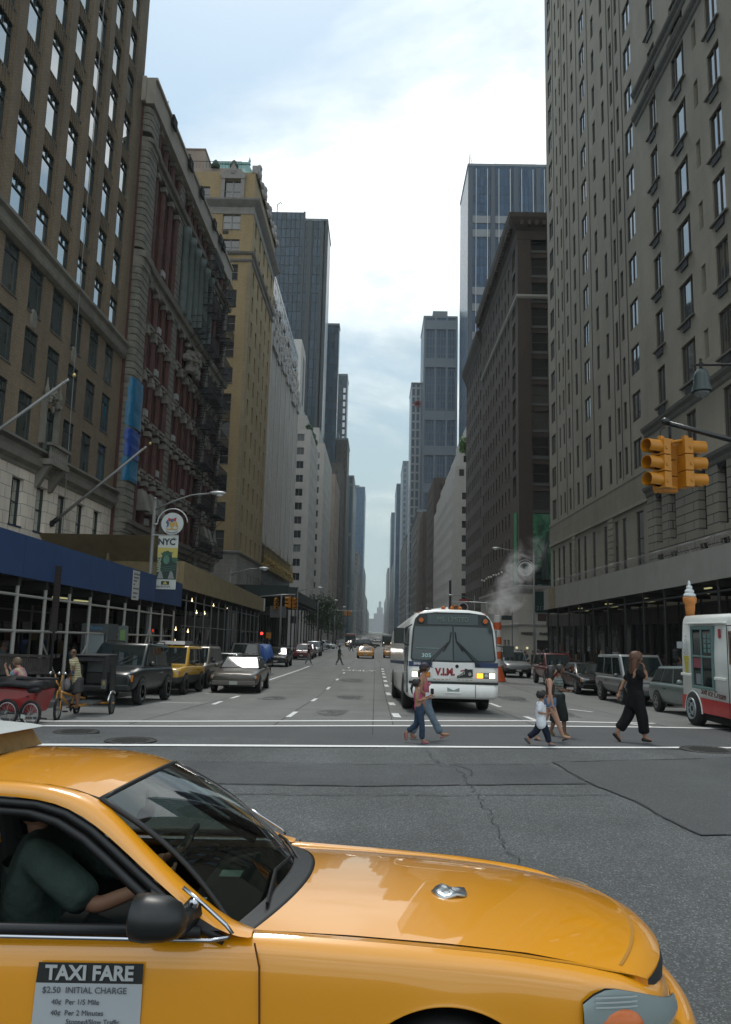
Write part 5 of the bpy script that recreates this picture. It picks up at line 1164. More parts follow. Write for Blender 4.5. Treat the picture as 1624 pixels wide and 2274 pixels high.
mb = MB(); mb.disc((10.6, 95.75, 5.05), .47, 'y', 32, 0, .03, .34); mb.disc((10.6, 95.74, 5.05), .2, 'y', 20, 0, .02); mb.build('emblem', mat('emblem_dark', (.05, .03, .04), .6), q); mb = MB(); mb.box(10.1, 11.2, 95.78, 95.84, 5.75, 6.05); mb.build('red_cap', mat('sign_red', (.3, .03, .03), .6), q)
lamp(12.0, 140, -2.6, 6.0, 5.7, 'street lamp before the white terraced house on the right', .4); lamp(12.0, 185, -2.6, 6.2, 5.9, 'farthest street lamp on the right', .4)

def signal_head(p, x, y, z, facing, nm='signal_head', s=1., lit=None):
    """three-lens housing; facing = angle its lenses look towards (0 = +X)"""
    M = Matrix.Translation((x, y, z)) @ Matrix.Rotation(facing, 4, 'Z')
    mb = MB()
    for k in range(3): mb.box(-.1*s, .08*s, -.165*s, .165*s, (-.5+.34*k)*s, (-.175+.34*k)*s, 0, M)
    for sg in (-1, 1):
        for k in range(3): mb.box(-.0*s, .04*s, sg*.165*s, sg*.185*s, (-.4+.34*k)*s, (-.33+.34*k)*s, 0, M)
    mb.box(-.05, .05, -.05, .05, .5*s, .58*s, 0, M); p = mb.build(nm, sig_y, p, bevel=.015)
    mb = MB(); mbd = MB()
    for k in range(3):
        zc = (-.337+.34*k)*s; n = 18; r = .145*s
        outer = lambda d, rr: [M @ Vector((d, rr*sin(t), zc+rr*cos(t))) for t in [-2.45+4.9*j/n for j in range(n+1)]]
        a, b, c, d = outer(.08*s, r), outer(.40*s, r), outer(.40*s, r-.012), outer(.08*s, r-.012)
        mb.loft([a, b], 0, False, False); mb.loft([b, c], 0, False, False); mb.loft([c, d], 0, False, False)
        L = [M @ Vector((.085*s, (r-.013)*sin(2*pi*j/16), zc+(r-.013)*cos(2*pi*j/16))) for j in range(16)]; mbd.poly(L)
    mb.build('visor', sig_y, p, True)
    mbd.build('lens', mat('unlit_lens', (.012, .008, .006), .25), p)
# near signal over the crossing
p = empty('traffic_signal', (12.9, 14.6, .15), 'traffic signal on a black mast arm, pair of yellow three-lamp heads at upper right', 'traffic signal', 'traffic signals')
mb = MB(); mb.tube([(12.9, 14.6, .15), (12.9, 14.6, 1.2), (12.9, 14.6, 8.3)], [.16, .11, .08], 12); mb.build('pole', black, p, True)
mb = MB(); mb.tube([(12.9, 14.6, 4.35), (10, 15.0, 5.12), (7.3, 15.4, 5.92), (5.86, 15.5, 6.33)], [.075, .065, .055, .05], 10); mb.ball((5.82, 15.5, 6.36), .085, 10); mb.tube([(12.9, 14.6, 6.4), (9, 15.2, 5.7), (7.4, 15.4, 5.98)], .02, 6); mb.build('mast_arm', mat('gloss_black', (.01, .012, .012), .25), p, True)
mb = MB(); mb.tube([(5.9, 15.5, 6.25), (5.9, 15.5, 5.95)], .03, 8); mb.tube([(5.9+.1*cos(t)-.1, 15.5, 6.1+.13*sin(t)) for t in [pi/2+pi*k/8 for k in range(9)]], .012, 6); mb.build('hanger', black, p, True)
mb = MB(); mb.tube([(5.62, 15.5, 5.92), (5.9, 15.5, 5.93), (6.2, 15.5, 5.97)], .035, 8); mb.ball((5.9, 15.5, 5.93), .075, 8); mb.box(5.72, 5.98, 15.44, 15.56, 4.96, 5.0); mb.build('bracket', sig_y, p, True)
signal_head(p, 5.68, 15.42, 5.45, R(205)); signal_head(p, 6.22, 15.55, 5.5, R(8))
signal_head(p, 5.93, 15.78, 5.43, R(95))
p = empty('street_lamp', (12.9, 16.6, .15), 'bell-shaped hanging street lamp on a thin arm at the right edge', 'street lamp')
mb = MB(); mb.tube([(12.9, 16.6, -.1), (12.9, 16.6, 8.3)], [.14, .08], 10); mb.build('pole', black, p, True)
mb = MB(); mb.tube([(12.9, 16.6, 8.12), (7.1, 17, 8.12)], .028, 6); mb.lathe([(.01, 8.3), (.04, 8.24), (.02, 8.2), (.06, 8.14), (.03, 8.08), (.05, 8.02)], (7.22, 17, 0), 10); mb.build('arm', black, p, True)
mb = MB(); mb.lathe([(.02, 8.04), (.07, 8.02), (.13, 7.96), (.165, 7.85), (.175, 7.68), (.21, 7.58), (.22, 7.5), (.225, 7.49), (.2, 7.5), (.01, 7.55)], (7.22, 17, 0), 20); mb.build('shade', mat('dark_green_shade', (.02, .035, .033), .35), p, True)
mb = MB(); mb.lathe([(.17, 7.5), (.16, 7.44), (.11, 7.38), (.01, 7.35)], (7.22, 17, 0), 16); mb.build('glass_bowl', mat('bowl_glass', (.12, .13, .13), .15), p, True)
# far signals
def far_signal(x, y, sgn, heads, ztop, label, reach=2.2, extra=None):
    p = empty('traffic_signal', (x, y, G(y)+.15), label, 'traffic signal', 'traffic signals')
    mb = MB(); mb.tube([(x, y, G(y)+.15), (x, y, ztop)], [.11, .07], 8); mb.build('pole', steel, p, True)
    mb = MB(); mb.tube([(x-sgn*1.9, y, ztop-.15), (x, y, ztop+.05), (x+sgn*reach, y, ztop+.1)], .05, 6); mb.build('mast_arm', alu, p, True)
    for hx, hz, a in heads: signal_head(p, x+hx, y-.2, hz, a, s=.95)
    return p
p = far_signal(-8.35, 68.5, 1, [(-.45, 4.1, R(-60)), (.75, 4.25, R(170)), (1.15, 4.15, R(-50))], 4.85, 'traffic signal with three yellow heads at the left end of the side street', 1.2)
mb = MB(); mb.box(-9.5, -9.1, 68.2, 68.5, 1.1, 1.6); mb.build('pedestrian_signal', sig_y, p); mb = MB(); mb.ball((-9.9, 68.2, 1.5), .13, 10); mb.build('stop_lamp', mat('red_glow', (.8, .05, .02), .4, emit=(1, .05, .03), es=2.5), p)
mb = MB(); mb.box(-9.3, -7.9, 68.45, 68.48, 2.9, 3.9); mb.build('sign_board', mat('grey_sign', (.10, .10, .10), .6), p)
far_signal(-7.9, 150, 1, [(2.2, 5.1, R(180)), (2.7, 5.1, R(-40))], 5.6, 'distant traffic signal on a long curved arm on the left', 5.5)
far_signal(11.9, 84.5, -1, [(-3.6, 4.4, R(-60)), (-3.2, 4.4, R(180))], 5.2, 'traffic signal hidden behind the bus on the right', 3.8)
p = empty('street_sign', (12, 70, 0), 'small dark street name sign beside the pharmacy corner', 'sign'); mb = MB(); mb.tube([(12.1, 70, G(70)+.15), (12.1, 70, 4)], .05, 6); mb.build('post', steel, p); mb = MB(); mb.box(11.0, 12.05, 69.95, 69.98, 3.2, 3.6); mb.build('plate', mat('sign_dark', (.02, .03, .03), .5), p)

# steam chimney
p = empty('steam_chimney', (7.45, 48.3, G(48)), 'orange and white striped steam chimney standing in the road behind the bus', 'steam chimney')
org = mat('chimney_orange', (.52, .09, .02), .6); whi = mat('chimney_white', (.55, .53, .5), .6); z0 = G(48)
mb = MB(); mb.lathe([(.55, z0), (.5, z0+.08), (.3, z0+.7), (.24, z0+.9)], (7.45, 48.3, 0), 20); mb.build('base_cone', org, p, True)
for k in range(7):
    mb = MB(); a = z0+.9+k*.44; mb.lathe([(.23, a), (.245, a+.02), (.245, a+.42), (.23, a+.44)], (7.45, 48.3, 0), 20); mb.build('stripe', whi if k % 2 == 0 else org, p)
# steam plume: a closed body of drifting vapour
def steam():
    m = bpy.data.materials.new('steam'); m.use_nodes = True; t = m.node_tree; t.nodes.clear()
    o = t.nodes.new('ShaderNodeOutputMaterial'); v = t.nodes.new('ShaderNodeVolumePrincipled'); v.inputs['Color'].default_value = (.95, .95, .95, 1); v.inputs['Anisotropy'].default_value = .2
    tc = t.nodes.new('ShaderNodeTexCoord'); n = t.nodes.new('ShaderNodeTexNoise'); n.inputs['Scale'].default_value = .95; n.inputs['Detail'].default_value = 6; n.inputs['Roughness'].default_value = .6; n.inputs['Distortion'].default_value = .8
    t.links.new(tc.outputs['Object'], n.inputs['Vector'])
    r = t.nodes.new('ShaderNodeMapRange'); r.inputs[1].default_value = .46; r.inputs[2].default_value = .68; r.inputs[3].default_value = 0; r.inputs[4].default_value = 3.2
    t.links.new(n.outputs[0], r.inputs[0])
    # the plume thins out away from its leaning axis and towards its top
    sp = t.nodes.new('ShaderNodeSeparateXYZ'); t.links.new(tc.outputs['Object'], sp.inputs[0])
    def M_(op, a, b):
        q = t.nodes.new('ShaderNodeMath'); q.operation = op
        for i, x in enumerate((a, b)):
            if isinstance(x, (int, float)): q.inputs[i].default_value = x
            else: t.links.new(x, q.inputs[i])
        return q.outputs[0]
    d = M_('ADD', M_('POWER', M_('ABSOLUTE', M_('SUBTRACT', sp.outputs[0], M_('MULTIPLY', sp.outputs[2], .45)), 0), 2), M_('POWER', M_('ABSOLUTE', sp.outputs[1], 0), 2))
    ed = t.nodes.new('ShaderNodeMapRange'); ed.interpolation_type = 'SMOOTHSTEP'; ed.inputs[1].default_value = 1.9; ed.inputs[2].default_value = .0; t.links.new(d, ed.inputs[0])
    mz = t.nodes.new('ShaderNodeMapRange'); mz.inputs[1].default_value = 0; mz.inputs[2].default_value = 5.2; mz.inputs[3].default_value = 1.0; mz.inputs[4].default_value = .0; t.links.new(sp.outputs[2], mz.inputs[0])
    mu = t.nodes.new('ShaderNodeMath'); mu.operation = 'MULTIPLY'; t.links.new(M_('MULTIPLY', r.outputs[0], ed.outputs[0]), mu.inputs[0]); t.links.new(mz.outputs[0], mu.inputs[1])
    t.links.new(mu.outputs[0], v.inputs['Density']); t.links.new(v.outputs[0], o.inputs['Volume'])
    return m
mb = MB(); rings = []
for cx_, cz_, r_ in ((7.5, 3.0, .4), (7.75, 3.5, 1.2), (8.2, 4.4, 1.6), (8.7, 5.3, 1.5), (9.2, 6.3, 1.5), (9.6, 7.4, 1.3), (9.8, 8.3, .6)):
    rings.append([(cx_+r_*cos(2*pi*j/14), 48.3+r_*.9*sin(2*pi*j/14), cz_) for j in range(14)])
mb.loft(rings); e = bpy.data.objects.new('o', None); e.location = (7.45, 48.3, 3.0)
for k in range(len(mb.v)): v = mb.v[k]; mb.v[k] = (v[0]-7.45, v[1]-48.3, v[2]-3.0)
o = mb.build('steam', steam(), None, True, 1); o.location = (7.45, 48.3, 3.0); tag(o, 'wisp of white steam drifting up from the striped chimney', 'steam', kind='stuff')
# green mural panels on the brown block
p = empty('mural', (16.7, 83.4, 7.6), 'large green mural of a tree hung on the brown brick block', 'mural')
def tree_mural():
    m = bpy.data.materials.new('mural_green'); m.use_nodes = True; t = m.node_tree; b = t.nodes['Principled BSDF']; b.inputs['Roughness'].default_value = .5
    tc = t.nodes.new('ShaderNodeTexCoord'); n = t.nodes.new('ShaderNodeTexNoise'); n.inputs['Scale'].default_value = .8; n.inputs['Detail'].default_value = 8; n.inputs['Roughness'].default_value = .7; t.links.new(tc.outputs['Object'], n.inputs['Vector'])
    r = t.nodes.new('ShaderNodeValToRGB'); e = r.color_ramp.elements; e[0].position = .38; e[0].color = (.01, .035, .02, 1); e[1].position = .66; e[1].color = (.13, .24, .17, 1); k = e.new(.5); k.color = (.025, .15, .07, 1)
    t.links.new(n.outputs[0], r.inputs[0]); t.links.new(r.outputs[0], b.inputs['Base Color']); return m
mb = MB(); mb.box(16.72, 25, 83.52, 83.6, 7.8, 14.9); mb.build('panel', tree_mural(), p)
mb = MB(); mb.tube([(17.95, 83.45, 7.8), (17.9, 83.45, 10.2), (18.3, 83.45, 13)], [.45, .33, .12], 6); mb.tube([(17.9, 83.45, 9.9), (17.0, 83.45, 10.4)], .1, 5); mb.tube([(17.95, 83.45, 10.3), (17.2, 83.45, 11.6)], .07, 5)
for k in range(14): mb.ball((16.9+random.random()*1.6, 83.47, 7.9+random.random()*1.1), (.3, .04, .3), 6)
mb.build('tree_trunk', mat('mural_dark', (.008, .02, .015), .6), p)
mb = MB(); mb.box(15.1, 15.19, 84.6, 86.0, 7.2, 15.2); mb.build('green_strip', mat('mural_bright', (.03, .22, .09), .5), p)
p = empty('glass_stair', (17, 83.3, 3), 'dark glazed panel numbered 212 above the pharmacy corner', 'glass panel'); mb = MB(); mb.box(16.75, 19, 83.25, 83.41, 4.3, 7.5); mb.build('glazing', mat('stair_glass', (.012, .03, .028), .15), p)
text_obj('212', .6, frameM((17.4, 83.23, 4.75), (1, 0, 0), (0, 0, 1)), mat('numeral_pale', (.14, .18, .17), .6), p, 'lettering', .01)
text_obj('D', 1.0, frameM((17.4, 83.23, 6.9), (1, 0, 0), (0, 0, 1)), mat('numeral_dim', (.07, .11, .10), .6), p, 'lettering', .01)
# flagpoles on the tan tower
def flagpole(a, b, label):
    p = empty('flagpole', a, label, 'flagpole', 'flagpoles on the tan tower'); mb = MB(); mb.tube([a, b], [.075, .05], 10); mb.build('pole', mat('pole_silver', (.22, .22, .21), .45, .2), p, True)
    mb = MB(); mb.ball(b, .07, 8); mb.tube([b, tuple(Vector(b)+(Vector(b)-Vector(a)).normalized()*.22)], .05, 8); mb.build('truck', mat('white_cap', (.3, .3, .29), .4), p, True)
    q = tuple(Vector(b)+(Vector(b)-Vector(a)).normalized()*.45); mb = MB(); mb.ball(q, .075, 8); mb.build('finial', mat('gold_finial', (.6, .5, .2), .3, .7), p, True)
    mb = MB(); mb.ball(a, .16, 8); mb.tube([a, tuple(Vector(a)+(Vector(b)-Vector(a)).normalized()*.4)], .12, 8); mb.build('bracket', black, p, True)
    return p
flagpole((-15.15, 35.57, 6.53), (-11.13, 35.5, 10.12), 'white flagpole slanting out over the blue shed beside the round sign')
flagpole((-15.15, 26.0, 6.95), (-11.1, 26.05, 10.28), 'white flagpole at the left edge, nearer and higher in view than the other')

# a few small trees far down the left pavement
leaf_m = mat('leaves', (.035, .065, .028), .8, var=.4, scale=2)
bark = mat('bark', (.05, .04, .03), .9)
def tree(x, y, h, r, seed, label):
    random.seed(seed); z0 = G(y)+.15; p = empty('street_tree', (x, y, z0), label, 'tree', 'small street trees')
    mb = MB(); mb.tube([(x, y, z0), (x+.1, y, z0+h*.4), (x+.2, y+.1, z0+h*.75)], [.16, .11, .04], 7)
    tips = []
    for k in range(7): a = k*.9; q = (x+cos(a)*r*.6, y+sin(a)*r*.6, z0+h*random.uniform(.55, .9)); tips.append(q); mb.tube([(x+.1, y, z0+h*.38), q], [.05, .015], 5)
    mb.build('trunk', bark, p)
    mb = MB()
    for k in range(1500):
        c = Vector(random.choice(tips+[(x, y, z0+h*.85)]))+Vector((random.gauss(0, r*.3), random.gauss(0, r*.3), random.gauss(0, h*.1)))
        u = Vector((random.gauss(0, 1), random.gauss(0, 1), random.gauss(0, 1))).normalized()*.14; v = u.cross(Vector((random.random(), .3, 1))).normalized()*.1; mb.quad(c-u-v, c+u-v, c+u+v, c-u+v)
    mb.build('crown', leaf_m, p)
tree(-9.4, 128, 8.5, 2.6, 1, 'nearest small green tree past the dark green shed'); tree(-9.8, 140, 8.8, 2.8, 2, 'second small tree past the dark green shed, taller'); tree(-9.5, 155, 7, 2.4, 3, 'third small tree on the left pavement, by the crossing van'); tree(-9.6, 176, 8, 2.6, 4, 'farthest small tree on the left pavement')

p = empty('sign_pole', (-8.8, 21.4, G(21.4)), 'tall narrow black sign on a pole before the blue shed, by the pedicab rider', 'sign'); mb = MB(); mb.tube([(-8.8, 21.4, G(21.4)+.15), (-8.8, 21.4, 3.5)], .035, 8); mb.build('pole', black, p)
mb = MB(); mb.box(-8.89, -8.71, 21.36, 21.38, 1.75, 3.55); mb.build('plate', mat('plate_black', (.02, .018, .018), .5), p)
mb = MB()
for k in range(14): mb.box(-8.84, -8.76, 21.352, 21.36, 1.9+k*.11, 1.94+k*.11)
mb.build('marks', mat('plate_red', (.07, .02, .018), .6), p)
# ================================================================= vehicles
def paint(name, col, rough=.3, metal=.0, coat=.35): return mat(name, col, rough, metal, .5, coat=coat, var=.04, scale=2)
car_glass = mat('car_glass', (.012, .018, .018), .02, 0, .9); car_glass.node_tree.nodes['Principled BSDF'].inputs['IOR'].default_value = 1.48
tyre_m = mat('tyre', (.012, .012, .012), .85); rim_m = mat('alloy_rim', (.30, .31, .31), .3, .7); chrome = mat('chrome', (.55, .56, .56), .12, 1.)
hl_glass = mat('headlight_glass', (.38, .42, .44), .1); hl_on = mat('headlight_lit', (.8, .7, .5), .2, emit=(1, .86, .6), es=3.); amber = mat('amber_lens', (.5, .16, .01), .25); amber_on = mat('amber_lit', (.8, .3, .02), .3, emit=(1, .38, .03), es=2.2)
plate_m = mat('licence_plate', (.35, .37, .33), .5); trim_m = mat('black_trim', (.012, .012, .013), .5); arch_m = mat('wheel_well', (.003, .003, .003), .95)
def add_wheel(p, x, y, z, r, w, side, rim=rim_m, spokes=5):
    M = Matrix.Rotation(pi/2, 3, 'X')
    q = MB(); q.lathe([(r*.6, -w/2), (r*.93, -w/2), (r, -w*.32), (r, w*.32), (r*.93, w/2), (r*.6, w/2)], (x, y, z), 24, 0, M); o = q.build('wheel', tyre_m, p, True)
    q = MB(); yo = y+side*w*.42; q.lathe([(.01, -.02), (r*.62, -.02), (r*.62, .02), (.01, .02)], (x, y+side*w*.25, z), 22, 1, M)
    for k in range(spokes):
        a = 2*pi*k/spokes+.3; q.box(-.0+.02, r*.58, -.02*side, .02*side, -r*.085, r*.085, 0, Matrix.Translation((x, yo, z)) @ Matrix.Rotation(a, 4, 'Y'))
    q.lathe([(r*.54, -.03), (r*.63, -.03), (r*.63, .03), (r*.54, .03), (r*.54, -.03)], (x, yo-side*.01, z), 22, 0, M); q.ball((x, yo, z), (.055, .03, .055), 8)
    q.build('rim', [rim, trim_m], p)
def arch(p, x, y, zc, r, zmin, t):
    n = 24; ring = [(x+r*cos(a), max(zc+r*sin(a), zmin)) for a in [2*pi*j/n for j in range(n)]]
    mb = MB(); mb.loft([[(a, y-t/2, b) for a, b in ring], [(a, y+t/2, b) for a, b in ring]]); return mb.build('wheel_arch', arch_m, p)
def car(name, label, cat, L=4.8, Wd=1.85, body=None, lower=None, deck=((-1, .9), (1, .9)), zb=.28, roof=None, r=.34, xf=None, xr=None, group=None, wt=.74, crown=.03, lit=False, glasses=2, grille='bar', rack=False, roofm=None, belt=None, bumper=None, plate=True, van=False, spokes=5, rim=rim_m, mirrors=True, rear=False, hl=(.30, .14, .62), panes=None):
    """car pointing along +x, centred on its length; deck = (x, z) line of the bonnet, belt and boot; roof = (rear base, rear top, front top, front base, height)"""
    p = empty(name, (0, 0, 0), label, cat, group); h = L/2; w = Wd/2
    mats = [body, lower or body]
    st = []
    xs = sorted(set([-h, -h+.06, -h+.3, h-.3, h-.06, h] + [a for a, b in deck] + [xf or h-.9, xr or -h+1.0]))
    def dz(x):
        for (a, za), (b, zb_) in zip(deck, deck[1:]):
            if a <= x <= b: return za+(zb_-za)*(x-a)/(b-a)
        return deck[0][1] if x < deck[0][0] else deck[-1][1]
    for x in xs:
        e = (abs(x)-(h-.3))/.3 if abs(x) > h-.3 else 0; e = max(0, min(1, e)); wf = w*(1-.13*e**2); z = dz(x)-.03*e; b = zb+.06*e
        half = [(0, b), (wf*.8, b), (wf*.965, b+.07), (wf, (b+z)*.5), (wf*.985, z-.10), (wf*.93, z-.01), (wf*.6, z+crown*.6), (0, z+crown)]
        st.append([(x, y, zz) for y, zz in half]+[(x, -y, zz) for y, zz in half[-2:0:-1]])
    mb = MB(); mb.loft(st, 0)
    n = 14
    for i, f in enumerate(mb.f):
        if lower and len(f) == 4:
            zc = sum(mb.v[k][2] for k in f)/4
            if zc < (zb+.9)*.5-.02: mb.m[i] = 1
    mb.build('body', mats, p, True, 1)
    # greenhouse
    xb, xt, ft, fb, H = roof; zb0 = lambda x: dz(x)-.03
    wb, wtp = w*.93, w*wt
    P = [(xb, -wb, zb0(xb)), (fb, -wb, zb0(fb)), (fb, wb, zb0(fb)), (xb, wb, zb0(xb)), (xt, -wtp, H), (ft, -wtp, H), (ft, wtp, H), (xt, wtp, H)]
    mb = MB(); mb.hexa(P); mb.build('roof', roofm or body, p, True, 0, .07)
    def pane(a, b, c, d, u0, u1, v0, v1, nm, off=.012, m=car_glass):
        a, b, c, d = map(Vector, (a, b, c, d)); nrm = (b-a).cross(d-a).normalized()
        f = lambda u, v: (a*(1-u)*(1-v)+b*u*(1-v)+c*u*v+d*(1-u)*v)+nrm*off
        g_ = lambda u, v: f(u, v)-nrm*.02
        mb = MB(); q = [f(u0, v0), f(u1, v0), f(u1, v1), f(u0, v1)]; k = [g_(u0, v0), g_(u1, v0), g_(u1, v1), g_(u0, v1)]; mb.loft([k, q]); return mb.build(nm, m, p, bevel=.006)
    pane(P[1], P[2], P[6], P[5], .06, .94, .1, .9, 'windshield'); pane(P[3], P[0], P[4], P[7], .08, .92, .2, .88, 'rear_window')
    pn = panes or [(.06, .47), (.5, .94)]
    for u0, u1 in pn:
        pane(P[0], P[1], P[5], P[4], u0, u1, .12, .86, 'side_window'); pane(P[2], P[3], P[7], P[6], 1-u1, 1-u0, .12, .86, 'side_window')
    xf = xf or h-.9; xr = xr or -h+1.0
    for sg in (-1, 1):
        for x in (xf, xr):
            arch(p, x, sg*(w-.03), r, r*1.16, zb+.02, .07); add_wheel(p, x, sg*(w-.075), r, r, .22, sg, rim, spokes)
        # lamps wrap the corner
        f = -1 if rear else 1; x = h
        mb = MB(); a, b_, c = hl; mb.box(x-.16, x-.045, sg*(w*.93-a), sg*(w*.90), c, c+b_); mb.build('headlight', hl_on if lit else hl_glass, p, bevel=.02)
        mb = MB(); mb.box(x-.3, x-.07, sg*w*.9, sg*w*.955, c+.01, c+b_-.01); mb.build('indicator', amber, p, bevel=.01)
        mb = MB(); mb.box(-h+.04, -h+.14, sg*(w*.62), sg*(w*.92), dz(-h)-.28, dz(-h)-.12); mb.build('tail_lamp', mat('tail_red', (.25, .01, .01), .3), p)
        if mirrors:
            zm = dz(fb)+.06; mb = MB(); mb.ball((fb-.38, sg*(w+.06), zm+.03), (.07, .11, .085), 8); mb.build('mirror', lower or body, p, True)
        if belt: mb = MB(); mb.box(-h+.5, h-.6, sg*(w-.005), sg*(w+.018), belt-.03, belt+.03); mb.build('side_moulding', trim_m, p)
    wg = w*.55
    if grille:
        gm = chrome if grille == 'chrome' else trim_m
        mb = MB(); mb.box(h-.1, h-.03, -wg, wg, hl[2]+.0, hl[2]+hl[1]+.03, 0)
        for k in range(9 if grille == 'chrome' else 4):
            if grille == 'chrome': y = -wg+wg*2*(k+.5)/9; mb.box(h-.04, h-.015, y-.012, y+.012, hl[2]+.01, hl[2]+hl[1]+.02, 1)
            else: z = hl[2]+.02+k*hl[1]/4; mb.box(h-.04, h-.02, -wg+.02, wg-.02, z, z+.014, 1)
        mb.build('grille', [trim_m, chrome], p, bevel=.008)
    mb = MB(); mb.box(h-.12, h+.05, -w*.9, w*.9, hl[2]-.25, hl[2]-.06); mb.build('bumper', bumper or lower or body, p, bevel=.04)
    mb = MB(); mb.box(h-.1, h-.02, -w*.6, w*.6, zb+.04, hl[2]-.28); mb.build('air_intake', trim_m, p)
    if plate: mb = MB(); mb.box(h+.05, h+.062, -.16, .16, hl[2]-.22, hl[2]-.08); mb.build('license_plate', plate_m, p)
    for sg in (-1, 1):
        mb = MB(); mb.tube([(fb-.03+.0, sg*.12, dz(fb)+.06), (fb-.38*(fb-ft), sg*.12+.42, dz(fb)+.38*(H-dz(fb))+.03)], .012, 4); mb.build('wiper', trim_m, p)
        mb = MB(); xm = (xb+fb)/2
        mb.box(xm-.03-.2, xm-.05, sg*(w-.012), sg*(w+.012), dz(xm)-.2, dz(xm)-.17); mb.build('door_handle', chrome if grille == 'chrome' else trim_m, p)
    if rack:
        for sg in (-1, 1): mb = MB(); mb.tube([(xt+.2, sg*wtp*.9, H), (xt+.25, sg*wtp*.9, H+.07), (ft-.25, sg*wtp*.9, H+.07), (ft-.15, sg*wtp*.9, H)], .02, 6); mb.build('roof_rail', trim_m, p)
    return p
def place(p, x, y, rot=-90, dz=0., pitch=None):
    p.location = (x, y, G(y)+.012+dz); sl = atan2(G(y+2)-G(y-2), 4)
    e = Matrix.Rotation(R(rot), 4, 'Z') 
    p.rotation_euler = (Matrix.Rotation(sl, 4, 'X') @ e).to_euler() ; return p
SUV = dict(L=4.75, Wd=1.86, zb=.36, r=.38, deck=((-2.37, 1.0), (-2.0, 1.08), (.7, 1.08), (1.2, 1.06), (2.2, .96), (2.37, .9)), roof=(-2.2, -1.9, .35, 1.12, 1.78), xf=1.45, xr=-1.42, rack=True, panes=[(.04, .3), (.33, .62), (.65, .96)], hl=(.4, .2, .66), wt=.8)
def mk(d, **k): e = dict(d); e.update(k); return e
p_black = paint('paint_black', (.006, .007, .007), .3, coat=.12); p_dgreen = paint('paint_dark_green', (.006, .010, .010), .3, coat=.12); p_tan = paint('paint_tan', (.15, .13, .10), .3, .3); p_silver = paint('paint_silver', (.26, .27, .265), .3, .5)
p_grey = paint('paint_grey', (.085, .09, .09), .3, .4); p_red = paint('paint_dark_red', (.12, .012, .012), .25); p_taxi = paint('paint_taxi', (.52, .225, .012), .2); p_yel = paint('paint_yellow', (.48, .27, .02), .2); p_sage = paint('paint_sage', (.15, .19, .18), .3, .4); p_white = paint('paint_white', (.5, .5, .48), .3); dk_clad = mat('dark_cladding', (.03, .03, .03), .6)
place(car('parked_suv', 'black parked SUV right behind the black-hooded pedicab', 'SUV', **mk(SUV, body=p_dgreen, grille='chrome', group='cars parked along the left kerb')), -7.72, 24.55)
place(car('parked_suv', 'yellow parked off-road SUV with black bumper and roof box', 'SUV', **mk(SUV, L=4.5, body=p_yel, lower=dk_clad, deck=((-2.25, 1.05), (.6, 1.1), (1.1, 1.08), (2.1, 1.0), (2.25, .92)), roof=(-2.15, -1.95, .3, .95, 1.82), xf=1.35, xr=-1.3, hl=(.3, .18, .72), group='cars parked along the left kerb')), -8.05, 31.2)
mb = MB(); pp = COL.objects[-1]; 
while pp.parent: pp = pp.parent
mb.hexa([(-1.2, -.55, 1.86), (.35, -.55, 1.86), (.35, .55, 1.86), (-1.2, .55, 1.86), (-1.1, -.5, 1.86+.16), (.1, -.5, 2.0), (.1, .5, 2.0), (-1.1, .5, 2.02)]); 
_l = pp.location.copy(); pp.location = (0, 0, 0); mb.build('roof_box', mat('box_grey', (.10, .11, .11), .35), pp); pp.location = _l
place(car('parked_suv', 'tan parked SUV behind the yellow one', 'SUV', **mk(SUV, L=4.5, body=p_tan, lower=dk_clad, group='cars parked along the left kerb')), -8.25, 36.2)
SED = dict(L=5.3, Wd=1.95, zb=.26, r=.33, deck=((-2.65, .86), (-2.3, .95), (-1.3, .98), (.95, .95), (2.3, .84), (2.65, .76)), roof=(-1.75, -1.05, .3, 1.05, 1.42), xf=1.75, xr=-1.35, hl=(.5, .14, .57), wt=.72)
place(car('old_limousine', 'grey-brown old square sedan driving beside the parked cars', 'sedan', **mk(SED, body=paint('paint_taupe', (.095, .085, .07), .3, .3), grille='chrome', roofm=p_black, bumper=mat('bumper_taupe', (.11, .10, .085), .5), rim=chrome)), -5.75, 34.4, -88)
place(car('parked_sedan', 'silver sedan hidden between tan SUV and trailer', 'sedan', **mk(SED, L=4.6, Wd=1.8, deck=((-2.3, .86), (-2, .95), (-1.1, .98), (.85, .95), (1.9, .84), (2.3, .74)), roof=(-1.5, -.9, .3, .95, 1.4), xf=1.4, xr=-1.3, body=p_silver, group='cars parked along the left kerb')), -8.0, 42.4)
# pickup with blue tarpaulin load
tp = empty('flatbed_truck', (0, 0, 0), 'small truck whose load is covered with a bright blue tarpaulin', 'truck', 'cars parked along the left kerb')
mb = MB(); mb.box(-2.6, 2.2, -.95, .95, .55, .72); mb.box(2.0, 3.1, -.9, .9, .5, 1.3); mb.build('body', p_black, tp, bevel=.05)
mb = MB(); mb.hexa([(2.1, -.85, 1.3), (3.0, -.85, 1.3), (3.0, .85, 1.3), (2.1, .85, 1.3), (2.1, -.75, 1.9), (2.7, -.75, 1.9), (2.7, .75, 1.9), (2.1, .75, 1.9)]); mb.build('cab_roof', p_grey, tp, bevel=.05)
mb = MB(); mb.hexa([(2.95, -.7, 1.33), (3.01, -.7, 1.33), (3.01, .7, 1.33), (2.95, .7, 1.33), (2.7, -.62, 1.84), (2.73, -.62, 1.84), (2.73, .62, 1.84), (2.7, .62, 1.84)]); mb.build('windshield', car_glass, tp)
for sg in (-1, 1):
    for x in (2.2, -1.7): add_wheel(tp, x, sg*.8, .38, .38, .26, sg)
place(tp, -7.6, 48.7); tp.scale = (1, 1, 1)
mb = MB(); random.seed(8); nx, ny = 14, 9; V = []
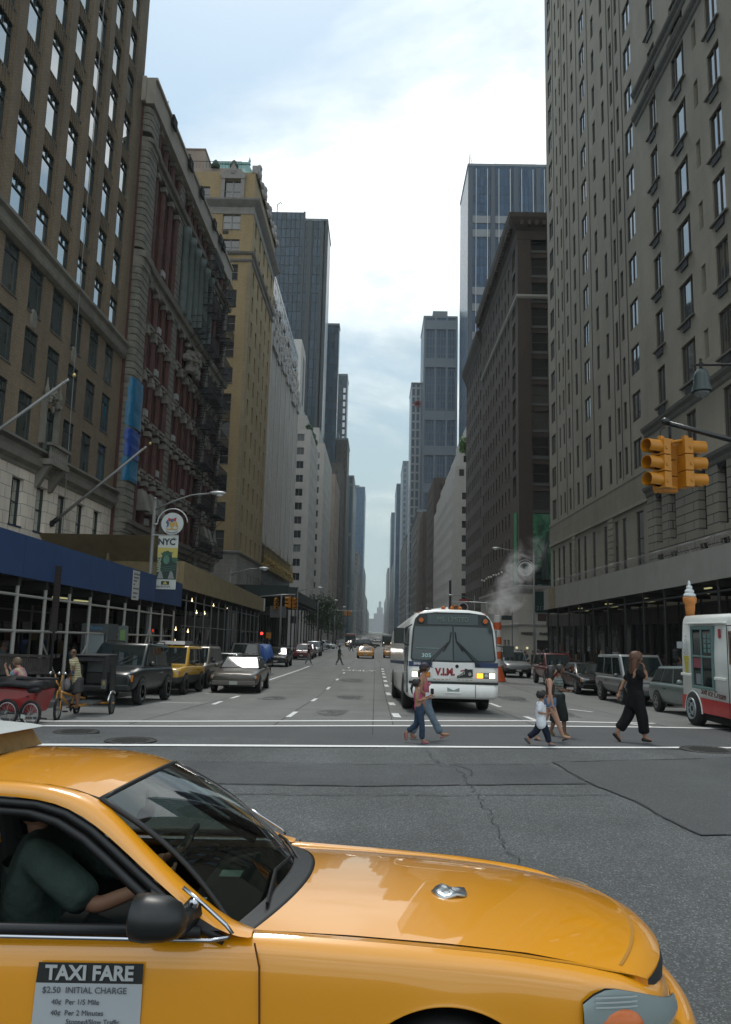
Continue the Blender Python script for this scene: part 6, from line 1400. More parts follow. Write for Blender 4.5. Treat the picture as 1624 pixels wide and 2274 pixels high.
for i in range(nx+1):
    for j in range(ny+1):
        x = -2.7+4.7*i/nx; y = -1.08+2.16*j/ny; e = (i in (0, nx)) or (j in (0, ny)); z = (1.15 if e else 1.72)+random.uniform(-.07, .05)+(.0 if e else .12*sin(i*.6))
        if e: z -= .35*random.random()
        V.append((x, y, z))
i0 = len(mb.v); mb.v += V
for i in range(nx):
    for j in range(ny): a = i*(ny+1)+j; mb.f.append((a, a+ny+1, a+ny+2, a+1)); mb.m.append(0)
o = mb.build('tarpaulin', mat('tarp_royal_blue', (.012, .065, .24), .45, bump=.7, bscale=3, var=.1), None, True); tag(o, 'bright blue tarpaulin covering the load of the small truck', 'tarpaulin'); place(o, -7.6, 48.7)
HAT = dict(L=4.4, Wd=1.78, zb=.3, r=.33, deck=((-2.2, .95), (-1.9, 1.0), (.8, .98), (1.8, .88), (2.2, .76)), roof=(-2.1, -1.6, .25, 1.1, 1.5), xf=1.35, xr=-1.3, hl=(.4, .15, .6))
place(car('parked_hatchback', 'black parked car just behind the blue tarpaulin truck', 'car', **mk(HAT, body=p_black, grille='chrome', group='cars parked along the left kerb')), -7.9, 64.8)
place(car('red_minivan', 'dark red car standing at the side street mouth on the left', 'car', **mk(HAT, L=4.6, Wd=1.85, body=p_red, deck=((-2.3, .98), (.7, 1.0), (1.8, .9), (2.3, .8)), roof=(-2.2, -1.9, .2, 1.1, 1.62), group='cars parked along the left kerb')), -7.6, 83.4)
place(car('parked_sedan', 'grey parked car directly behind the dark red car', 'car', **mk(HAT, body=p_grey, group='cars parked along the left kerb')), -7.75, 90.2)
place(car('parked_suv', 'silver parked SUV farthest in the left row of parked cars', 'SUV', **mk(SUV, body=p_silver, group='cars parked along the left kerb')), -7.7, 98)
place(car('white_van', 'white car turning across the far left crossing', 'car', **mk(HAT, body=p_white)), -9.5, 147, -30)
TAX = mk(SED, body=p_taxi, group='yellow taxis on the avenue')
def taxi(label, x, y, rot=-90, lit=False):
    q = car('taxi', label, 'taxi', **mk(TAX, lit=lit)); mb = MB(); mb.box(-.55, -.15, -.3, .3, 1.42, 1.58); mb.build('roof_sign', mat('taxi_sign', (.45, .42, .3), .5), q, bevel=.03); place(q, x, y, rot); return q
taxi('yellow taxi driving alone in the middle lane ahead of the bus', -1.15, 93.8); taxi('yellow taxi just left of the bus, front one of two', 2.0, 98.2); taxi('yellow taxi half hidden behind the bus edge', 2.75, 93.5, -90)
taxi('yellow taxi with lit headlights before the far left bus', -5.4, 176, -90, True); taxi('far yellow taxi beside the distant right bus', 4.0, 214, -90, True)
place(car('crossing_suv', 'long black vehicle crossing the avenue between the two distant buses', 'car', **mk(SUV, L=6.4, Wd=2.0, body=p_black, deck=((-3.2, 1.0), (1.2, 1.05), (1.8, 1.0), (2.9, .9), (3.2, .8)), roof=(-3.0, -2.6, .9, 1.7, 1.8), xf=2.2, xr=-2.1)), -2.3, 168, 0)
for i, (x, y) in enumerate(((-6.8, 206), (-6.6, 214), (-5.2, 222), (-3.1, 240), (-1.2, 262), (.9, 250), (-4.4, 290), (2.6, 300), (-1.5, 330), (.7, 360), (4.4, 262), (6.8, 330))):
    place(car('distant_car', 'small distant %s car in the far traffic, %s lane, %s' % (['white', 'dark', 'grey'][i % 3], 'leftmost' if x < -5 else 'second left' if x < -2.5 else 'third left' if x < 0 else 'middle' if x < 2 else 'right' if x < 5 else 'rightmost', 'nearer' if y < 275 else 'farther off'), 'car', **mk(HAT, body=[p_white, p_black, p_grey][i % 3], lit=(i % 2 == 0), group='distant traffic on the avenue')), x, y)
# right kerb
gr_ = 'cars parked along the right kerb'
place(car('parked_suv', 'silver and black parked SUV right of the orange chimney base', 'SUV', **mk(SUV, L=4.9, body=p_silver, lower=p_black, group=gr_)), 9.75, 56.3)
place(car('parked_suv', 'dark SUV mostly hidden between bus and silver SUV', 'SUV', **mk(SUV, body=p_grey, group=gr_)), 10.1, 64)
place(car('parked_suv', 'dark red parked SUV behind the black sedan', 'SUV', **mk(SUV, body=p_red, group=gr_)), 10.5, 46.2)
place(car('parked_sedan', 'black parked sedan between the red SUV and the grey minivan', 'sedan', **mk(SED, L=4.75, Wd=1.82, deck=((-2.37, .86), (-2.1, .96), (-1.2, .99), (.9, .95), (1.95, .82), (2.37, .7)), roof=(-1.7, -.95, .25, 1.15, 1.42), xf=1.45, xr=-1.35, body=p_black, group=gr_, hl=(.36, .16, .58))), 10.35, 38.9)
p_sg = paint('paint_grey_two_tone', (.075, .078, .08), .35, .3)
place(car('parked_minivan', 'grey and silver boxy minivan behind the woman in black', 'minivan', **mk(SUV, L=4.9, Wd=1.95, body=p_silver, lower=p_sg, deck=((-2.45, 1.05), (1.0, 1.05), (1.4, 1.02), (2.3, .92), (2.45, .86)), roof=(-2.42, -2.2, .75, 1.5, 1.92), xf=1.5, xr=-1.35, rack=False, wt=.82, panes=[(.03, .33), (.36, .66), (.69, .96)], group=gr_, hl=(.34, .2, .66))), 10.55, 32.5)
place(car('parked_wagon', 'pale grey-green station wagon directly behind the ice cream truck', 'station wagon', **mk(SED, L=4.7, Wd=1.8, deck=((-2.35, .9), (-2.1, .98), (1.0, .95), (1.9, .82), (2.35, .72)), roof=(-2.25, -1.75, .4, 1.25, 1.5), xf=1.45, xr=-1.35, body=p_sage, panes=[(.05, .3), (.33, .62), (.65, .95)], group=gr_)), 10.3, 25.3, -90)

# ----------------------------------------------------------------- the bus
def text_on(body, size, o, u, v, m, parent, sx=1., shear=0, bold=0): return text_obj(body, size, frameM(o, u, v), m, parent, 'lettering', .004, sx=sx, shear=shear, bold=bold)
bus_w = mat('bus_white', (.76, .76, .72), .3, coat=.4, var=.05, scale=2); bus_b = mat('bus_blue', (.012, .03, .09), .35); bus_glass = mat('bus_glass', (.022, .042, .045), .05, 0, .6)
def bus(name, label, detail=True):
    p = empty(name, (0, 0, 0), label, 'bus'); w = 1.3; L = 12.0
    # cross sections (x forward): rounded roof edge
    def ring(x, top, wd, zb=.42):
        pts = [(0, zb), (wd-.06, zb), (wd, zb+.1), (wd+.01, 1.1), (wd, 1.7), (wd-.03, 2.35), (wd-.1, top-.3), (wd-.27, top-.1), (wd-.6, top-.01), (0, top+.02)]
        return [(x, y, z) for y, z in pts]+[(x, -y, z) for y, z in pts[-2:0:-1]]
    mb = MB(); mb.loft([ring(-12.0, 2.9, 1.22, .6), ring(-11.8, 2.98, w), ring(-.95, 2.98, w), ring(-.5, 2.95, w-.01), ring(-.42, 2.9, w-.04)]); mb.build('body', bus_w, p, True)
    # front mask: lower bumper zone proud, windshield raked back
    def fr(z): return 0 if z < 1.35 else -(z-1.35)*.16
    mb = MB(); prof = [(.42, 1.2, -.02), (.5, 1.27, .06), (.82, 1.29, .08), (.84, 1.29, .0), (.90, 1.29, .0), (.93, 1.29, .05), (1.32, 1.3, .02), (1.46, 1.29, .0), (1.5, 1.29, -.02), (2.3, 1.25, -.14), (2.6, 1.18, -.2), (2.8, 1.05, -.24), (2.92, .85, -.28), (2.97, .5, -.32)]
    rings = [[(-.5, -wd, z), (fx-.05, -wd, z), (fx, -wd+.14, z), (fx+.03, 0, z), (fx, wd-.14, z), (fx-.05, wd, z), (-.5, wd, z)] for z, wd, fx in prof]; mb.loft(rings); mb.build('front_mask', bus_w, p, True, 0)
    def fp(y, z, d=.0):      # point on the windshield plane
        return (-.02-(z-1.5)*.15+.03*(1-abs(y)/1.2)+d, y, z)
    def panel(nm, pts, m, d=.02):
        mb = MB(); c = [fp(y, z, d) for y, z in pts]; b = [fp(y, z, d-.03) for y, z in pts]; mb.loft([b, c]); return mb.build(nm, m, p)
    rb = mat('rubber_black', (.008, .012, .011), .5)
    panel('windshield_gasket', [(-1.19, 1.46), (0, 1.44), (1.19, 1.46), (1.235, 1.54), (1.17, 2.38), (1.1, 2.68), (.97, 2.82), (.5, 2.88), (-.5, 2.88), (-.97, 2.82), (-1.1, 2.68), (-1.17, 2.38), (-1.235, 1.54)], rb, .028)
    for sg in (-1, 1): panel('windshield', [(sg*.02, 1.49), (sg*1.15, 1.5), (sg*1.19, 1.56), (sg*1.12, 2.45), (sg*.02, 2.47)][::sg], bus_glass, .036)
    panel('destination_sign', [(-.74, 2.52), (.74, 2.52), (.74, 2.83), (-.74, 2.83)], mat('dest_sign', (.035, .05, .05), .3), .036)
    ds = mat('dest_letters', (.12, .17, .13), .6)
    text_on('M5  LIMITED', .2, fp(-.0, 2.675, .042), (0, 1, 0), (-.14, 0, 1), ds, p, .85)
    for y in (-.93, .95):
        mb = MB(); c = fp(y, 2.64, .05); mb.disc(c, .1, 'x', 18, 0, .05); mb.build('signal_housing', rb, p); mb = MB(); mb.disc((c[0]+.03, c[1], c[2]), .07, 'x', 16, 0, .04); mb.build('signal_lamp', mat('amber_dome', (.42, .10, .01), .4), p)
    for y in (-.25, .0, .25, -.95, .97):
        mb = MB(); z = 3.0 if abs(y) < .5 else 2.82; mb.lathe([(.06, z-.02), (.055, z+.05), (.03, z+.07), (.001, z+.075)], (-.42, y, 0), 12); mb.build('marker_lamp', mat('amber_dome', (.42, .10, .01), .4), p, True)
    for sg in (-1, 1):
        mb = MB(); a = fp(sg*.1, 2.03, .06); b = fp(sg*.72, 1.36, .1); mb.tube([a, b], .014, 6); mb.tube([(a[0], a[1]+sg*.03, a[2]+.0), (b[0], b[1]+sg*.03, b[2]+.08)], .01, 6); mb.tube([fp(sg*.06, 2.3, .06), a, fp(sg*.28, 1.75, .06)], .018, 6); mb.ball(b, .05, 6); mb.build('wiper', rb, p)
    mb = MB()
    for sg in (-1, 1):
        y0, y1 = sorted((sg*1.285, sg*.62)); mb.box(-.08, .052, y0, y1, 1.31, 1.45)
    for sg in (-1, 1): y0, y1 = sorted((sg*1.306, sg*1.29)); mb.box(-11.7, -.1, y0, y1, 1.31, 1.45)
    mb.build('blue_band', bus_b, p)
    text_on('5040', .1, (.06, -1.05, 1.385), (0, 1, 0), (0, 0, 1), mat('fleet_white', (.5, .5, .5), .6), p, bold=.004)
    mb = MB(); mb.box(-.02, .07, -.6, .58, .97, 1.42); mb.build('advert_board', mat('advert_white', (.66, .65, .63), .4), p, bevel=.01)
    text_on('V.I.M.', .27, (.078, -.24, 1.16), (0, 1, 0), (0, 0, 1), mat('advert_red', (.24, .01, .018), .5), p, .9, bold=.014)
    def adv(nm, pts, m, d=.076): mb = MB(); mb.loft([[(d-.006, y, z) for y, z in pts], [(d, y, z) for y, z in pts]]); mb.build(nm, m, p)
    adv('shoe_print', [(.1, 1.0), (.5, 1.02), (.56, 1.06), (.55, 1.26), (.42, 1.25), (.33, 1.28), (.3, 1.19), (.2, 1.12), (.1, 1.06)], mat('print_black', (.012, .012, .012), .5))
    adv('shoe_sole', [(.08, .985), (.55, 1.0), (.55, 1.025), (.08, 1.005)], mat('print_pale', (.3, .3, .28), .5), .079); adv('shoe_patch', ell(.47, 1.12, .045, .05), mat('print_pale', (.3, .3, .28), .5), .079); adv('shoe_tongue', [(.2, 1.18), (.3, 1.2), (.31, 1.24), (.2, 1.22)], mat('advert_red', (.3, .01, .01), .5), .079)
    for k in range(4): adv('shoe_lace', [(.14+k*.05, 1.05+k*.02), (.17+k*.05, 1.05+k*.02), (.2+k*.04, 1.12+k*.025), (.185+k*.04, 1.12+k*.025)], mat('print_pale', (.3, .3, .28), .5), .08)
    mb = MB(); mb.disc((.075, .1, 1.33), .05, 'x', 20, 0, .006, .042); mb.disc((.075, .1, 1.33), .016, 'x', 12, 0, .006); mb.build('round_mark', mat('print_black', (.012, .012, .012), .5), p)
    mb = MB()
    for k in range(10): mb.box(.05, .076, -.58+k*.116, -.5+k*.116, .945, .958, k % 2)
    mb.build('coloured_strip', [mat('strip_green', (.02, .12, .06), .6), mat('strip_orange', (.4, .15, .03), .6)], p)
    for sg in (-1, 1):
        y0, y1 = sorted((sg*.66, sg*1.2)); mb = MB(); mb.box(.03, .065, y0, y1, 1.0, 1.16); mb.build('lamp_panel', mat('lamp_surround', (.09, .10, .10), .4), p, bevel=.01)
        y0, y1 = sorted((sg*1.03, sg*1.19)); mb = MB(); mb.box(.05, .085, y0, y1, 1.01, 1.15); mb.build('headlight', hl_on, p, bevel=.012)
        y0, y1 = sorted((sg*.67, sg*.85)); mb = MB(); mb.box(.05, .085, y0, y1, 1.01, 1.15); mb.build('indicator', amber_on if sg > 0 else amber, p, bevel=.012)
        mb = MB(); mb.ball((.075, sg*.94, 1.08), (.03, .055, .055), 10); mb.build('low_lamp', hl_glass, p, True)
    mb = MB(); mb.box(.0, .1, -1.28, 1.28, .835, .895); mb.build('bumper_strip', rb, p, bevel=.01)
    mb = MB(); mb.box(.08, .1, -.18, .17, .62, .79); mb.build('license_plate', mat('bus_plate', (.22, .27, .25), .5), p); mb = MB(); mb.box(.08, .13, -.2, .2, .575, .6); mb.build('plate_step', bus_w, p)
    mb = MB()
    for y in (.63,): mb.box(.085, .1, y-.006, y+.006, .46, .83)
    mb.build('bumper_seam', rb, p)
    # sides
    for sg in (-1, 1):
        for k in range(7):
            x1 = -1.75-k*1.4; mb = MB(); y = sg*1.30
            mb.hexa([(x1-1.3, y-sg*.05, 1.52), (x1, y-sg*.05, 1.52), (x1, y+sg*.004, 1.52), (x1-1.3, y+sg*.004, 1.52), (x1-1.3, y-sg*.2, 2.5), (x1, y-sg*.2, 2.5), (x1, y-sg*.1, 2.5), (x1-1.3, y-sg*.1, 2.5)]); mb.build('side_window', bus_glass, p)
        mb = MB(); y = sg*1.305; mb.box(-1.5, -.3, y-.02, y+.02, .55, 2.45) if sg < 0 else mb.box(-1.2, -.3, y-.02, y+.01, 1.5, 2.4); mb.build('door_glazing' if sg < 0 else 'driver_window', bus_glass, p)
        for x in (-2.2, -9.0):
            arch(p, x, sg*1.275, .5, .6, .42, .08); add_wheel(p, x, sg*1.18, .5, .5, .3, sg, mat('bus_rim', (.25, .25, .25), .5), 8)
        s = -1 if sg < 0 else 1
    mb = MB(); mb.box(.12-.2, .34, -1.72, -1.45, 1.95, 2.38); mb.tube([(.05, -1.5, 1.98), (.0, -1.28, 1.9)], .02, 6); mb.tube([(.05, -1.5, 2.3), (.0, -1.2, 2.5)], .02, 6); mb.build('mirror', rb, p, bevel=.05)
    mb = MB(); mb.box(.08, .3, 1.42, 1.7, 1.62, 1.95); mb.tube([(.1, 1.5, 1.9), (.0, 1.26, 1.95)], .02, 6); mb.build('mirror', rb, p, bevel=.05)
    mb = MB(); mb.tube([(-1.4, -.5, 3.02), (-1.7, -.1, 3.1), (-2.6, .5, 3.03)], .025, 6); mb.box(-1.6, -1.4, -.05, .0, 3.0, 3.12); mb.build('roof_aerial', bus_w, p)
    mb = MB(); mb.box(-.5, -3.5, -1.1, 1.1, .3, .42); mb.box(-3.5, -11.6, -1.2, 1.2, .28, .45); mb.build('underbody', arch_m, p)
    return p
b0 = bus('city_bus', 'white city bus with blue band and shoe advert facing the crosswalk')
ld = MB(); pts = [(-1.0, '3'), (-.84, '0'), (-.7, '5')]
text_on('305', .16, (.045-.02, -.78, 1.62), (0, 1, 0), (-.15, 0, 1), mat('route_letters', (.28, .42, .42), .5, emit=(.3, .5, .5), es=.25), b0, 1.2)
mb = MB(); mb.box(.0, .02, -1.08, -.42, 1.82, 1.835); mb.build('dash_line', mat('glass_line', (.2, .3, .3), .5), b0)
place(b0, 2.25, 22.8, -88.6)
# ----------------------------------------------------------------- ice cream truck (faces away along the avenue)
tr_w = mat('truck_white', (.66, .68, .65), .35, coat=.3, var=.06, scale=1.5); tr_r = mat('truck_red', (.36, .016, .016), .35, coat=.3, var=.2, scale=3)
p = empty('ice_cream_truck', (9.4, 18.2, G(18.2)), 'white and red ice cream truck cut by the right edge', 'ice cream truck')
XS = 8.36; YA, YB_, ZT = 14.2, 21.78, 2.62
def ring_t(y, e=0, top=ZT): return [(XS+e, y, .5), (XS+.0+e, y, 1.6), (XS+.05+e, y, top-.2), (XS+.07+e, y, top-.12), (XS+.12+e, y, top-.03), (XS+.26+e, y, top+.0), (XS+1.05, y, top+.03), (XS+1.84-e, y, top), (XS+2.0-e, y, top-.05), (XS+2.1-e, y, 1.6), (XS+2.12-e, y, .5)]
mb = MB(); mb.loft([ring_t(YA), ring_t(YB_-.12), ring_t(YB_-.03, .05, ZT-.02), ring_t(YB_, .12, ZT-.06)]); mb.build('body', tr_w, p, True)
mb = MB()      # red skirt with the wheel opening
def arch_z(y): d = y-20.97; return .10+sqrt(max(0, .52**2-d*d)) if abs(d) < .52 else .13
ys = [YA]+[15+k*.5 for k in range(10)]+[20.97-.52+.0001+k*.08666 for k in range(13)]+[YB_-.05]
ys = sorted(set(ys)); r1 = [(XS-.004, y, max(arch_z(y), .13+(.02 if y < 20 else 0))) for y in ys]; r2 = [(XS-.004, y, .505) for y in ys]; r3 = [(XS+.05, y, .505) for y in ys]; r0 = [(XS+.05, y, z) for (x, y, z) in r1]
for a, b in zip(range(len(ys)-1), range(1, len(ys))):
    if min(r1[a][2], r1[b][2]) < .5:
        mb.quad(r1[a], r1[b], (r1[b][0], r1[b][1], max(.505, r1[b][2])), (r1[a][0], r1[a][1], max(.505, r1[a][2])))
mb.box(XS+.02, XS+2.1, YB_-.06, YB_-.01, .13, .5); mb.build('red_skirt', tr_r, p)
mb = MB(); n = 22; ring = [(20.97+.53*cos(a), .10+.53*sin(a)) for a in [pi*j/n for j in range(n+1)]]+[(20.44, -.1), (21.5, -.1)][:0]
mb.loft([[(XS-.008, a, b) for a, b in ring], [(XS+.03, a, b) for a, b in ring]]); mb.build('wheel_arch', arch_m, p)
mb = MB(); mb.tube([(XS-.012, 20.97+.535*cos(a), .10+.535*sin(a)) for a in [pi*j/n for j in range(n+1)]], .018, 6); mb.build('arch_lip', tr_w, p)
for yy in (20.97, 15.6):
    q = MB(); M = Matrix.Rotation(pi/2, 3, 'Y'); z = G(yy)+.435
    q.lathe([(.26, -.13), (.40, -.13), (.435, -.09), (.435, .09), (.40, .13), (.26, .13)], (XS+.07, yy, z), 26, 0, M); q.build('wheel', tyre_m, p, True)
    q = MB(); q.lathe([(.01, -.03), (.13, -.06), (.2, -.02), (.26, -.08), (.275, -.08), (.275, .02), (.01, .02)], (XS-.015, yy, z), 24, 0, M)
    for k in range(6): a = k*pi/3; q.ball((XS-.075, yy+.17*cos(a), z+.17*sin(a)), .022, 6)
    q.build('rim', mat('truck_rim', (.26, .30, .31), .4, .3), p, True)
mb = MB(); mb.box(XS+.1, XS+2.0, YA, YB_-.1, -.05, .3); mb.build('chassis', arch_m, p)
gf = mat('window_frame_green', (.10, .17, .16), .4); dk = mat('truck_glass', (.008, .014, .014), .05, 0, .6)
mb = MB()
for a, b, c, d in ((19.62, 20.98, .72, .8), (19.62, 20.98, 2.22, 2.32), (19.62, 19.72, .8, 2.22), (20.88, 20.98, .8, 2.22), (20.3, 20.36, .8, 2.22), (19.72, 20.88, 1.52, 1.57)): mb.box(XS-.04, XS+.06, a, b, c, d)
mb.build('window_frame', gf, p, bevel=.015)
mb = MB(); mb.box(XS-.012, XS+.05, 19.72, 20.88, .8, 2.22); mb.build('side_window', dk, p)
mb = MB()
for a in (19.85, 20.1): 
    for k in range(4): mb.box(XS-.02, XS-.012, a-.07, a+.08, 1.65+k*.12, 1.745+k*.12)
mb.build('price_list', mat('list_teal', (.10, .19, .18), .6), p)
mb = MB(); mb.box(XS-.022, XS-.012, 20.4, 20.84, 1.25, 1.5); mb.build('sticker', mat('sticker_pink', (.22, .05, .07), .6), p)
mb = MB(); mb.box(XS-.022, XS-.012, 20.42, 20.7, .84, 1.1); mb.build('painted_reflection', mat('reflection_grey', (.16, .18, .2), .6), p)  # flat grey panel on the glass, a reflection put in as colour
mb = MB(); mb.box(XS-.06, XS+.1, 18.95, 21.3, 2.36, 2.41); mb.build('drip_rail', tr_w, p, bevel=.02)
for a, b in ((21.02, 21.7), (18.95, 19.6)): mb = MB(); mb.box(XS-.045, XS+.0, a, b, 1.0, 1.08); mb.build('side_moulding', tr_w, p, bevel=.02)
mb = MB(); mb.box(XS-.006, XS+.002, 18.86, 18.885, -.02, 2.33); mb.box(XS-.006, XS+.002, 17.6, 18.86, 2.31, 2.33); mb.build('door_seam', black, p)
mb = MB(); mb.box(XS-.008, XS+.06, 17.7, 18.72, 1.45, 2.16); mb.build('door_window', dk, p, bevel=.02); 
mb = MB()
for a, b, c, d in ((17.66, 18.76, 1.41, 1.46), (17.66, 18.76, 2.14, 2.19), (18.7, 18.76, 1.44, 2.17)): mb.box(XS-.02, XS+.02, a, b, c, d)
mb.build('window_frame', mat('frame_rust', (.16, .09, .05), .5), p)
for y0, z0 in ((21.36, 1.08), (18.42, .62)):
    mb = MB(); mb.loft([[(XS-.006, y0+a, z0+b) for a, b in ((-.09, 0), (.09, 0), (.13, .32), (-.13, .32))], [(XS-.001, y0+a, z0+b) for a, b in ((-.09, 0), (.09, 0), (.13, .32), (-.13, .32))]]); mb.box(XS-.007, XS-.001, y0-.16, y0+.16, z0+.325, z0+.45); mb.build('cup_decal', mat('decal_yellow', (.42, .36, .04), .5), p)
    mb = MB(); 
    for k in range(5): mb.tube([(XS-.004, y0+(.14-.024*k)*cos(t), z0+.52+k*.11+.035*sin(t)) for t in [pi*j/6 for j in range(-6, 6)]], .006, 4)
    mb.build('swirl_decal', mat('decal_grey', (.25, .27, .28), .6), p)
mb = MB(); mb.box(XS-.01, XS, 19.22, 19.34, 2.02, 2.24); mb.build('warning_label', mat('label_red', (.4, .05, .05), .5), p)
text_obj('Soft Ice Cream', .235, frameM((XS-.01, 19.78, .65), (0, -1, -.035), (0, 0, 1)), mat('script_brown', (.10, .02, .012), .5), p, 'lettering', .003, sx=1.0, shear=.35)
mb = MB(); mb.box(9.3, 10.1, 17.2, 19.4, 2.64, 2.95); mb.build('roof_unit', mat('unit_grey', (.13, .13, .125), .6), p, bevel=.02)
mb = MB(); mb.box(XS-.1, XS+.02, 21.6, 21.75, 1.72, 1.9); mb.build('marker_lamp', mat('marker_pale', (.35, .37, .38), .3), p)
q = empty('giant_cone', (8.62, 21.65, 2.6), 'giant model ice cream cone mounted on the truck roof', 'model cone')
wf = mat('wafer_orange', (.45, .17, .035), .6, var=.15, scale=8, bump=.3)
mb = MB(); mb.lathe([(.1, 2.58), (.13, 2.8), (.135, 2.93), (.175, 2.97), (.18, 3.1), (.165, 3.12), (.01, 3.12)], (8.62, 21.65, 0), 20); mb.build('wafer_cup', wf, q, True)
mb = MB(); prof = []
for k in range(4):
    r = .165-.042*k; z = 3.12+k*.105; prof += [(r*.82, z), (r, z+.035), (r*.98, z+.06), (r*.78, z+.1)]
prof += [(.02, 3.56), (.001, 3.575)]
mb.lathe(prof, (8.62, 21.65, 0), 20); mb.build('ice_cream', mat('cream_white', (.55, .58, .58), .4), q, True)

# ----------------------------------------------------------------- pedicabs
org_p = mat('bike_orange', (.42, .18, .015), .35, coat=.4); tub = mat('canopy_black', (.010, .010, .011), .5, bump=.3, bscale=6); clearm = mat('clear_plastic', (.16, .18, .18), .15)
spoke = mat('spoke_steel', (.3, .3, .3), .3, .6)
def bike_wheel(p, c, r, ax, w=.03, disc=None):
    """ax = unit vector of the axle"""
    a = Vector(ax).normalized(); u = a.cross(Vector((0, 0, 1))).normalized(); v = Vector((0, 0, 1)); c = Vector(c)
    mb = MB(); mb.tube([c+u*r*cos(t)+v*r*sin(t) for t in [2*pi*k/28 for k in range(29)]], w, 6); mb.build('tyre', tyre_m, p, True)
    mb = MB(); mb.tube([c+u*(r-.05)*cos(t)+v*(r-.05)*sin(t) for t in [2*pi*k/28 for k in range(29)]], .012, 5)
    if not disc:
        for k in range(18): t = 2*pi*k/18; mb.tube([c+a*.03*(1 if k % 2 else -1), c+u*(r-.05)*cos(t)+v*(r-.05)*sin(t)], .003, 3)
    mb.tube([c-a*.05, c+a*.05], .025, 8); mb.build('rim', spoke, p)
    if disc:
        mb = MB(); rg = [c+u*(r-.04)*cos(t)+v*(r-.04)*sin(t) for t in [2*pi*k/24 for k in range(24)]]; mb.loft([[q-a*.012 for q in rg], [q+a*.012 for q in rg]]); mb.build('wheel_disc', disc, p)
p = empty('pedicab', (-6.95, 18.4, G(18.4)), 'orange pedicab with a black hooded passenger seat, its rider standing beside it', 'pedicab', 'pedicabs at the left kerb')
bike_wheel(p, (-6.97, 17.5, .11), .235, (1, .12, 0))
bike_wheel(p, (-6.47, 19.6, .055), .25, (1, .1, 0), .03, mat('disc_grey', (.07, .075, .075), .6))
bike_wheel(p, (-7.3, 19.5, .055), .25, (1, .1, 0))
mb = MB()
for s_ in (-1, 1): mb.tube([(-6.97+s_*.055, 17.48, .1), (-7.06+s_*.05, 17.75, .45), (-7.08+s_*.03, 17.8, .5)], .017, 6)
mb.tube([(-7.08, 17.8, .44), (-7.1, 17.86, .6)], .025, 8)
mb.tube([(-7.09, 17.83, .47), (-6.98, 18.5, .3), (-6.9, 18.9, .24)], .026, 8); mb.tube([(-7.09, 17.83, .42), (-7.02, 18.35, .07)], .026, 8)
mb.tube([(-7.02, 18.35, .07), (-6.99, 18.5, .36)], .02, 8); mb.tube([(-7.02, 18.35, .08), (-6.85, 19.3, .08)], .03, 8); mb.tube([(-7.35, 19.5, .07), (-6.42, 19.6, .07)], .028, 8)
for s_ in (-1, 1): mb.tube([(-7.1, 17.84, .58), (-7.12+s_*.05, 17.82, .66), (-7.13+s_*.09, 17.83, .84)], .016, 6)
mb.build('frame', org_p, p, True)
mb = MB(); mb.tube([(-7.38, 17.95, .83), (-7.24, 17.85, .85), (-7.02, 17.83, .84), (-6.9, 17.95, .81)], .014, 6)
for x in (-7.35, -6.93): mb.tube([(x, 17.96, .82), (x+.02, 18.08, .81)], .018, 6)
mb.build('handlebar', black, p, True)
for x in (-7.32, -7.12, -6.98): mb = MB(); mb.ball((x, 17.8, .87), .035, 8); mb.build('lamp', mat('bright_chrome', (.7, .72, .72), .1, 1.), p, True)
mb = MB(); mb.ball((-6.96, 18.45, .4), (.1, .13, .045), 8); mb.build('saddle', black, p, True)
mb = MB(); mb.ball((-7.0, 18.0, .62), (.08, .09, .14), 8); mb.build('bag', mat('bag_pale', (.16, .15, .16), .7), p, True)
mb = MB(); mb.tube([(-7.1, 18.3, .07), (-6.95, 18.4, .07)], .012, 6); mb.box(-7.16, -7.06, 18.25, 18.33, -.03, .0); mb.box(-6.98, -6.88, 18.38, 18.46, .12, .15); mb.disc((-7.0, 18.35, .07), .09, 'x', 20, 0, .01); mb.build('pedals', black, p)
mb = MB()      # cabin: side walls, back, seat, floor and roof
mb.box(-7.3, -6.52, 19.1, 19.95, 1.2, 1.25); mb.box(-7.3, -6.52, 19.15, 19.2, 1.08, 1.2)
for z0, z1 in ((.2, .78), (1.04, 1.2)): mb.box(-7.3, -6.52, 19.9, 19.94, z0, z1)
for x in (-7.3, -6.58):
    mb.box(x, x+.05, 19.12, 19.94, .98, 1.2); mb.box(x, x+.05, 19.6, 19.94, .3, 1.0)
mb.hexa([(-6.6, 19.12, .55), (-6.5, 19.12, .55), (-6.5, 19.2, .55), (-6.6, 19.2, .55), (-6.6, 19.12, 1.2), (-6.5, 19.12, 1.2), (-6.5, 19.2, 1.2), (-6.6, 19.2, 1.2)])
mb.build('canopy', tub, p, bevel=.02)
mb = MB(); mb.box(-7.27, -6.62, 19.88, 19.9, .78, 1.04); mb.build('rear_window', clearm, p)
mb = MB(); mb.box(-7.25, -6.6, 19.4, 19.88, .36, .5); mb.box(-7.25, -6.6, 19.75, 19.88, .5, .8); mb.build('seat', mat('seat_black', (.012, .012, .012), .4), p, bevel=.03)
mb = MB(); mb.box(-7.2, -6.72, 19.0, 19.6, .09, .14); mb.build('floor_plate', mat('floor_grey', (.12, .125, .125), .5), p)
mb = MB(); mb.tube([(-6.48, 19.6-.3*cos(t), .05+.3*sin(t)) for t in [pi*k/10*.62+.25 for k in range(11)]], .03, 6); mb.tube([(-7.2, 19.05, .65), (-7.13, 19.0, .6), (-7.13, 19.0, .15)], .013, 6); mb.build('chrome_guard', mat('bright_chrome', (.7, .72, .72), .1, 1.), p, True)
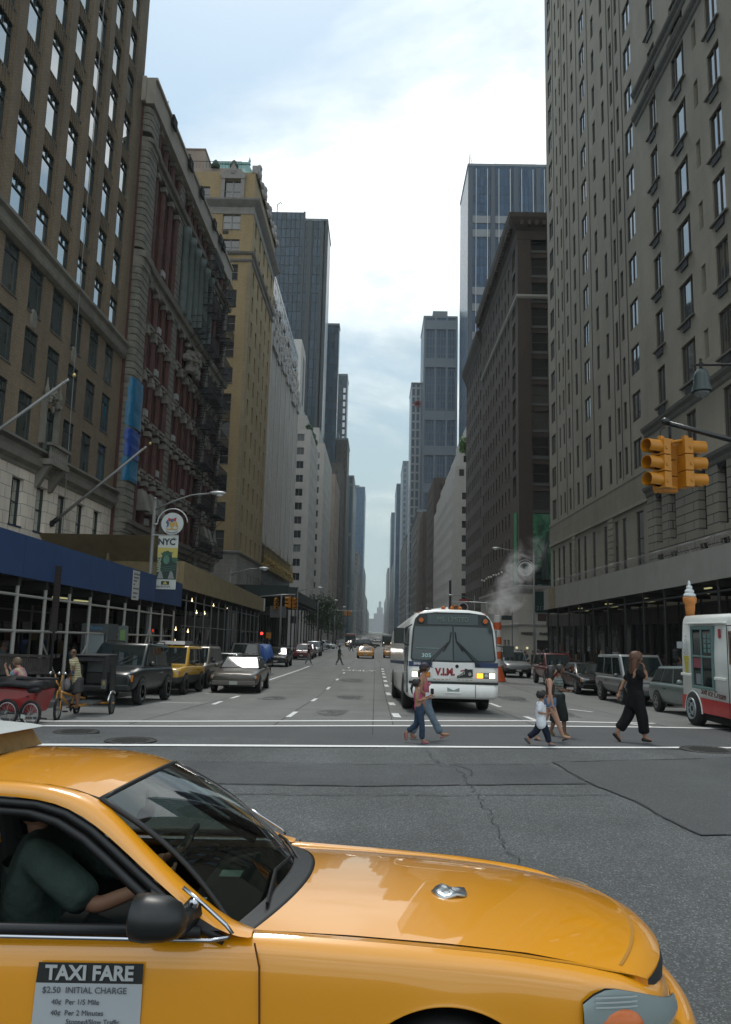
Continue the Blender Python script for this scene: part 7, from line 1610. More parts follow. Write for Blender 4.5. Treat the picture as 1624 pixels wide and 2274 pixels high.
mb = MB(); mb.box(-6.6, -6.48, 19.1, 19.12, .45, .66); mb.build('side_panel', mat('panel_grey', (.09, .10, .095), .5), p); mb = MB(); mb.ball((-6.54, 19.09, .58), (.035, .01, .055), 8); mb.build('badge', mat('badge_gold', (.25, .2, .05), .5), p)

p = empty('pedicab', (-7.4, 16.9, G(16.9)), 'red pedicab with folded black canopy at the left edge', 'pedicab', 'pedicabs at the left kerb')
redp = mat('pedicab_red', (.22, .012, .012), .35, coat=.3, var=.1)
mb = MB(); mb.hexa([(-7.85, 16.5, .2), (-7.2, 16.5, .06), (-7.02, 17.1, .12), (-7.7, 17.2, .25), (-7.95, 16.55, .66), (-6.98, 16.5, .60), (-6.9, 17.2, .6), (-7.9, 17.3, .66)]); mb.build('tub', redp, p, bevel=.05)
mb = MB(); mb.box(-8.6, -7.9, 16.6, 17.3, .1, .62); mb.build('seat_base', redp, p, bevel=.05)
bike_wheel(p, (-7.07, 16.35, .13), .25, (.35, 1, 0)); bike_wheel(p, (-7.58, 16.4, .14), .25, (.2, 1, 0)); bike_wheel(p, (-8.9, 16.9, .13), .24, (0, 1, 0))
mb = MB(); 
mb.loft([[(x, y, z) for y, z in ((16.4, .66+dz), (16.45, .78+dz), (16.8, .85+dz), (17.2, .78+dz), (17.25, .64+dz), (16.8, .6+dz))] for x, dz in ((-8.0, -.02), (-7.6, .02), (-7.2, -.02), (-6.95, -.0))]); mb.tube([(-7.5, 16.5, .82), (-7.0, 16.6, .83), (-6.66, 16.65, .83)], .03, 6); mb.tube([(-7.2, 16.5, .6), (-6.95, 16.45, .62)], .07, 8); mb.build('folded_canopy', tub, p, True)
mb = MB(); mb.tube([(-7.3, 16.4, .04), (-6.9, 16.4, .05), (-6.75, 16.42, .03)], .016, 6); mb.tube([(-7.58, 16.42, .13), (-7.07, 16.38, .12)], .02, 6); mb.box(-7.15, -6.78, 16.36, 16.44, .03, .05); mb.build('axle_frame', black, p)
mb = MB(); mb.box(-7.28, -7.18, 16.38, 16.42, .03, .12); mb.build('pale_clip', mat('clip_pale', (.4, .42, .4), .5), p)
for a in ((-7.22, .46), (-7.05, .5)): mb = MB(); mb.ball((a[0], 16.49, a[1]), .022, 6); mb.build('bolt', black, p)

# two distant buses
def far_bus(x, y, label, top):
    p = empty('distant_bus', (0, 0, 0), label, 'bus'); w = 1.25
    mb = MB(); mb.loft([[(xx, -w, .35), (xx, w, .35), (xx, w*.98, 2.6), (xx, w*.8, 2.95), (xx, -w*.8, 2.95), (xx, -w*.98, 2.6)] for xx in (-11, 0)]); mb.build('body', p_grey, p, bevel=.1)
    mb = MB(); mb.box(0, .04, -1.1, 1.1, 1.3, 2.45); mb.build('windshield', bus_glass, p); mb = MB(); mb.box(0, .03, -1.1, 1.1, 2.55, 2.85); mb.build('header', top, p)
    for sg in (-1, 1): mb = MB(); mb.ball((.05, sg*.9, .9), .1, 8); mb.build('headlight', hl_on, p); add_wheel(p, -2, sg*1.1, .5, .5, .3, sg)
    mb = MB(); mb.box(.0, .06, -1.2, 1.2, .35, 1.25); mb.build('front_panel', p_black, p); place(p, x, y)
far_bus(-6.0, 186, 'distant dark bus with red band over its windshield, left lanes', mat('bus_red_band', (.35, .05, .04), .5)); far_bus(2.9, 196, 'distant dark bus in the lane right of centre', mat('bus_pale_band', (.4, .4, .38), .5))
# ================================================================= people
skin_m = {k: mat('skin_'+k, c, .55, spec=.3) for k, c in dict(light=(.42, .24, .17), tan=(.30, .16, .10), brown=(.15, .08, .05)).items()}
def skinmesh(name, V, E_, m, parent, root=0, sub=2):
    """V = [(x,y,z, radius or (rx,ry))]"""
    off = parent.location if parent else Vector()
    me = bpy.data.meshes.new(name); me.from_pydata([(v[0]-off[0], v[1]-off[1], v[2]-off[2]) for v in V], E_, []); me.materials.append(m)
    o = bpy.data.objects.new(name, me); COL.objects.link(o); o.parent = parent
    md = o.modifiers.new('skin', 'SKIN'); md.use_smooth_shade = True; md.branch_smoothing = .3
    sv = me.skin_vertices[0].data
    for i, v in enumerate(V):
        r = v[3]; r = r if isinstance(r, tuple) else (r, r); sv[i].radius = (r[0]*1.16, r[1]*1.16); sv[i].use_root = (i == root)
    s = o.modifiers.new('sub', 'SUBSURF'); s.levels = sub; s.render_levels = sub
    return o
def hand(mb, w, d, sc, curl=.45, side=1):
    """palm, four unequal bent fingers and a thumb from its side"""
    d = Vector(d).normalized(); up = Vector((0, 1, 0)); n = d.cross(up).normalized(); w = Vector(w)
    ring = lambda c, a, b_: [c+up*a*cos(t)*sc+n*b_*sin(t)*sc for t in [2*pi*j/8 for j in range(8)]]
    mb.loft([ring(w-d*.02*sc, .024, .02), ring(w+d*.02*sc, .034, .018), ring(w+d*.06*sc, .042, .017), ring(w+d*.09*sc, .038, .012)])
    k = w+d*.085*sc
    for o_, l in ((-.03, .062), (-.01, .075), (.01, .07), (.029, .055)):
        a = k+up*o_*sc; c = a+(d*(1-curl*.3)+n*curl*side).normalized()*l*.55*sc; e = c+(d*(1-curl)+n*curl*1.6*side).normalized()*l*.5*sc
        mb.tube([a, c, e], [.0105*sc, .009*sc, .007*sc], 6)
    a = w+(d*.03-up*.03)*sc; c = a+(d*.03-up*.022+n*.012*side)*sc; mb.tube([a, c, c+(d*.03+n*.014*side)*sc], [.013*sc, .011*sc, .008*sc], 6)
def headpt(hc, r, hh, cz, f, u, t, k=1., grow=0):
    """point of the head: u round the head from the face, t from chin -1 to crown 1; f = (fx, fy) facing"""
    q = sqrt(max(0, 1-abs(t)**2.3)); a = q*cos(u); b = q*sin(u)
    jaw = 1-.30*max(0, -t-.1); ax = r*1.16*(jaw if a < 0 else 1-.12*max(0, -t)); by = r*.92*jaw
    x = a*ax; y = b*by
    if a > 0:
        x += r*.26*math.exp(-((u/.17)**2+((t+.10)/.17)**2)) - r*.07*math.exp(-(((abs(u)-.42)/.2)**2+((t-.12)/.12)**2))+r*.05*math.exp(-((u/.4)**2+((t+.42)/.1)**2))
    x *= k; y *= k; fx, fy = f; L_ = sqrt(fx*fx+fy*fy); fx /= L_; fy /= L_
    return (hc[0]+x*fx-y*fy, hc[1]+x*fy+y*fx, cz+hh*.5+hh*.5*t*(1+(k-1)*.8)+grow)
def bake(o, mb):
    dg = bpy.context.evaluated_depsgraph_get(); me = bpy.data.meshes.new_from_object(o.evaluated_get(dg)); off = o.parent.location; n = len(me.vertices)
    V = [tuple(v.co) for v in me.vertices]+[(v[0]-off[0], v[1]-off[1], v[2]-off[2]) for v in mb.v]; F = [tuple(p_.vertices) for p_ in me.polygons]+[tuple(i+n for i in f) for f in mb.f]
    m2 = bpy.data.meshes.new('body'); m2.from_pydata(V, [], F); m2.materials.append(o.data.materials[0]); m2.polygons.foreach_set('use_smooth', [True]*len(F)); m2.update(); o.modifiers.clear(); o.data = m2
def figure(label, J, Y, sc, skin, facing=1, shoulder=.17, hipw=.085, group=None, fat=1., face=(1, -.0)):
    """J: joints as (x, z) in the walking plane y=Y; the near limbs carry n, the far ones f.  Returns the empty."""
    p = empty('person', (J['hip'][0], Y, 0), label, 'person', group)
    sh, hw = shoulder*sc, hipw*sc
    P = lambda k, dy: (J[k][0], Y+dy, J[k][1])
    nx, nz = J['neck']; cx, cz = J['chin']; tx, tz = J['top']
    hc = ((tx*.55+(cx-facing*.04*sc)*.45), Y, (tz*.55+cz*.45)+.0); hh = (tz-cz)
    r = hh*.40
    V = [(*P('hip', 0), (.125*sc*fat, .10*sc*fat))]; E_ = []
    spx = (J['hip'][0]*.5+nx*.5); spz = J['hip'][1]*.5+nz*.5
    V.append((spx, Y, spz, (.115*sc*fat, .088*sc*fat))); E_.append((0, 1))
    chx = J['hip'][0]*.18+nx*.82; chz = J['hip'][1]*.2+nz*.8
    V.append((chx, Y, chz, (.125*sc*fat, .09*sc*fat))); E_.append((1, 2))
    V.append((nx, Y, nz+.01*sc, .046*sc)); E_.append((2, 3)); V.append((hc[0]-facing*.01*sc, Y, cz+hh*.3, .045*sc)); E_.append((3, 4))
    f = (facing*face[0], face[1]); hm = MB(); nu, nt = 24, 18
    hm.loft([[headpt(hc, r, hh, cz, f, -pi+2*pi*j/nu, -1+2*i/nt) for j in range(nu)] for i in range(nt+1)])
    for s_ in (-1, 1): e = headpt(hc, r, hh, cz, f, s_*1.65, .0); hm.ball(e, (.012*sc, .009*sc, .028*sc), 6)
    for tag_, s_ in (('n', -1), ('f', 1)):
        i = len(V); s0 = J.get('sh', (nx, nz-.05*sc)); V.append((s0[0], Y+s_*sh*.92, s0[1]+.02*sc, .047*sc*fat)); E_.append((2, i))
        e = J['elb'+tag_]; h_ = J['hand'+tag_]; yo = s_*(sh+.03*sc); hy = J.get('hy'+tag_, 0)
        V.append((e[0], Y+yo, e[1], .034*sc*fat)); E_.append((i, i+1)); V.append((h_[0], Y+yo+hy, h_[1], .025*sc)); E_.append((i+1, i+2))
        hand(hm, (h_[0], Y+yo+hy, h_[1]), (h_[0]-e[0], 0, h_[1]-e[1]), sc, .45, facing)
        i = len(V); V.append((J['hip'][0], Y+s_*hw, J['hip'][1]-.05*sc, .088*sc*fat)); E_.append((0, i))
        k = J['knee'+tag_]; a = J['ank'+tag_]; t = J['toe'+tag_]
        V.append((k[0], Y+s_*hw, k[1], .056*sc*fat)); E_.append((i, i+1)); cm = (k[0]*.62+a[0]*.38, k[1]*.62+a[1]*.38); V.append((cm[0], Y+s_*hw, cm[1], .05*sc*fat)); E_.append((i+1, i+2)); V.append((a[0], Y+s_*hw*.9, a[1], .033*sc)); E_.append((i+2, i+3))
        V.append((a[0]*.4+t[0]*.6, Y+s_*hw, a[1]*.35+t[1]*.65, .032*sc)); V.append((t[0], Y+s_*hw, t[1]+.012*sc, .02*sc)); E_ += [(i+3, i+4), (i+4, i+5)]
    bake(skinmesh('body', V, E_, skin, p), hm); p['f0'] = f[0]; p['f1'] = f[1]
    mb = MB()
    for s_ in (-1, 1): mb.ball(headpt(hc, r, hh, cz, f, s_*.40, .12, 1.0), (.009*sc, .012*sc, .007*sc), 6)
    mb.build('eyes', mat('eye_dark', (.02, .015, .012), .3), p)
    mb = MB(); mb.tube([headpt(hc, r, hh, cz, f, u, -.42, 1.01) for u in (-.28, -.1, .1, .28)], .005*sc, 5); mb.build('mouth', mat('lips', (.25, .08, .07), .5), p)
    return p, hc, r, hh
def top(p, J, Y, sc, m, sleeve=.5, hem=0, fat=1.06, shoulder=.17, hemw=.13, name='shirt', loose=1.):
    sh = shoulder*sc; nx, nz = J['neck']; hx, hz = J['hip']; s0 = J.get('sh', (nx, nz-.05*sc))
    V = [(hx, Y, hz-(hem+.10)*sc, (hemw*sc*fat*loose, .105*sc*fat*loose)), (hx*.5+nx*.5, Y, hz*.5+nz*.5, (.122*sc*fat*loose, .098*sc*fat*loose)), (hx*.15+nx*.85, Y, hz*.18+nz*.82, (.135*sc*fat, .10*sc*fat)), (nx, Y, nz-.0*sc, (.06*sc, .075*sc))]; E_ = [(0, 1), (1, 2), (2, 3)]
    for t_, s_ in (('n', -1), ('f', 1)):
        i = len(V); V.append((s0[0], Y+s_*sh*(.95 if sleeve > 0 else .72), s0[1]+.02*sc, .06*sc*fat)); E_.append((2, i))
        if sleeve > 0:
            e = J['elb'+t_]; V.append((s0[0]+(e[0]-s0[0])*sleeve, Y+s_*(sh+.03*sc*sleeve), s0[1]+(e[1]-s0[1])*sleeve, .058*sc*fat)); E_.append((i, i+1))
    return skinmesh(name, V, E_, m, p, 1)
def bottom(p, J, Y, sc, m, length=1., flare=1., fat=1.1, hipw=.085, name='trousers', knee=.07, waist=.17):
    hw = hipw*sc; hx, hz = J['hip']
    V = [(hx, Y, hz+waist*sc, (.125*sc*fat, .10*sc*fat)), (hx, Y, hz-.02*sc, (.13*sc*fat, .105*sc*fat))]; E_ = [(0, 1)]
    for t_, s_ in (('n', -1), ('f', 1)):
        k = J['knee'+t_]; a = J['ank'+t_]; i = len(V)
        V.append((hx+(k[0]-hx)*.15, Y+s_*hw, hz+(k[1]-hz)*.2, .098*sc*fat)); E_.append((1, i))
        if length <= .5:
            f = length*2; V.append((hx+(k[0]-hx)*f, Y+s_*hw, hz+(k[1]-hz)*f, .088*sc*fat*flare)); E_.append((i, i+1))
        else:
            V.append((k[0], Y+s_*hw, k[1], knee*sc*fat)); E_.append((i, i+1)); f = (length-.5)*2
            V.append((k[0]+(a[0]-k[0])*f*.6, Y+s_*hw, k[1]+(a[1]-k[1])*f*.6, .06*sc*fat*(1+(flare-1)*.5))); V.append((k[0]+(a[0]-k[0])*f, Y+s_*hw, k[1]+(a[1]-k[1])*f, .062*sc*fat*flare)); E_ += [(i+1, i+2), (i+2, i+3)]
    return skinmesh(name, V, E_, m, p, 1)
def shoes(p, J, Y, sc, m, hipw=.085, r=.034, sole=None):
    for t_, s_ in (('n', -1), ('f', 1)):
        a, t = J['ank'+t_], J['toe'+t_]; d = Vector((t[0]-a[0], t[1]-a[1])); hl_ = J.get('heel'+t_, (a[0]-.03*sc*(1 if d.x > 0 else -1), t[1] if abs(d.y) < .1*sc else a[1]-.04*sc))
        y = Y+s_*hipw*sc
        V = [(hl_[0], y, hl_[1]+.015*sc, r*.9*sc), (hl_[0]*.5+t[0]*.5, y, hl_[1]*.5+t[1]*.5+.012*sc, (r*1.1*sc, r*.85*sc)), (t[0], y, t[1]+.01*sc, (r*.8*sc, r*.6*sc))]
        skinmesh('shoe', V, [(0, 1), (1, 2)], m, p, 1)
def hair(p, hc, r, hh, cz, Y, m, facing=1, tail=None, length=0, sc=1., vol=1.05):
    f = (p['f0'], p['f1']); mb = MB(); nu, nt = 24, 16; k = 1.07*vol
    hl_ = lambda u: .42-.95*max(0, min(1, (abs(u)-.75)/.55)) if abs(u) > .75 else .42
    cols = []
    for j in range(nu):
        u = -pi+2*pi*j/nu; lo = hl_(u); cols.append([headpt(hc, r, hh, cz, f, u, lo-.03, .98)]+[headpt(hc, r, hh, cz, f, u, lo+(1-lo)*i/nt, k*(1+.025*sin(j*2.3+i))) for i in range(nt+1)])
    mb.loft([[c[i] for c in cols] for i in range(nt+2)])
    if length:
        fx, fy = f; q = sqrt(fx*fx+fy*fy); fx /= q; fy /= q; rows = []
        for i, (z, bx, w, d) in enumerate(((cz+hh*.8, -.25, 1.0, .85), (cz+hh*.3, -.38, 1.25, .85), (cz-length*.3, -.5, 1.35, .8), (cz-length*.7, -.7, 1.25, .7), (cz-length, -.8, .7, .4))):
            rows.append([(hc[0]+fx*(bx*r+d*r*cos(t))-fy*w*r*sin(t)*.95, hc[1]+fy*(bx*r+d*r*cos(t))+fx*w*r*sin(t)*.95, z) for t in [2*pi*j/14 for j in range(14)]])
        mb.loft(rows)
    if tail: mb.tube([(hc[0]-facing*r*.8, Y, tail[0][1]+.02)]+[(a, Y, b) for a, b in tail], [r*.3, r*.42, r*.34, r*.1], 8)
    o = mb.build('hair', m, p, True); del_ = [p.pop(k_) for k_ in () if k_ in p]; return o
hair_dk = mat('hair_dark', (.012, .009, .008), .5); hair_br = mat('hair_brown', (.035, .02, .012), .5); hair_au = mat('hair_auburn', (.085, .032, .014), .5, var=.3, scale=20); hair_lt = mat('hair_light_brown', (.13, .085, .05), .5)
cl = lambda n, c, v=.22: mat('cloth_'+n, c, .85, spec=.2, var=v, scale=9, bump=.9, bscale=14)
# woman in pink top and cap
Y = 15.35
J = dict(top=(.95, 1.40), chin=(1.0, 1.20), neck=(.945, 1.16), sh=(.90, 1.10), hip=(.985, .66), elbn=(.88, .88), handn=(1.0, .79), elbf=(.92, .88), handf=(1.06, .80), kneen=(1.125, .36), ankn=(1.285, .08), toen=(1.44, .07), heeln=(1.26, .0), kneef=(.86, .33), ankf=(.71, .05), toef=(.83, -.02), hyn=.05)
p, hc, r, hh = figure('woman in pink tank top, dark cap and pale blue jeans walking before the bus', J, Y, .86, skin_m['tan'], shoulder=.155)
top(p, J, Y, .86, cl('pink', (.40, .12, .15)), 0, -.02, 1.04, .145); bottom(p, J, Y, .86, cl('pale_jeans', (.13, .17, .21), .25), .98, 1.45, 1.02)
skinmesh('bust', [(1.0, Y, 1.0, (.085, .085)), (1.045, Y, .95, (.07, .08))], [(0, 1)], cl('pink', (.40, .12, .15)), p)
shoes(p, J, Y, .86, mat('pink_sandal', (.32, .14, .13), .7), r=.024); hair(p, hc, r, hh, 1.20, Y, hair_br, tail=((.87, 1.24), (.85, 1.2), (.86, 1.14)))
cap = mat('cap_dark', (.03, .022, .035), .8)
mb = MB(); mb.loft([[headpt(hc, r, hh, 1.20, (1, 0), -pi+2*pi*j/20, t_, k_) for j in range(20)] for t_, k_ in ((.22, 1.12), (.4, 1.16), (.6, 1.18), (.8, 1.17), (.97, 1.1))]); mb.build('cap', cap, p, True); mb = MB(); mb.ball((hc[0]+r*1.45, Y, 1.325), (r*.75, r*.7, .012), 10); mb.build('cap_peak', cap, p, True)
q = empty('handbag', (1.08, Y-.1, .85), 'small dark pouch and white paper held by the woman in pink', 'pouch'); mb = MB(); mb.box(1.07, 1.13, Y-.2, Y-.12, .82, .93); mb.build('pouch', black, q, bevel=.01); mb = MB(); mb.box(.97, 1.06, Y-.23, Y-.21, .78, .86); mb.build('paper', mat('paper_white', (.55, .56, .56), .6), q)
# girl
Y = 14.72
J = dict(top=(.775, 1.135), chin=(.81, .965), neck=(.785, .94), sh=(.775, .885), hip=(.825, .62), elbn=(.79, .745), handn=(.96, .79), elbf=(.84, .75), handf=(.97, .80), kneen=(.885, .30), ankn=(.885, .04), toen=(1.02, -.015), kneef=(.79, .30), ankf=(.61, .17), toef=(.60, .0), heelf=(.575, .15), hyf=-.05)
p, hc, r, hh = figure('small girl in bright pink top and dark jeans beside the woman in pink', J, Y, .70, skin_m['tan'], shoulder=.14, hipw=.07)
top(p, J, Y, .70, cl('bright_pink', (.42, .07, .17)), 0, .03, 1.05, .13, .14); bottom(p, J, Y, .70, cl('dark_jeans', (.028, .045, .075), .25), .98, 1.25, 1.0, .07); shoes(p, J, Y, .70, mat('pink_shoe', (.2, .05, .08), .7)); hair(p, hc, r, hh, .965, Y, hair_dk, tail=((.70, 1.02), (.68, .95), (.70, .85)))
# small boy
Y = 14.85
J = dict(top=(3.10, .975), chin=(3.135, .80), neck=(3.095, .785), sh=(3.075, .73), hip=(3.10, .42), elbn=(3.03, .57), handn=(3.16, .565), elbf=(3.10, .6), handf=(3.24, .64), kneen=(3.19, .20), ankn=(3.225, .03), toen=(3.35, -.01), kneef=(3.01, .22), ankf=(2.855, .11), toef=(2.90, -.015), heelf=(2.79, .10))
p, hc, r, hh = figure('small boy in white T-shirt and navy trousers holding the long-haired woman by the hand', J, Y, .62, skin_m['tan'], shoulder=.15, hipw=.08)
top(p, J, Y, .62, cl('white', (.62, .64, .68), .05), .95, .17, 1.25, .15, .17, loose=1.12); bottom(p, J, Y, .62, cl('navy', (.010, .014, .028)), .98, 1.25, 1.12, .08, knee=.085); shoes(p, J, Y, .62, mat('trainer', (.06, .06, .07), .6), .08, .042); hair(p, hc, r, hh, .80, Y, hair_dk, vol=1.12)
# woman with long black hair
Y = 15.75
J = dict(top=(3.50, 1.40), chin=(3.535, 1.205), neck=(3.47, 1.165), sh=(3.44, 1.10), hip=(3.46, .68), elbn=(3.425, .88), handn=(3.475, .66), elbf=(3.44, .9), handf=(3.5, .7), kneen=(3.575, .36), ankn=(3.69, .05), toen=(3.84, .02), heeln=(3.665, -.04), kneef=(3.38, .36), ankf=(3.175, .02), toef=(3.29, -.06))
p, hc, r, hh = figure('woman with long black hair in sleeveless brown top and denim shorts on the crosswalk', J, Y, .86, skin_m['light'], shoulder=.15)
top(p, J, Y, .86, cl('brown', (.055, .035, .028)), 0, .0, 1.0, .13); bottom(p, J, Y, .86, cl('denim', (.10, .15, .24)), .17, 1.0, 1.06, name='shorts'); shoes(p, J, Y, .86, mat('sandal_dark', (.02, .012, .01), .7), r=.02); hair(p, hc, r, hh, 1.205, Y, hair_dk, length=.26)
# teenager
Y = 16.8
J = dict(top=(3.905, 1.385), chin=(3.93, 1.175), neck=(3.885, 1.14), sh=(3.87, 1.08), hip=(3.865, .68), elbn=(3.845, .87), handn=(3.99, .845), elbf=(3.87, .88), handf=(4.0, .86), kneen=(3.955, .32), ankn=(3.97, .0), toen=(4.07, -.09), kneef=(3.80, .26), ankf=(3.72, .0), toef=(3.80, -.09))
p, hc, r, hh = figure('boy in grey striped T-shirt and baggy dark shorts beyond the long-haired woman', J, Y, .86, skin_m['brown'], shoulder=.15, face=(.8, -.5))
def stripes(name, c1, c2, sc_):
    m = mat(name, c1, .85); t = m.node_tree; b = t.nodes['Principled BSDF']; tc = t.nodes.new('ShaderNodeTexCoord'); w = t.nodes.new('ShaderNodeTexWave'); w.bands_direction = 'Z'; w.inputs['Scale'].default_value = sc_
    r_ = t.nodes.new('ShaderNodeValToRGB'); r_.color_ramp.elements[0].color = (*c1, 1); r_.color_ramp.elements[1].color = (*c2, 1); r_.color_ramp.elements[0].position = .6; r_.color_ramp.elements[1].position = .7
    t.links.new(tc.outputs['Object'], w.inputs['Vector']); t.links.new(w.outputs[0], r_.inputs[0]); t.links.new(r_.outputs[0], b.inputs['Base Color']); return m
top(p, J, Y, .86, stripes('grey_striped_cloth', (.15, .18, .165), (.07, .085, .08), 5.5), .75, .06, 1.1, .15, .14); bottom(p, J, Y, .86, cl('dark_green', (.018, .022, .02)), .66, 1.5, 1.25, knee=.09, name='shorts'); shoes(p, J, Y, .86, mat('ochre_shoe', (.14, .11, .03), .7)); hair(p, hc, r, hh, 1.175, Y, hair_dk)
# woman in black
Y = 15.9
J = dict(top=(5.21, 1.70), chin=(5.27, 1.46), neck=(5.19, 1.40), sh=(5.17, 1.31), hip=(5.19, .84), elbn=(5.36, 1.18), handn=(5.315, 1.37), elbf=(5.02, 1.08), handf=(4.92, .87), kneen=(5.29, .40), ankn=(5.315, .06), toen=(5.455, -.02), heeln=(5.25, .0), kneef=(5.05, .42), ankf=(4.83, .12), toef=(4.90, -.07), heelf=(4.75, .09))
p, hc, r, hh = figure('woman dressed all in black with long auburn hair, telephoning on the crosswalk', J, Y, 1.0, skin_m['tan'], shoulder=.17)
blkc = cl('black', (.006, .006, .007)); top(p, J, Y, 1.0, blkc, .85, .22, 1.12, .165, .16, loose=1.1); bottom(p, J, Y, 1.0, blkc, .93, 1.55, 1.15, knee=.09); shoes(p, J, Y, 1.0, black, r=.036); hair(p, hc, r, hh, 1.46, Y, hair_au, length=.26, vol=1.18)
q = empty('mobile_phone', (5.3, Y-.2, 1.47), 'small dark mobile phone held to the ear of the woman in black', 'phone'); mb = MB(); mb.box(5.275, 5.30, Y-.16, Y-.12, 1.44, 1.55, 0); mb.build('handset', black, q, bevel=.006)
mb = MB(); mb.lathe([(.034, -.012), (.038, 0), (.034, .012)], (4.955, Y+.2, .93), 12); mb.build('bracelet', black, p)
# pedicab rider
Y = 18.25
J = dict(top=(-7.03, 1.40), chin=(-7.01, 1.23), neck=(-6.98, 1.2), sh=(-6.97, 1.13), hip=(-6.85, .68), elbn=(-6.9, .96), handn=(-6.97, .83), elbf=(-6.98, .98), handf=(-7.06, .84), kneen=(-6.82, .38), ankn=(-6.8, .13), toen=(-6.84, .05), kneef=(-6.84, .38), ankf=(-6.86, .1), toef=(-6.9, .03))
p, hc, r, hh = figure('pedicab rider in striped cream polo shirt, sunglasses and grey shorts', J, Y, .82, skin_m['brown'], facing=-1, shoulder=.17, face=(.3, -1.2))
top(p, J, Y, .82, stripes('cream_striped_cloth', (.42, .38, .24), (.22, .19, .10), 6), .7, .08, 1.2, .17, .14, loose=1.05); bottom(p, J, Y, .82, cl('grey_shorts', (.055, .052, .05)), .5, 1.2, 1.15, name='shorts'); shoes(p, J, Y, .82, black)
mb = MB()
for s_ in (-1, 1): mb.ball((hc[0]+s_*.032, Y-r*1.0, 1.335), (.028, .012, .018), 8)
mb.tube([(hc[0]-.07, Y, 1.34), (hc[0]-.055, Y-r*.85, 1.34), (hc[0]+.055, Y-r*.85, 1.34), (hc[0]+.07, Y, 1.34)], .006, 5); mb.build('sunglasses', black, p)
mb = MB(); mb.lathe([(.03, -.03), (.033, 0), (.03, .03)], (-6.92, Y-.165, .885), 10); mb.build('wristband', mat('wristband_blue', (.02, .03, .14), .7), p)
# seated people in the red pedicab
Y = 17.75
J = dict(top=(-8.07, 1.20), chin=(-8.12, 1.0), neck=(-8.02, .97), sh=(-8.0, .91), hip=(-7.86, .62), elbn=(-8.16, .78), handn=(-8.23, .95), elbf=(-8.2, .8), handf=(-8.27, .9), kneen=(-8.25, .55), ankn=(-8.3, .2), toen=(-8.42, .16), kneef=(-8.25, .55), ankf=(-8.3, .2), toef=(-8.42, .16))
tie = mat('tie_dye', (.3, .3, .3), .85); t = tie.node_tree; tcn = t.nodes.new('ShaderNodeTexCoord'); nn = t.nodes.new('ShaderNodeTexNoise'); nn.inputs['Scale'].default_value = 5.5; nn.inputs['Detail'].default_value = 1; rr = t.nodes.new('ShaderNodeValToRGB'); e = rr.color_ramp.elements
e[0].position = .38; e[0].color = (.10, .34, .36, 1); e[1].position = .66; e[1].color = (.45, .42, .26, 1); k = e.new(.5); k.color = (.42, .13, .2, 1); t.links.new(tcn.outputs['Object'], nn.inputs['Vector']); t.links.new(nn.outputs[0], rr.inputs[0]); t.links.new(rr.outputs[0], t.nodes['Principled BSDF'].inputs['Base Color'])
p, hc, r, hh = figure('seated person in tie-dye T-shirt raising a hand to the mouth, behind the red pedicab', J, Y, .9, skin_m['light'], facing=-1, shoulder=.16)
top(p, J, Y, .9, tie, .75, .02, 1.15, .16); bottom(p, J, Y, .9, cl('beige', (.15, .12, .09)), .9); hair(p, hc, r, hh, 1.0, Y, hair_lt, facing=-1)
Y = 16.9
J = dict(top=(-8.42, 1.1), chin=(-8.45, .9), neck=(-8.38, .87), sh=(-8.33, .80), hip=(-8.28, .5), elbn=(-8.2, .66), handn=(-8.0, .70), elbf=(-8.4, .6), handf=(-8.5, .6), kneen=(-8.6, .5), ankn=(-8.6, .15), toen=(-8.7, .1), kneef=(-8.6, .5), ankf=(-8.6, .15), toef=(-8.7, .1))
p, hc, r, hh = figure('person in pale green shirt cut by the left edge, seated on the red pedicab', J, Y, .85, skin_m['light'], facing=-1, shoulder=.16)
top(p, J, Y, .85, cl('pale_green', (.22, .33, .28)), .8, .02, 1.15, .16); bottom(p, J, Y, .85, cl('beige', (.15, .12, .09)), .9); hair(p, hc, r, hh, .9, Y, hair_br, facing=-1)
# man crossing far down the lane
Y = 70.5; g0 = G(Y)
def walkJ(x, h, st=.3, ph=1): return dict(top=(x, g0+h), chin=(x+.03, g0+h*.875), neck=(x, g0+h*.85), sh=(x, g0+h*.81), hip=(x, g0+h*.52), elbn=(x+.12*ph, g0+h*.64), handn=(x+.3*ph, g0+h*.5), elbf=(x-.1*ph, g0+h*.63), handf=(x-.14*ph, g0+h*.48), kneen=(x+st*.45, g0+h*.28), ankn=(x+st, g0+.07), toen=(x+st+.16, g0+.02), kneef=(x-st*.3, g0+h*.28), ankf=(x-st, g0+.09), toef=(x-st+.1, g0+.01))
J = walkJ(-3.2, 1.72, .3); p, hc, r, hh = figure('man in dark green shirt and khaki trousers crossing far down the road', J, Y, 1., skin_m['tan'])
top(p, J, Y, 1., cl('teal', (.035, .06, .055)), .8, .08, 1.2); bottom(p, J, Y, 1., cl('khaki', (.14, .135, .115)), .95, 1.2, 1.05); shoes(p, J, Y, 1., black); hair(p, hc, r, hh, g0+1.5, Y, hair_dk)
J = walkJ(-5.9, 1.7, .28); p, hc, r, hh = figure('person in dark top and pale trousers crossing in front of the dark red car', J, Y-.6, 1., skin_m['tan'])
top(p, J, Y-.6, 1., cl('charcoal', (.02, .018, .02)), .8, .05, 1.1); bottom(p, J, Y-.6, 1., cl('stone', (.22, .21, .2)), .95, 1.2, 1.0); hair(p, hc, r, hh, g0+1.49, Y-.6, hair_dk)
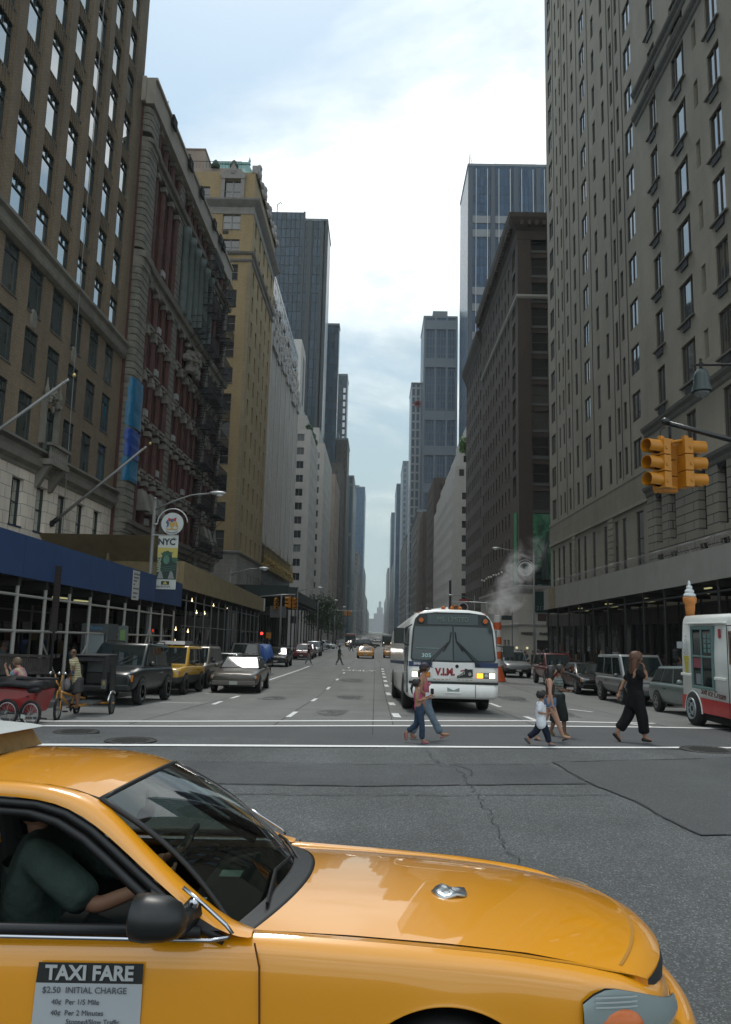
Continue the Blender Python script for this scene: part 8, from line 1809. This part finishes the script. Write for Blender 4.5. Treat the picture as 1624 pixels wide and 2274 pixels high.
# distant pedestrians: one built figure with its clothes, copied
def randcloth(name, cols):
    m = mat(name, (.1, .1, .1), .85); t = m.node_tree; b = t.nodes['Principled BSDF']; oi = t.nodes.new('ShaderNodeObjectInfo'); rp = t.nodes.new('ShaderNodeValToRGB'); rp.color_ramp.interpolation = 'CONSTANT'; e = rp.color_ramp.elements
    e[0].position = 0; e[0].color = (*cols[0], 1); e[1].position = 1/len(cols); e[1].color = (*cols[1], 1)
    for k, c in enumerate(cols[2:]): q = e.new((k+2)/len(cols)); q.color = (*c, 1)
    t.links.new(oi.outputs['Random'], rp.inputs[0]); t.links.new(rp.outputs[0], b.inputs['Base Color']); return m
rc1 = randcloth('street_tops', [(.02, .02, .02), (.3, .31, .32), (.03, .06, .12), (.12, .02, .02), (.10, .16, .2), (.2, .17, .12), (.015, .02, .03), (.25, .09, .12)]); rc2 = randcloth('street_trousers', [(.015, .015, .018), (.04, .05, .08), (.10, .09, .07), (.02, .02, .02)])
def proto(x, y, label, group, st, ph):
    global g0
    g0 = 0; J = walkJ(0, 1.7, st, ph); p, hc, r, hh = figure(label, J, 0, 1., skin_m['tan'], group=group)
    top(p, J, 0, 1., rc1, .85, .1, 1.15); bottom(p, J, 0, 1., rc2, .95, 1.1, 1.05); shoes(p, J, 0, 1., black); hair(p, hc, r, hh, 1.49, 0, hair_dk, length=.1)
    for c in p.children:
        for md in c.modifiers:
            if md.type == 'SUBSURF': md.levels = 1; md.render_levels = 1
    p.location = (x, y, G(y)+.165); return p
random.seed(21)
L1_ = 'small distant figure of a pedestrian on the pavement under the left sheds'; g1_ = 'pedestrians under the left sheds'
a = proto(-10.6, 60, L1_, g1_, .15, 1)
for x, y in ((-11.2, 62), (-9.9, 64.5), (-10.4, 66), (-9.6, 67.5), (-11.5, 58), (-12, 54), (-11, 50), (-12.3, 46), (-10.8, 43), (-12.5, 40), (-11.6, 36.5), (-12.8, 33), (-11.4, 29.5), (-12.6, 26.5), (-11.8, 22.5), (-13, 20.5), (-12.2, 24), (-10.2, 69)):
    c = copy_tree(a); c.location = (x, y, G(y)+.165); c.rotation_euler = (0, 0, random.uniform(0, 6.28)); s_ = random.uniform(.92, 1.05); c.scale = (s_,)*3
L2_ = 'small distant figure of a pedestrian on the right pavement by the pharmacy'; g2_ = 'pedestrians on the right pavement'
b = proto(13.2, 62, L2_, g2_, .22, -1)
for x, y in ((12.9, 58.5), (13.9, 60.2), (13.3, 64.5), (14.3, 66), (12.8, 67.6), (13.8, 69.5), (14.8, 71), (13.1, 73), (15.4, 75), (14.2, 77), (13.4, 55), (14, 51), (13.2, 47), (14.1, 43.5), (13.6, 40.2), (14.2, 37)):
    c = copy_tree(b); c.location = (x, y, G(y)+.165 if y < 67 else G(y)); c.rotation_euler = (0, 0, random.uniform(0, 6.28)); s_ = random.uniform(.92, 1.05); c.scale = (s_,)*3
L3_ = 'tiny distant figure of a pedestrian at the far crossing'; g3_ = 'pedestrians at the far crossing'
d = proto(-3.9, 128, L3_, g3_, .3, 1); d.location.z = G(128)+.01
for x, y in ((-4.6, 139), (-8.2, 120), (-9, 105), (-8.9, 98), (-9.3, 112), (-7.6, 150)):
    c = copy_tree(d); c.location = (x, y, G(y)+(.16 if x < -8.6 else .01)); c.rotation_euler = (0, 0, random.uniform(0, 6.28))

ORD = 'nearest second third fourth fifth sixth seventh eighth ninth tenth eleventh twelfth'.split()
def relabel(group, zones):
    ps = sorted((o for o in COL.objects if o.get('group') == group), key=lambda o: o.location.y)
    for lo, hi, txt in zones:
        for k, o in enumerate(o for o in ps if lo <= o.location.y < hi): o['label'] = 'small shaded person, %s from the camera %s' % (ORD[k], txt)
relabel(g1_, ((0, 36, 'under the blue shed'), (36, 61, 'under the raw plywood shed'), (61, 99, 'at the left side street corner')))
relabel(g2_, ((0, 52, 'under the grey shed'), (52, 64, 'by the far end of the grey shed'), (64, 99, 'in front of the pharmacy')))
relabel(g3_, ((0, 127, 'under the dark green shed'), (127, 199, 'at the far left crossing')))
# ================================================================= the taxi in the foreground
TP = mat('taxi_paint', (.74, .30, .003), .32, 0, .5, coat=1.0); 
_b = TP.node_tree.nodes['Principled BSDF']; _b.inputs['Coat Roughness'].default_value = .02; _b.inputs['Coat IOR'].default_value = 1.65
rub = mat('taxi_rubber', (.008, .009, .010), .45); blk_int = mat('interior_black', (.010, .011, .011), .8); chr_ = mat('window_chrome', (.50, .52, .56), .18, 1.)
def thin_glass(name, tint, ior=1.5):
    m = bpy.data.materials.new(name); m.use_nodes = True; t = m.node_tree; t.nodes.clear(); o = t.nodes.new('ShaderNodeOutputMaterial'); tr = t.nodes.new('ShaderNodeBsdfTransparent'); tr.inputs[0].default_value = (*tint, 1)
    g_ = t.nodes.new('ShaderNodeBsdfGlossy'); g_.inputs['Roughness'].default_value = .01; f = t.nodes.new('ShaderNodeFresnel'); f.inputs[0].default_value = ior; mx = t.nodes.new('ShaderNodeMixShader')
    t.links.new(f.outputs[0], mx.inputs[0]); t.links.new(tr.outputs[0], mx.inputs[1]); t.links.new(g_.outputs[0], mx.inputs[2]); t.links.new(mx.outputs[0], o.inputs[0]); return m
tg = thin_glass('taxi_windshield_glass', (.50, .62, .57), 1.75); tg2 = thin_glass('taxi_side_glass', (.45, .5, .48), 1.45)
YN = 2.95; RHO = .045; SK = .035
p = empty('foreground_taxi', (-1.2, 3.8, 0), 'yellow taxi passing close in the foreground, cut by the frame', 'taxi')
WV = 1.68
def T(x, v, z): return (x, YN+v+SK*(x+.4), z-RHO*v)      # the car stands slightly askew and leans away
def lerp(tab, x):
    if x <= tab[0][0]: return tab[0][1]
    for (a, b), (c, d) in zip(tab, tab[1:]):
        if x <= c: return b+(d-b)*(x-a)/(c-a)
    return tab[-1][1]
def smoothtab(tab, x):      # lerp softened by a small window
    return sum(lerp(tab, x+d) for d in (-.06, -.03, 0, .03, .06))/5
ZT = [(-4.2, .90), (-.45, .905), (.1, .872), (.5, .842), (.8, .805), (1.0, .765), (1.15, .70), (1.35, .66)]
half = [(-4.0, .12), (-3.9, .04), (-3.6, .0)]+[(-3.4+.25*k, 0) for k in range(12)]+[(-.42+.0, 0), (-.25, 0)]+[(-.15+.055*k, 0) for k in range(16)]+[(.72, 0), (.76, .001), (.80, .003), (.84, .006), (.88, .011), (.92, .018), (.95, .026), (.98, .035), (1.03, .06), (1.08, .10), (1.12, .15), (1.16, .22), (1.2, .32), (1.24, .46), (1.27, .62), (1.285, .84)]
AX, AR = .28, .385
def zbot(x, v):
    for ax in (AX, -2.35):
        d = abs(x-ax)
        if d < AR and v < .05: return max(.26, .32+sqrt(AR*AR-d*d)*.96)
    return .26
outl = half+[(x, WV-v) for x, v in half[-2::-1]]
N_ = len(outl); nrm = []
for i in range(N_):
    a, b = outl[max(i-1, 0)], outl[min(i+1, N_-1)]; d = Vector((b[0]-a[0], b[1]-a[1])).normalized(); nrm.append(Vector((-d.y, d.x)))   # inwards
prof = [(.03, 0.), (.0, .05), (-.004, .3), (.0, .62), (.004, .80), (.016, .875), (.022, .92), (.045, .975), (.085, 1.0)]
mb = MB(); cols = []
for i, (x, v) in enumerate(outl):
    zb_ = zbot(x, min(v, WV-v)); zt = smoothtab(ZT, x); cc = []
    for k, (ins, t) in enumerate(prof):
        z = .26+(zt-.26)*t; z = max(z, zb_+(.004*k)); cc.append(T(x+nrm[i].x*ins, v+nrm[i].y*ins, z))
    cols.append(cc)
mb.loft(cols, 0, False, False); body_o = mb.build('body', TP, p, True, 1)
# fender tops either side of the bonnet
def hood_xr(q): return -.43+.17*(1-q*q)
def hood_xf(q): return 1.03+.235*(1-abs(q)**2.2)
HS = [(0, .892), (.25, .878), (.5, .855), (.7, .828), (.84, .795), (.93, .762), (.975, .735), (1.0, .70)]
def hood(s, q): 
    xr_, xf_ = hood_xr(q), hood_xf(q); return (xr_+(xf_-xr_)*s, .84+q*.69, lerp(HS, s)+.055*(1-q*q)*(1-.25*s)+.0)
mb = MB(); ns, nq = 40, 24
mb.loft([[T(*hood(s/ns, -1+2*j/nq)) for j in range(nq+1)] for s in range(ns+1)], 0, False, False)
mb.loft([[T(hood(1, -1+2*j/nq)[0]+dx, hood(1, -1+2*j/nq)[1], hood(1, -1+2*j/nq)[2]+dz) for j in range(nq+1)] for dx, dz in ((0, 0), (.004, -.025), (-.02, -.05))], 0, False, False)
mb.build('bonnet', TP, p, True)
for sg in (0, 1):
    mb = MB(); ra, rb_, rc_ = [], [], []
    for k in range(31):
        x = -.44+k*(1.045+.44)/30; zt = smoothtab(ZT, x); s = max(0, min(1, (x+.43)/(1.03+.43))); hv = .144; ov = .085+(.06 if x > .98 else 0)*0
        f = (lambda v: v) if sg == 0 else (lambda v: WV-v)
        sd_ = lerp([(-.44, 0), (.85, .006), (.92, .018), (.98, .035), (1.05, .075)], x)
        ra.append(T(x, f(min(ov+sd_, hv)), zt)); rb_.append(T(x, f((ov+sd_)*.4+hv*.6), max(zt, lerp(HS, s))-.001)); rc_.append(T(x, f(hv), lerp(HS, s)-.002))
    mb.loft([ra, rb_, rc_, [(a[0], a[1], a[2]-.03) for a in rc_]], 0, False, False); mb.build('fender_top', TP, p, True)
mb = MB(); mb.loft([[T(hood(s/20, q)[0], hood(s/20, q)[1], hood(s/20, q)[2]-.02) for q in (-1.02, -.9)] for s in range(21)], 0, False, False); mb.loft([[T(hood(s/20, q)[0], hood(s/20, q)[1], hood(s/20, q)[2]-.02) for q in (.9, 1.02)] for s in range(21)], 0, False, False); mb.build('bonnet_gap', rub, p)
mb = MB(); ring = [T(hood(1, q)[0]+.0, hood(1, q)[1], 0)[:2]+(0,) for q in [-1+2*j/16 for j in range(17)]]
mb.loft([[(x, y, .73-RHO*(y-YN)) for x, y, z in ring], [(x+.012, y, .70-RHO*(y-YN)) for x, y, z in ring], [(x+.0, y, .52-RHO*(y-YN)) for x, y, z in ring]], 0, False, False); mb.build('grille', rub, p, True)
mb = MB(); mb.loft([[T(hood(.93, q)[0]+d, hood(.93, q)[1], hood(.93, q)[2]+.0035) for q in [-.92+1.84*j/20 for j in range(21)]] for d in (-.022, .0)], 0, False, False); mb.build('bonnet_stripe', mat('worn_yellow', (.38, .17, .012), .5), p)
# bumper
def around(z, out, lo=20, hi=None):
    return [T(outl[i][0]-nrm[i].x*out, outl[i][1]-nrm[i].y*out, z) for i in range(lo, N_-lo)]
lo = len(half)-18
mb = MB(); mb.loft([around(z, o_, lo) for z, o_ in ((.24, .0), (.26, .07), (.36, .10), (.48, .10), (.545, .085), (.575, .05), (.585, .0))], 0, False, False); mb.build('bumper', TP, p, True, 1)
# corner lamp: clear lens with the amber lamp inside it
def lamp_patch(nm, i0, i1, za, zb_, out, m, taper=0):
    mb = MB(); rows = []
    for t in (0, .25, .5, .75, 1):
        row = []
        for i in range(i0, i1+1):
            s = (i-i0)/(i1-i0); z0 = za+.02*(1-min(1, s*4)); z1 = min(zb_, smoothtab(ZT, outl[i][0])-.028)-.05*(1-min(1, s*3.5))**2
            row.append(T(outl[i][0]-nrm[i].x*(out*sin(pi*(t*.8+.1))), outl[i][1]-nrm[i].y*(out*sin(pi*(t*.8+.1))), z0+(z1-z0)*t))
        rows.append(row)
    mb.loft(rows, 0, False, False); return mb.build(nm, m, p, True)
idx = lambda x: min(range(len(half)), key=lambda i: abs(half[i][0]-x)); iA = idx(.76); iB = len(half)-5
lens = mat('lamp_lens_grey', (.23, .28, .28), .12, 0, .9); 
lamp_patch('lamp_surround', iA, iB, .570, .768, .008, rub); lamp_patch('headlight', iA, iB, .575, .762, .020, lens)
mb = MB(); 
for i in range(iA+1, idx(.95)): 
    for k in range(3): z = .705+k*.016; a = T(outl[i][0]-nrm[i].x*.024, outl[i][1]-nrm[i].y*.024, z); b = T(outl[i+1][0]-nrm[i+1].x*.024, outl[i+1][1]-nrm[i+1].y*.024, z); mb.quad(a, b, (b[0], b[1], b[2]+.006), (a[0], a[1], a[2]+.006))
mb.build('lens_fluting', mat('lens_bright', (.42, .46, .46), .2), p)
mb = MB(); mb.ball(T(.885, .022, .632), (.10, .05, .078), 22); mb.build('indicator', mat('amber_taxi', (.55, .12, .008), .2, coat=.3), p, True)
iA2 = N_-1-iA; 
mb = MB(); mb.loft([[T(outl[i][0]-nrm[i].x*.02, outl[i][1]-nrm[i].y*.02, z) for i in range(N_-1-iB, iA2)] for z in (.585, .74)], 0, False, False); mb.build('headlight', lens, p, True)
# wheel and well
for ax in (AX, -2.35):
    for v in (.11, WV-.11):
        q = MB(); M = Matrix.Rotation(pi/2, 3, 'X'); c = T(ax, v, .315+RHO*v); q.lathe([(.19, -.1), (.29, -.1), (.315, -.07), (.315, .07), (.29, .1), (.19, .1)], c, 28, 0, M); q.build('wheel', tyre_m, p, True)
        q = MB(); q.lathe([(.01, -.04), (.19, -.04), (.2, .03), (.01, .03)], c, 24, 0, M); q.build('rim', rim_m, p, True)
mb = MB()
for ax in (AX, -2.35):
    for v0, v1 in ((.012, .35), (WV-.35, WV-.012)):
        n = 16; mb.loft([[T(ax+AR*1.0*cos(pi*j/n), v, .335+AR*.97*sin(pi*j/n)) for j in range(n+1)] for v in (v0, v1)], 0, False, False)
    mb.loft([[T(ax+AR*cos(pi*j/n), .36, .335+AR*.97*sin(pi*j/n)) for j in range(n+1)], [T(ax+AR*cos(pi*j/n), .36, .1) for j in range(n+1)]], 0, False, False)
mb.build('wheel_well', arch_m, p)
# belt-line deck behind the bonnet, tail and inner floor
mb = MB(); mb.loft([[T(x, v, z) for v, z in ((.085, .9), (.3, .95), (.84, .965), (1.38, .95), (WV-.085, .9))] for x in (-3.95, -3.4, -3.05)], 0, False, False); mb.build('boot_lid', TP, p, True)
# roof
RZ = lambda x, q: (1.395 if x < -1.5 else lerp([(-1.5, 1.395), (-1.3, 1.385), (-1.15, 1.36), (-1.06, 1.33), (-.98, 1.29)], x))+.05*(1-q*q)
def rx(s, q): xf_ = -1.06+.075*(1-q*q); return -2.75+(xf_+2.75)*s
mb = MB(); mb.loft([[T(rx(s/16, q), .84+q*.58, RZ(rx(s/16, q)-(.075*(1-q*q) if s > 12 else 0), q)) for q in [-1+2*j/14 for j in range(15)]] for s in range(17)], 0, False, False); mb.build('roof', TP, p, True)
P1 = [(-2.75, .2, 1.35), (-1.6, .2, 1.35), (-1.46, .2, 1.345), (-1.28, .2, 1.335), (-1.16, .185, 1.305), (-1.05, .165, 1.25), (-.95, .135, 1.185), (-.84, .1, 1.11), (-.72, .065, 1.03), (-.6, .03, .955), (-.5, .012, .915), (-.42, .012, .905)]
P2 = [(-2.75, .262, 1.395), (-1.6, .262, 1.395), (-1.46, .262, 1.395), (-1.3, .262, 1.385), (-1.17, .262, 1.363), (-1.065, .256, 1.33), (-.97, .225, 1.262), (-.86, .195, 1.175), (-.75, .172, 1.09), (-.62, .15, .995), (-.51, .14, .925), (-.42, .135, .90)]
for f in (lambda v: v, lambda v: WV-v):
    mb = MB(); mid = [((a[0]+b[0])/2-.004, (a[1]+b[1])/2-.022, (a[2]+b[2])/2+.012) for a, b in zip(P1, P2)]; m1 = [((a[0]*.75+b[0]*.25), (a[1]*.75+b[1]*.25)-.016, a[2]*.75+b[2]*.25+.004) for a, b in zip(P1, P2)]; m2 = [((a[0]*.25+b[0]*.75), (a[1]*.25+b[1]*.75)-.014, a[2]*.25+b[2]*.75+.012) for a, b in zip(P1, P2)]
    mb.loft([[T(x, f(v), z) for x, v, z in L_] for L_ in (P1, m1, mid, m2, P2)], 0, False, False); mb.build('window_pillar', TP, p, True, 1)
    mb = MB(); Q = [(x-.016, v+.012, z-.022) for x, v, z in P1[:-1]]; mb.tube([T(x, f(v), z) for x, v, z in Q], .017, 6)
    Q2 = [(x-.05, v+.028, z-.055) for x, v, z in P1[:-2]]; mb.tube([T(x, f(v), z) for x, v, z in Q2], .022, 6); mb.tube([T(-2.8, f(.012), .925), T(-.6, f(.012), .925)], .02, 6)
    mb.loft([[T(*a) for a in [(-.52, f(.022), .925), (-.78, f(.022), .93)]], [T(*a) for a in [(-.62, f(.04), .97), (-.80, f(.07), 1.05)]]], 0, False, False)
    mb.build('window_frame', rub, p, True)
    mb = MB(); mb.tube([T(x, f(v-.006), z) for x, v, z in [(-2.9, .0, .905), (-1.4, .0, .905), (-.75, .0, .902), (-.56, .0, .902), (-.5, .002, .91), (-.485, .004, .925), (-.51, .012, .95), (-.6, .04, 1.01), (-.68, .062, 1.06)]], .0075, 8); mb.build('chrome_strip', chr_, p, True)
    mb = MB(); mb.loft([[T(x, f(.03), .92) for x in (-2.75, -1.9, -1.5, -1.1, -.8, -.62)], [T(-2.7, f(.19), 1.34), T(-1.9, f(.2), 1.34), T(-1.5, f(.2), 1.33), T(-1.15, f(.185), 1.27), T(-.87, f(.12), 1.1), T(-.66, f(.055), .96)]], 0, False, False)
    if f(0) > 1: mb.build('side_window', tg2, p)      # the near window is wound down
    mb = MB(); mb.box(-1.92, -1.84, 0, .02, 0, .01) if False else None
    mb.loft([[T(-1.86, f(.015), .92), T(-1.78, f(.015), .92)], [T(-1.83, f(.19), 1.34), T(-1.76, f(.19), 1.34)]], 0, False, False); mb.build('door_pillar', rub, p)
    for x0, z0, x1, z1 in ((-.405, .895, -.385, .82), (-.385, .82, -.36, .3), (-1.8, .9, -1.8, .3)): mb = MB(); a, b = T(x0, f(-.0035), z0), T(x1, f(-.0075), z1); mb.tube([a, b], .0035, 4); mb.build('door_seam', mat('seam_dark', (.10, .035, .006), .8), p)
# windshield
def ws(s, q):          # s 0 at the cowl, 1 at the roof
    xb = -.50+.17*(1-q*q); zb_ = .895+.03*(1-q*q); xt = -1.065+.075*(1-q*q); zt = 1.33+.045*(1-q*q)
    vb, vt = .84+q*.70, .84+q*.585
    return (xb+(xt-xb)*s+.035*sin(pi*s), vb+(vt-vb)*s, zb_+(zt-zb_)*s+.03*sin(pi*s))
mb = MB(); mb.loft([[T(*ws(s/12, q)) for q in [-1+2*j/18 for j in range(19)]] for s in range(13)], 0, False, False); mb.build('windshield', tg, p, True)
mb = MB(); mb.tube([T(*ws(s/12, -1)) for s in range(13)]+[T(*ws(1, -1+2*j/14)) for j in range(15)]+[T(*ws(1-s/12, 1)) for s in range(13)], .011, 6); mb.build('windshield_seal', rub, p, True)
def cz_(q): return (.84+q*.69)
mb = MB(); rows = []
for k, (dx, dz) in enumerate(((-.10, .01), (-.07, .012), (-.045, .0), (-.02, .004), (.012, -.012), (.012, -.05))):
    rows.append([T(hood_xr(q)+dx, .84+q*.70, .892+.055*(1-q*q)+dz) for q in [-1+2*j/20 for j in range(21)]])
mb.loft(rows, 0, False, False); mb.build('cowl', rub, p, True)
for a, b in ((-.75, .0), (.1, .85)):
    mb = MB(); mb.tube([T(hood_xr(a)-.05, .84+a*.69, .935), T(*[c+d for c, d in zip(ws(.12, (a+b)/2), (.01, 0, .012))]), T(*[c+d for c, d in zip(ws(.10, b), (.01, 0, .012))])], .008, 5); mb.build('wiper', rub, p)
# interior
mb = MB(); mb.loft([[T(x, v, z) for v, z in ((.05, .86), (.07, .35), (WV-.07, .35), (WV-.05, .86))] for x in (-3.0, -.42)], 0, False, False); mb.box(-1, -1, 0, 0, 0, 0) if False else None
a = [T(-.40, .06, .3), T(-.40, WV-.06, .3), T(-.40, WV-.06, .88), T(-.40, .06, .88)]; mb.poly(a); a = [T(-3.0, .06, .3), T(-3.0, WV-.06, .3), T(-3.0, WV-.2, 1.1), T(-3.0, .2, 1.1)]; mb.poly(a); mb.build('cabin_lining', blk_int, p)
mb = MB(); mb.loft([[T(*c) for c in [(x, v, z) for v in (.1, .5, .84, 1.2, WV-.1)]] for x, z in ((-.42, .86), (-.62, .87), (-.78, .85), (-.82, .7), (-.8, .5))], 0, False, False); mb.build('dashboard', mat('dash_green_black', (.018, .026, .023), .6), p, True)
mb = MB(); c = Vector(T(-.98, 1.22, .90)); n_ = Vector((.85, 0, -.5)).normalized(); u_ = Vector((0, 1, 0)); v_ = n_.cross(u_); mb.tube([c+u_*.17*cos(t)+v_*.17*sin(t) for t in [2*pi*k/24 for k in range(25)]], .014, 6); mb.tube([c-u_*.16, c, c+u_*.16], .016, 6); mb.ball(c, .045, 8); mb.build('steering_wheel', blk_int, p, True)
for v0 in (.2, .95):
    mb = MB(); x0, y0, z0 = T(-1.55, v0, .45); mb.box(x0, x0+.5, y0, y0+.52, z0, z0+.17); mb.hexa([(x0-.12, y0, z0+.1), (x0+.06, y0, z0+.1), (x0+.06, y0+.52, z0+.1), (x0-.12, y0+.52, z0+.1), (x0-.28, y0+.04, z0+.72), (x0-.16, y0+.04, z0+.72), (x0-.16, y0+.48, z0+.72), (x0-.28, y0+.48, z0+.72)]); mb.build('seat', blk_int, p, bevel=.04)
mb = MB(); x0, y0, z0 = T(-1.02, .74, 1.19); mb.ball((x0, y0, z0), (.03, .12, .035), 10); mb.tube([(x0, y0, z0+.02), (x0+.0, y0, z0+.1)], .008, 5); mb.build('rear_view_mirror', blk_int, p, True)
mb = MB(); a = T(-.66, .95, .885); mb.box(a[0]-.05, a[0]+.05, a[1]-.04, a[1]+.05, a[2], a[2]+.004); a = T(-.75, .55, .885); mb.box(a[0]-.06, a[0]+.06, a[1]-.01, a[1]+.01, a[2], a[2]+.004); mb.build('paper_slip', mat('slip_pale', (.5, .62, .52), .6), p)
# door mirror
mb = MB(); mb.loft([[(-.72+dx, 2.80+dy+r_*.8*cos(t), 1.02+dz+r_*.74*sin(t)) for t in [2*pi*j/18 for j in range(18)]] for dx, r_, dy, dz in ((-.085, .075, 0, 0), (-.075, .098, 0, 0), (-.03, .104, 0, 0), (.03, .097, .005, -.004), (.075, .075, .01, -.01), (.10, .03, .015, -.015))]); 
mb.loft([[(x, y+.0, z+r_*sin(t)) if False else (x+r_*.6*cos(t), y, z+r_*sin(t)) for t in [2*pi*j/10 for j in range(10)]] for x, y, z, r_ in ((-.70, 2.86, .975, .045), (-.66, 2.93, .965, .05), (-.64, 2.99, .97, .06))]); mb.build('door_mirror', mat('mirror_black', (.012, .013, .013), .38), p, True)
mb = MB(); mb.ball((-.625, 2.93, 1.025), (.02, .012, .018), 8); mb.build('mirror_bolt', chr_, p, True)
# fare notice on the door
def on_door(x, z, d=.0): return T(x, -.006-d, z)
mb = MB(); q4 = [on_door(-1.165, .58), on_door(-.79, .58), on_door(-.79, .755), on_door(-1.16, .755)]; mb.poly(q4); mb.build('fare_notice', mat('notice_grey_white', (.40, .43, .45), .5), p)
mb = MB(); mb.poly([on_door(-1.16, .7555), on_door(-.79, .7555), on_door(-.79, .822), on_door(-1.155, .822)]); mb.build('fare_header', mat('notice_black', (.02, .022, .022), .5), p)
tw = mat('notice_letters', (.42, .44, .44), .5); ti = mat('notice_ink', (.08, .09, .10), .6)
U = (1, SK, 0)
def dt(s, x, z, size, m, sx=1, al='LEFT', b=0): return text_obj(s, size, frameM(on_door(x, z, .004), U, (0, 0, 1)), m, p, 'lettering', .0008, align=al, sx=sx, bold=b)
dt('TAXI FARE', -.975, .788, .066, tw, .98, 'CENTER', .0022)
dt('$2.50  INITIAL CHARGE', -1.135, .733, .029, ti, .98); dt('40¢  Per 1/5 Mile', -1.10, .695, .024, ti); dt('40¢  Per 2 Minutes', -1.10, .660, .024, ti); dt('Stopped/Slow Traffic', -1.045, .632, .022, ti)
# thing on the bonnet: licence medallion
mb = MB(); h_ = hood(.42, -.32); c = Vector(T(h_[0]-.02, h_[1], h_[2]+.006)); n = 10
mb.loft([[(c.x+r_*1.0*cos(t), c.y+r_*1.1*sin(t)*(.85+.15*cos(3*t)), c.z+z_+.006*sin(4*t)) for t in [2*pi*j/16 for j in range(16)]] for r_, z_ in ((.08, -.004), (.075, .006), (.045, .011), (.015, .012))]); mb.build('medallion_plate', mat('medallion_metal', (.5, .52, .52), .22, .9), p, True)
# roof sign
mb = MB(); q = lambda x, v, z: T(x, v, z)
q = lambda x, v, z: T(x-.10, v, z-.01)
P_ = [q(-2.05, .5, 1.455), q(-1.56, .58, 1.455), q(-1.56, 1.1, 1.455), q(-2.05, 1.15, 1.455), q(-2.05, .58, 1.56), q(-1.6, .62, 1.545), q(-1.6, 1.05, 1.545), q(-2.05, 1.1, 1.56)]
mb.hexa(P_); mb.build('roof_sign', mat('sign_amber_brown', (.20, .13, .05), .5, var=.3, scale=12), p)
mb = MB(); mb.hexa([q(-2.05, .5, 1.56), q(-1.54, .58, 1.545), q(-1.54, 1.1, 1.545), q(-2.05, 1.15, 1.56), q(-2.05, .52, 1.585), q(-1.6, .6, 1.56), q(-1.6, 1.05, 1.56), q(-2.05, 1.1, 1.585)]); mb.build('sign_lid', mat('lid_white', (.5, .52, .5), .4), p, bevel=.01)
mb = MB(); mb.box(-2.2, -1.78, 3.6, 4.0, 1.38, 1.44); mb.build('sign_base', rub, p)
# the man at the wheel
Yp = 3.62
J = dict(top=(-1.50, 1.30), chin=(-1.44, 1.09), neck=(-1.48, 1.06), sh=(-1.42, 1.02), hip=(-1.50, .55), elbn=(-1.14, .84), handn=(-.92, .93), elbf=(-1.15, .84), handf=(-.95, .93), kneen=(-1.1, .62), ankn=(-.95, .4), toen=(-.85, .35), kneef=(-1.1, .62), ankf=(-.95, .4), toef=(-.85, .35))
dp, hc, r, hh = figure('driver in pale green shirt reaching forward inside the foreground taxi', J, Yp, .95, skin_m['tan'], shoulder=.19)
top(dp, J, Yp, .95, cl('driver_shirt', (.045, .07, .06)), .98, 0, 1.3, .19, .15); bottom(dp, J, Yp, .95, cl('dark_trousers', (.02, .02, .02)), .95); hair(dp, hc, r, hh, 1.09, Yp, hair_dk)
# ================================================================= air
def haze():
    m = bpy.data.materials.new('haze'); m.use_nodes = True; t = m.node_tree; t.nodes.clear(); o = t.nodes.new('ShaderNodeOutputMaterial'); v = t.nodes.new('ShaderNodeVolumePrincipled')
    v.inputs['Color'].default_value = (.88, .97, 1.0, 1); v.inputs['Density'].default_value = .00017; v.inputs['Anisotropy'].default_value = .1; t.links.new(v.outputs[0], o.inputs['Volume']); return m
mb = MB(); mb.box(-1510, 1510, -70, 3310, -4.0, 205); tag(mb.build('haze', haze()), 'pale summer haze filling the avenue', kind='stuff')
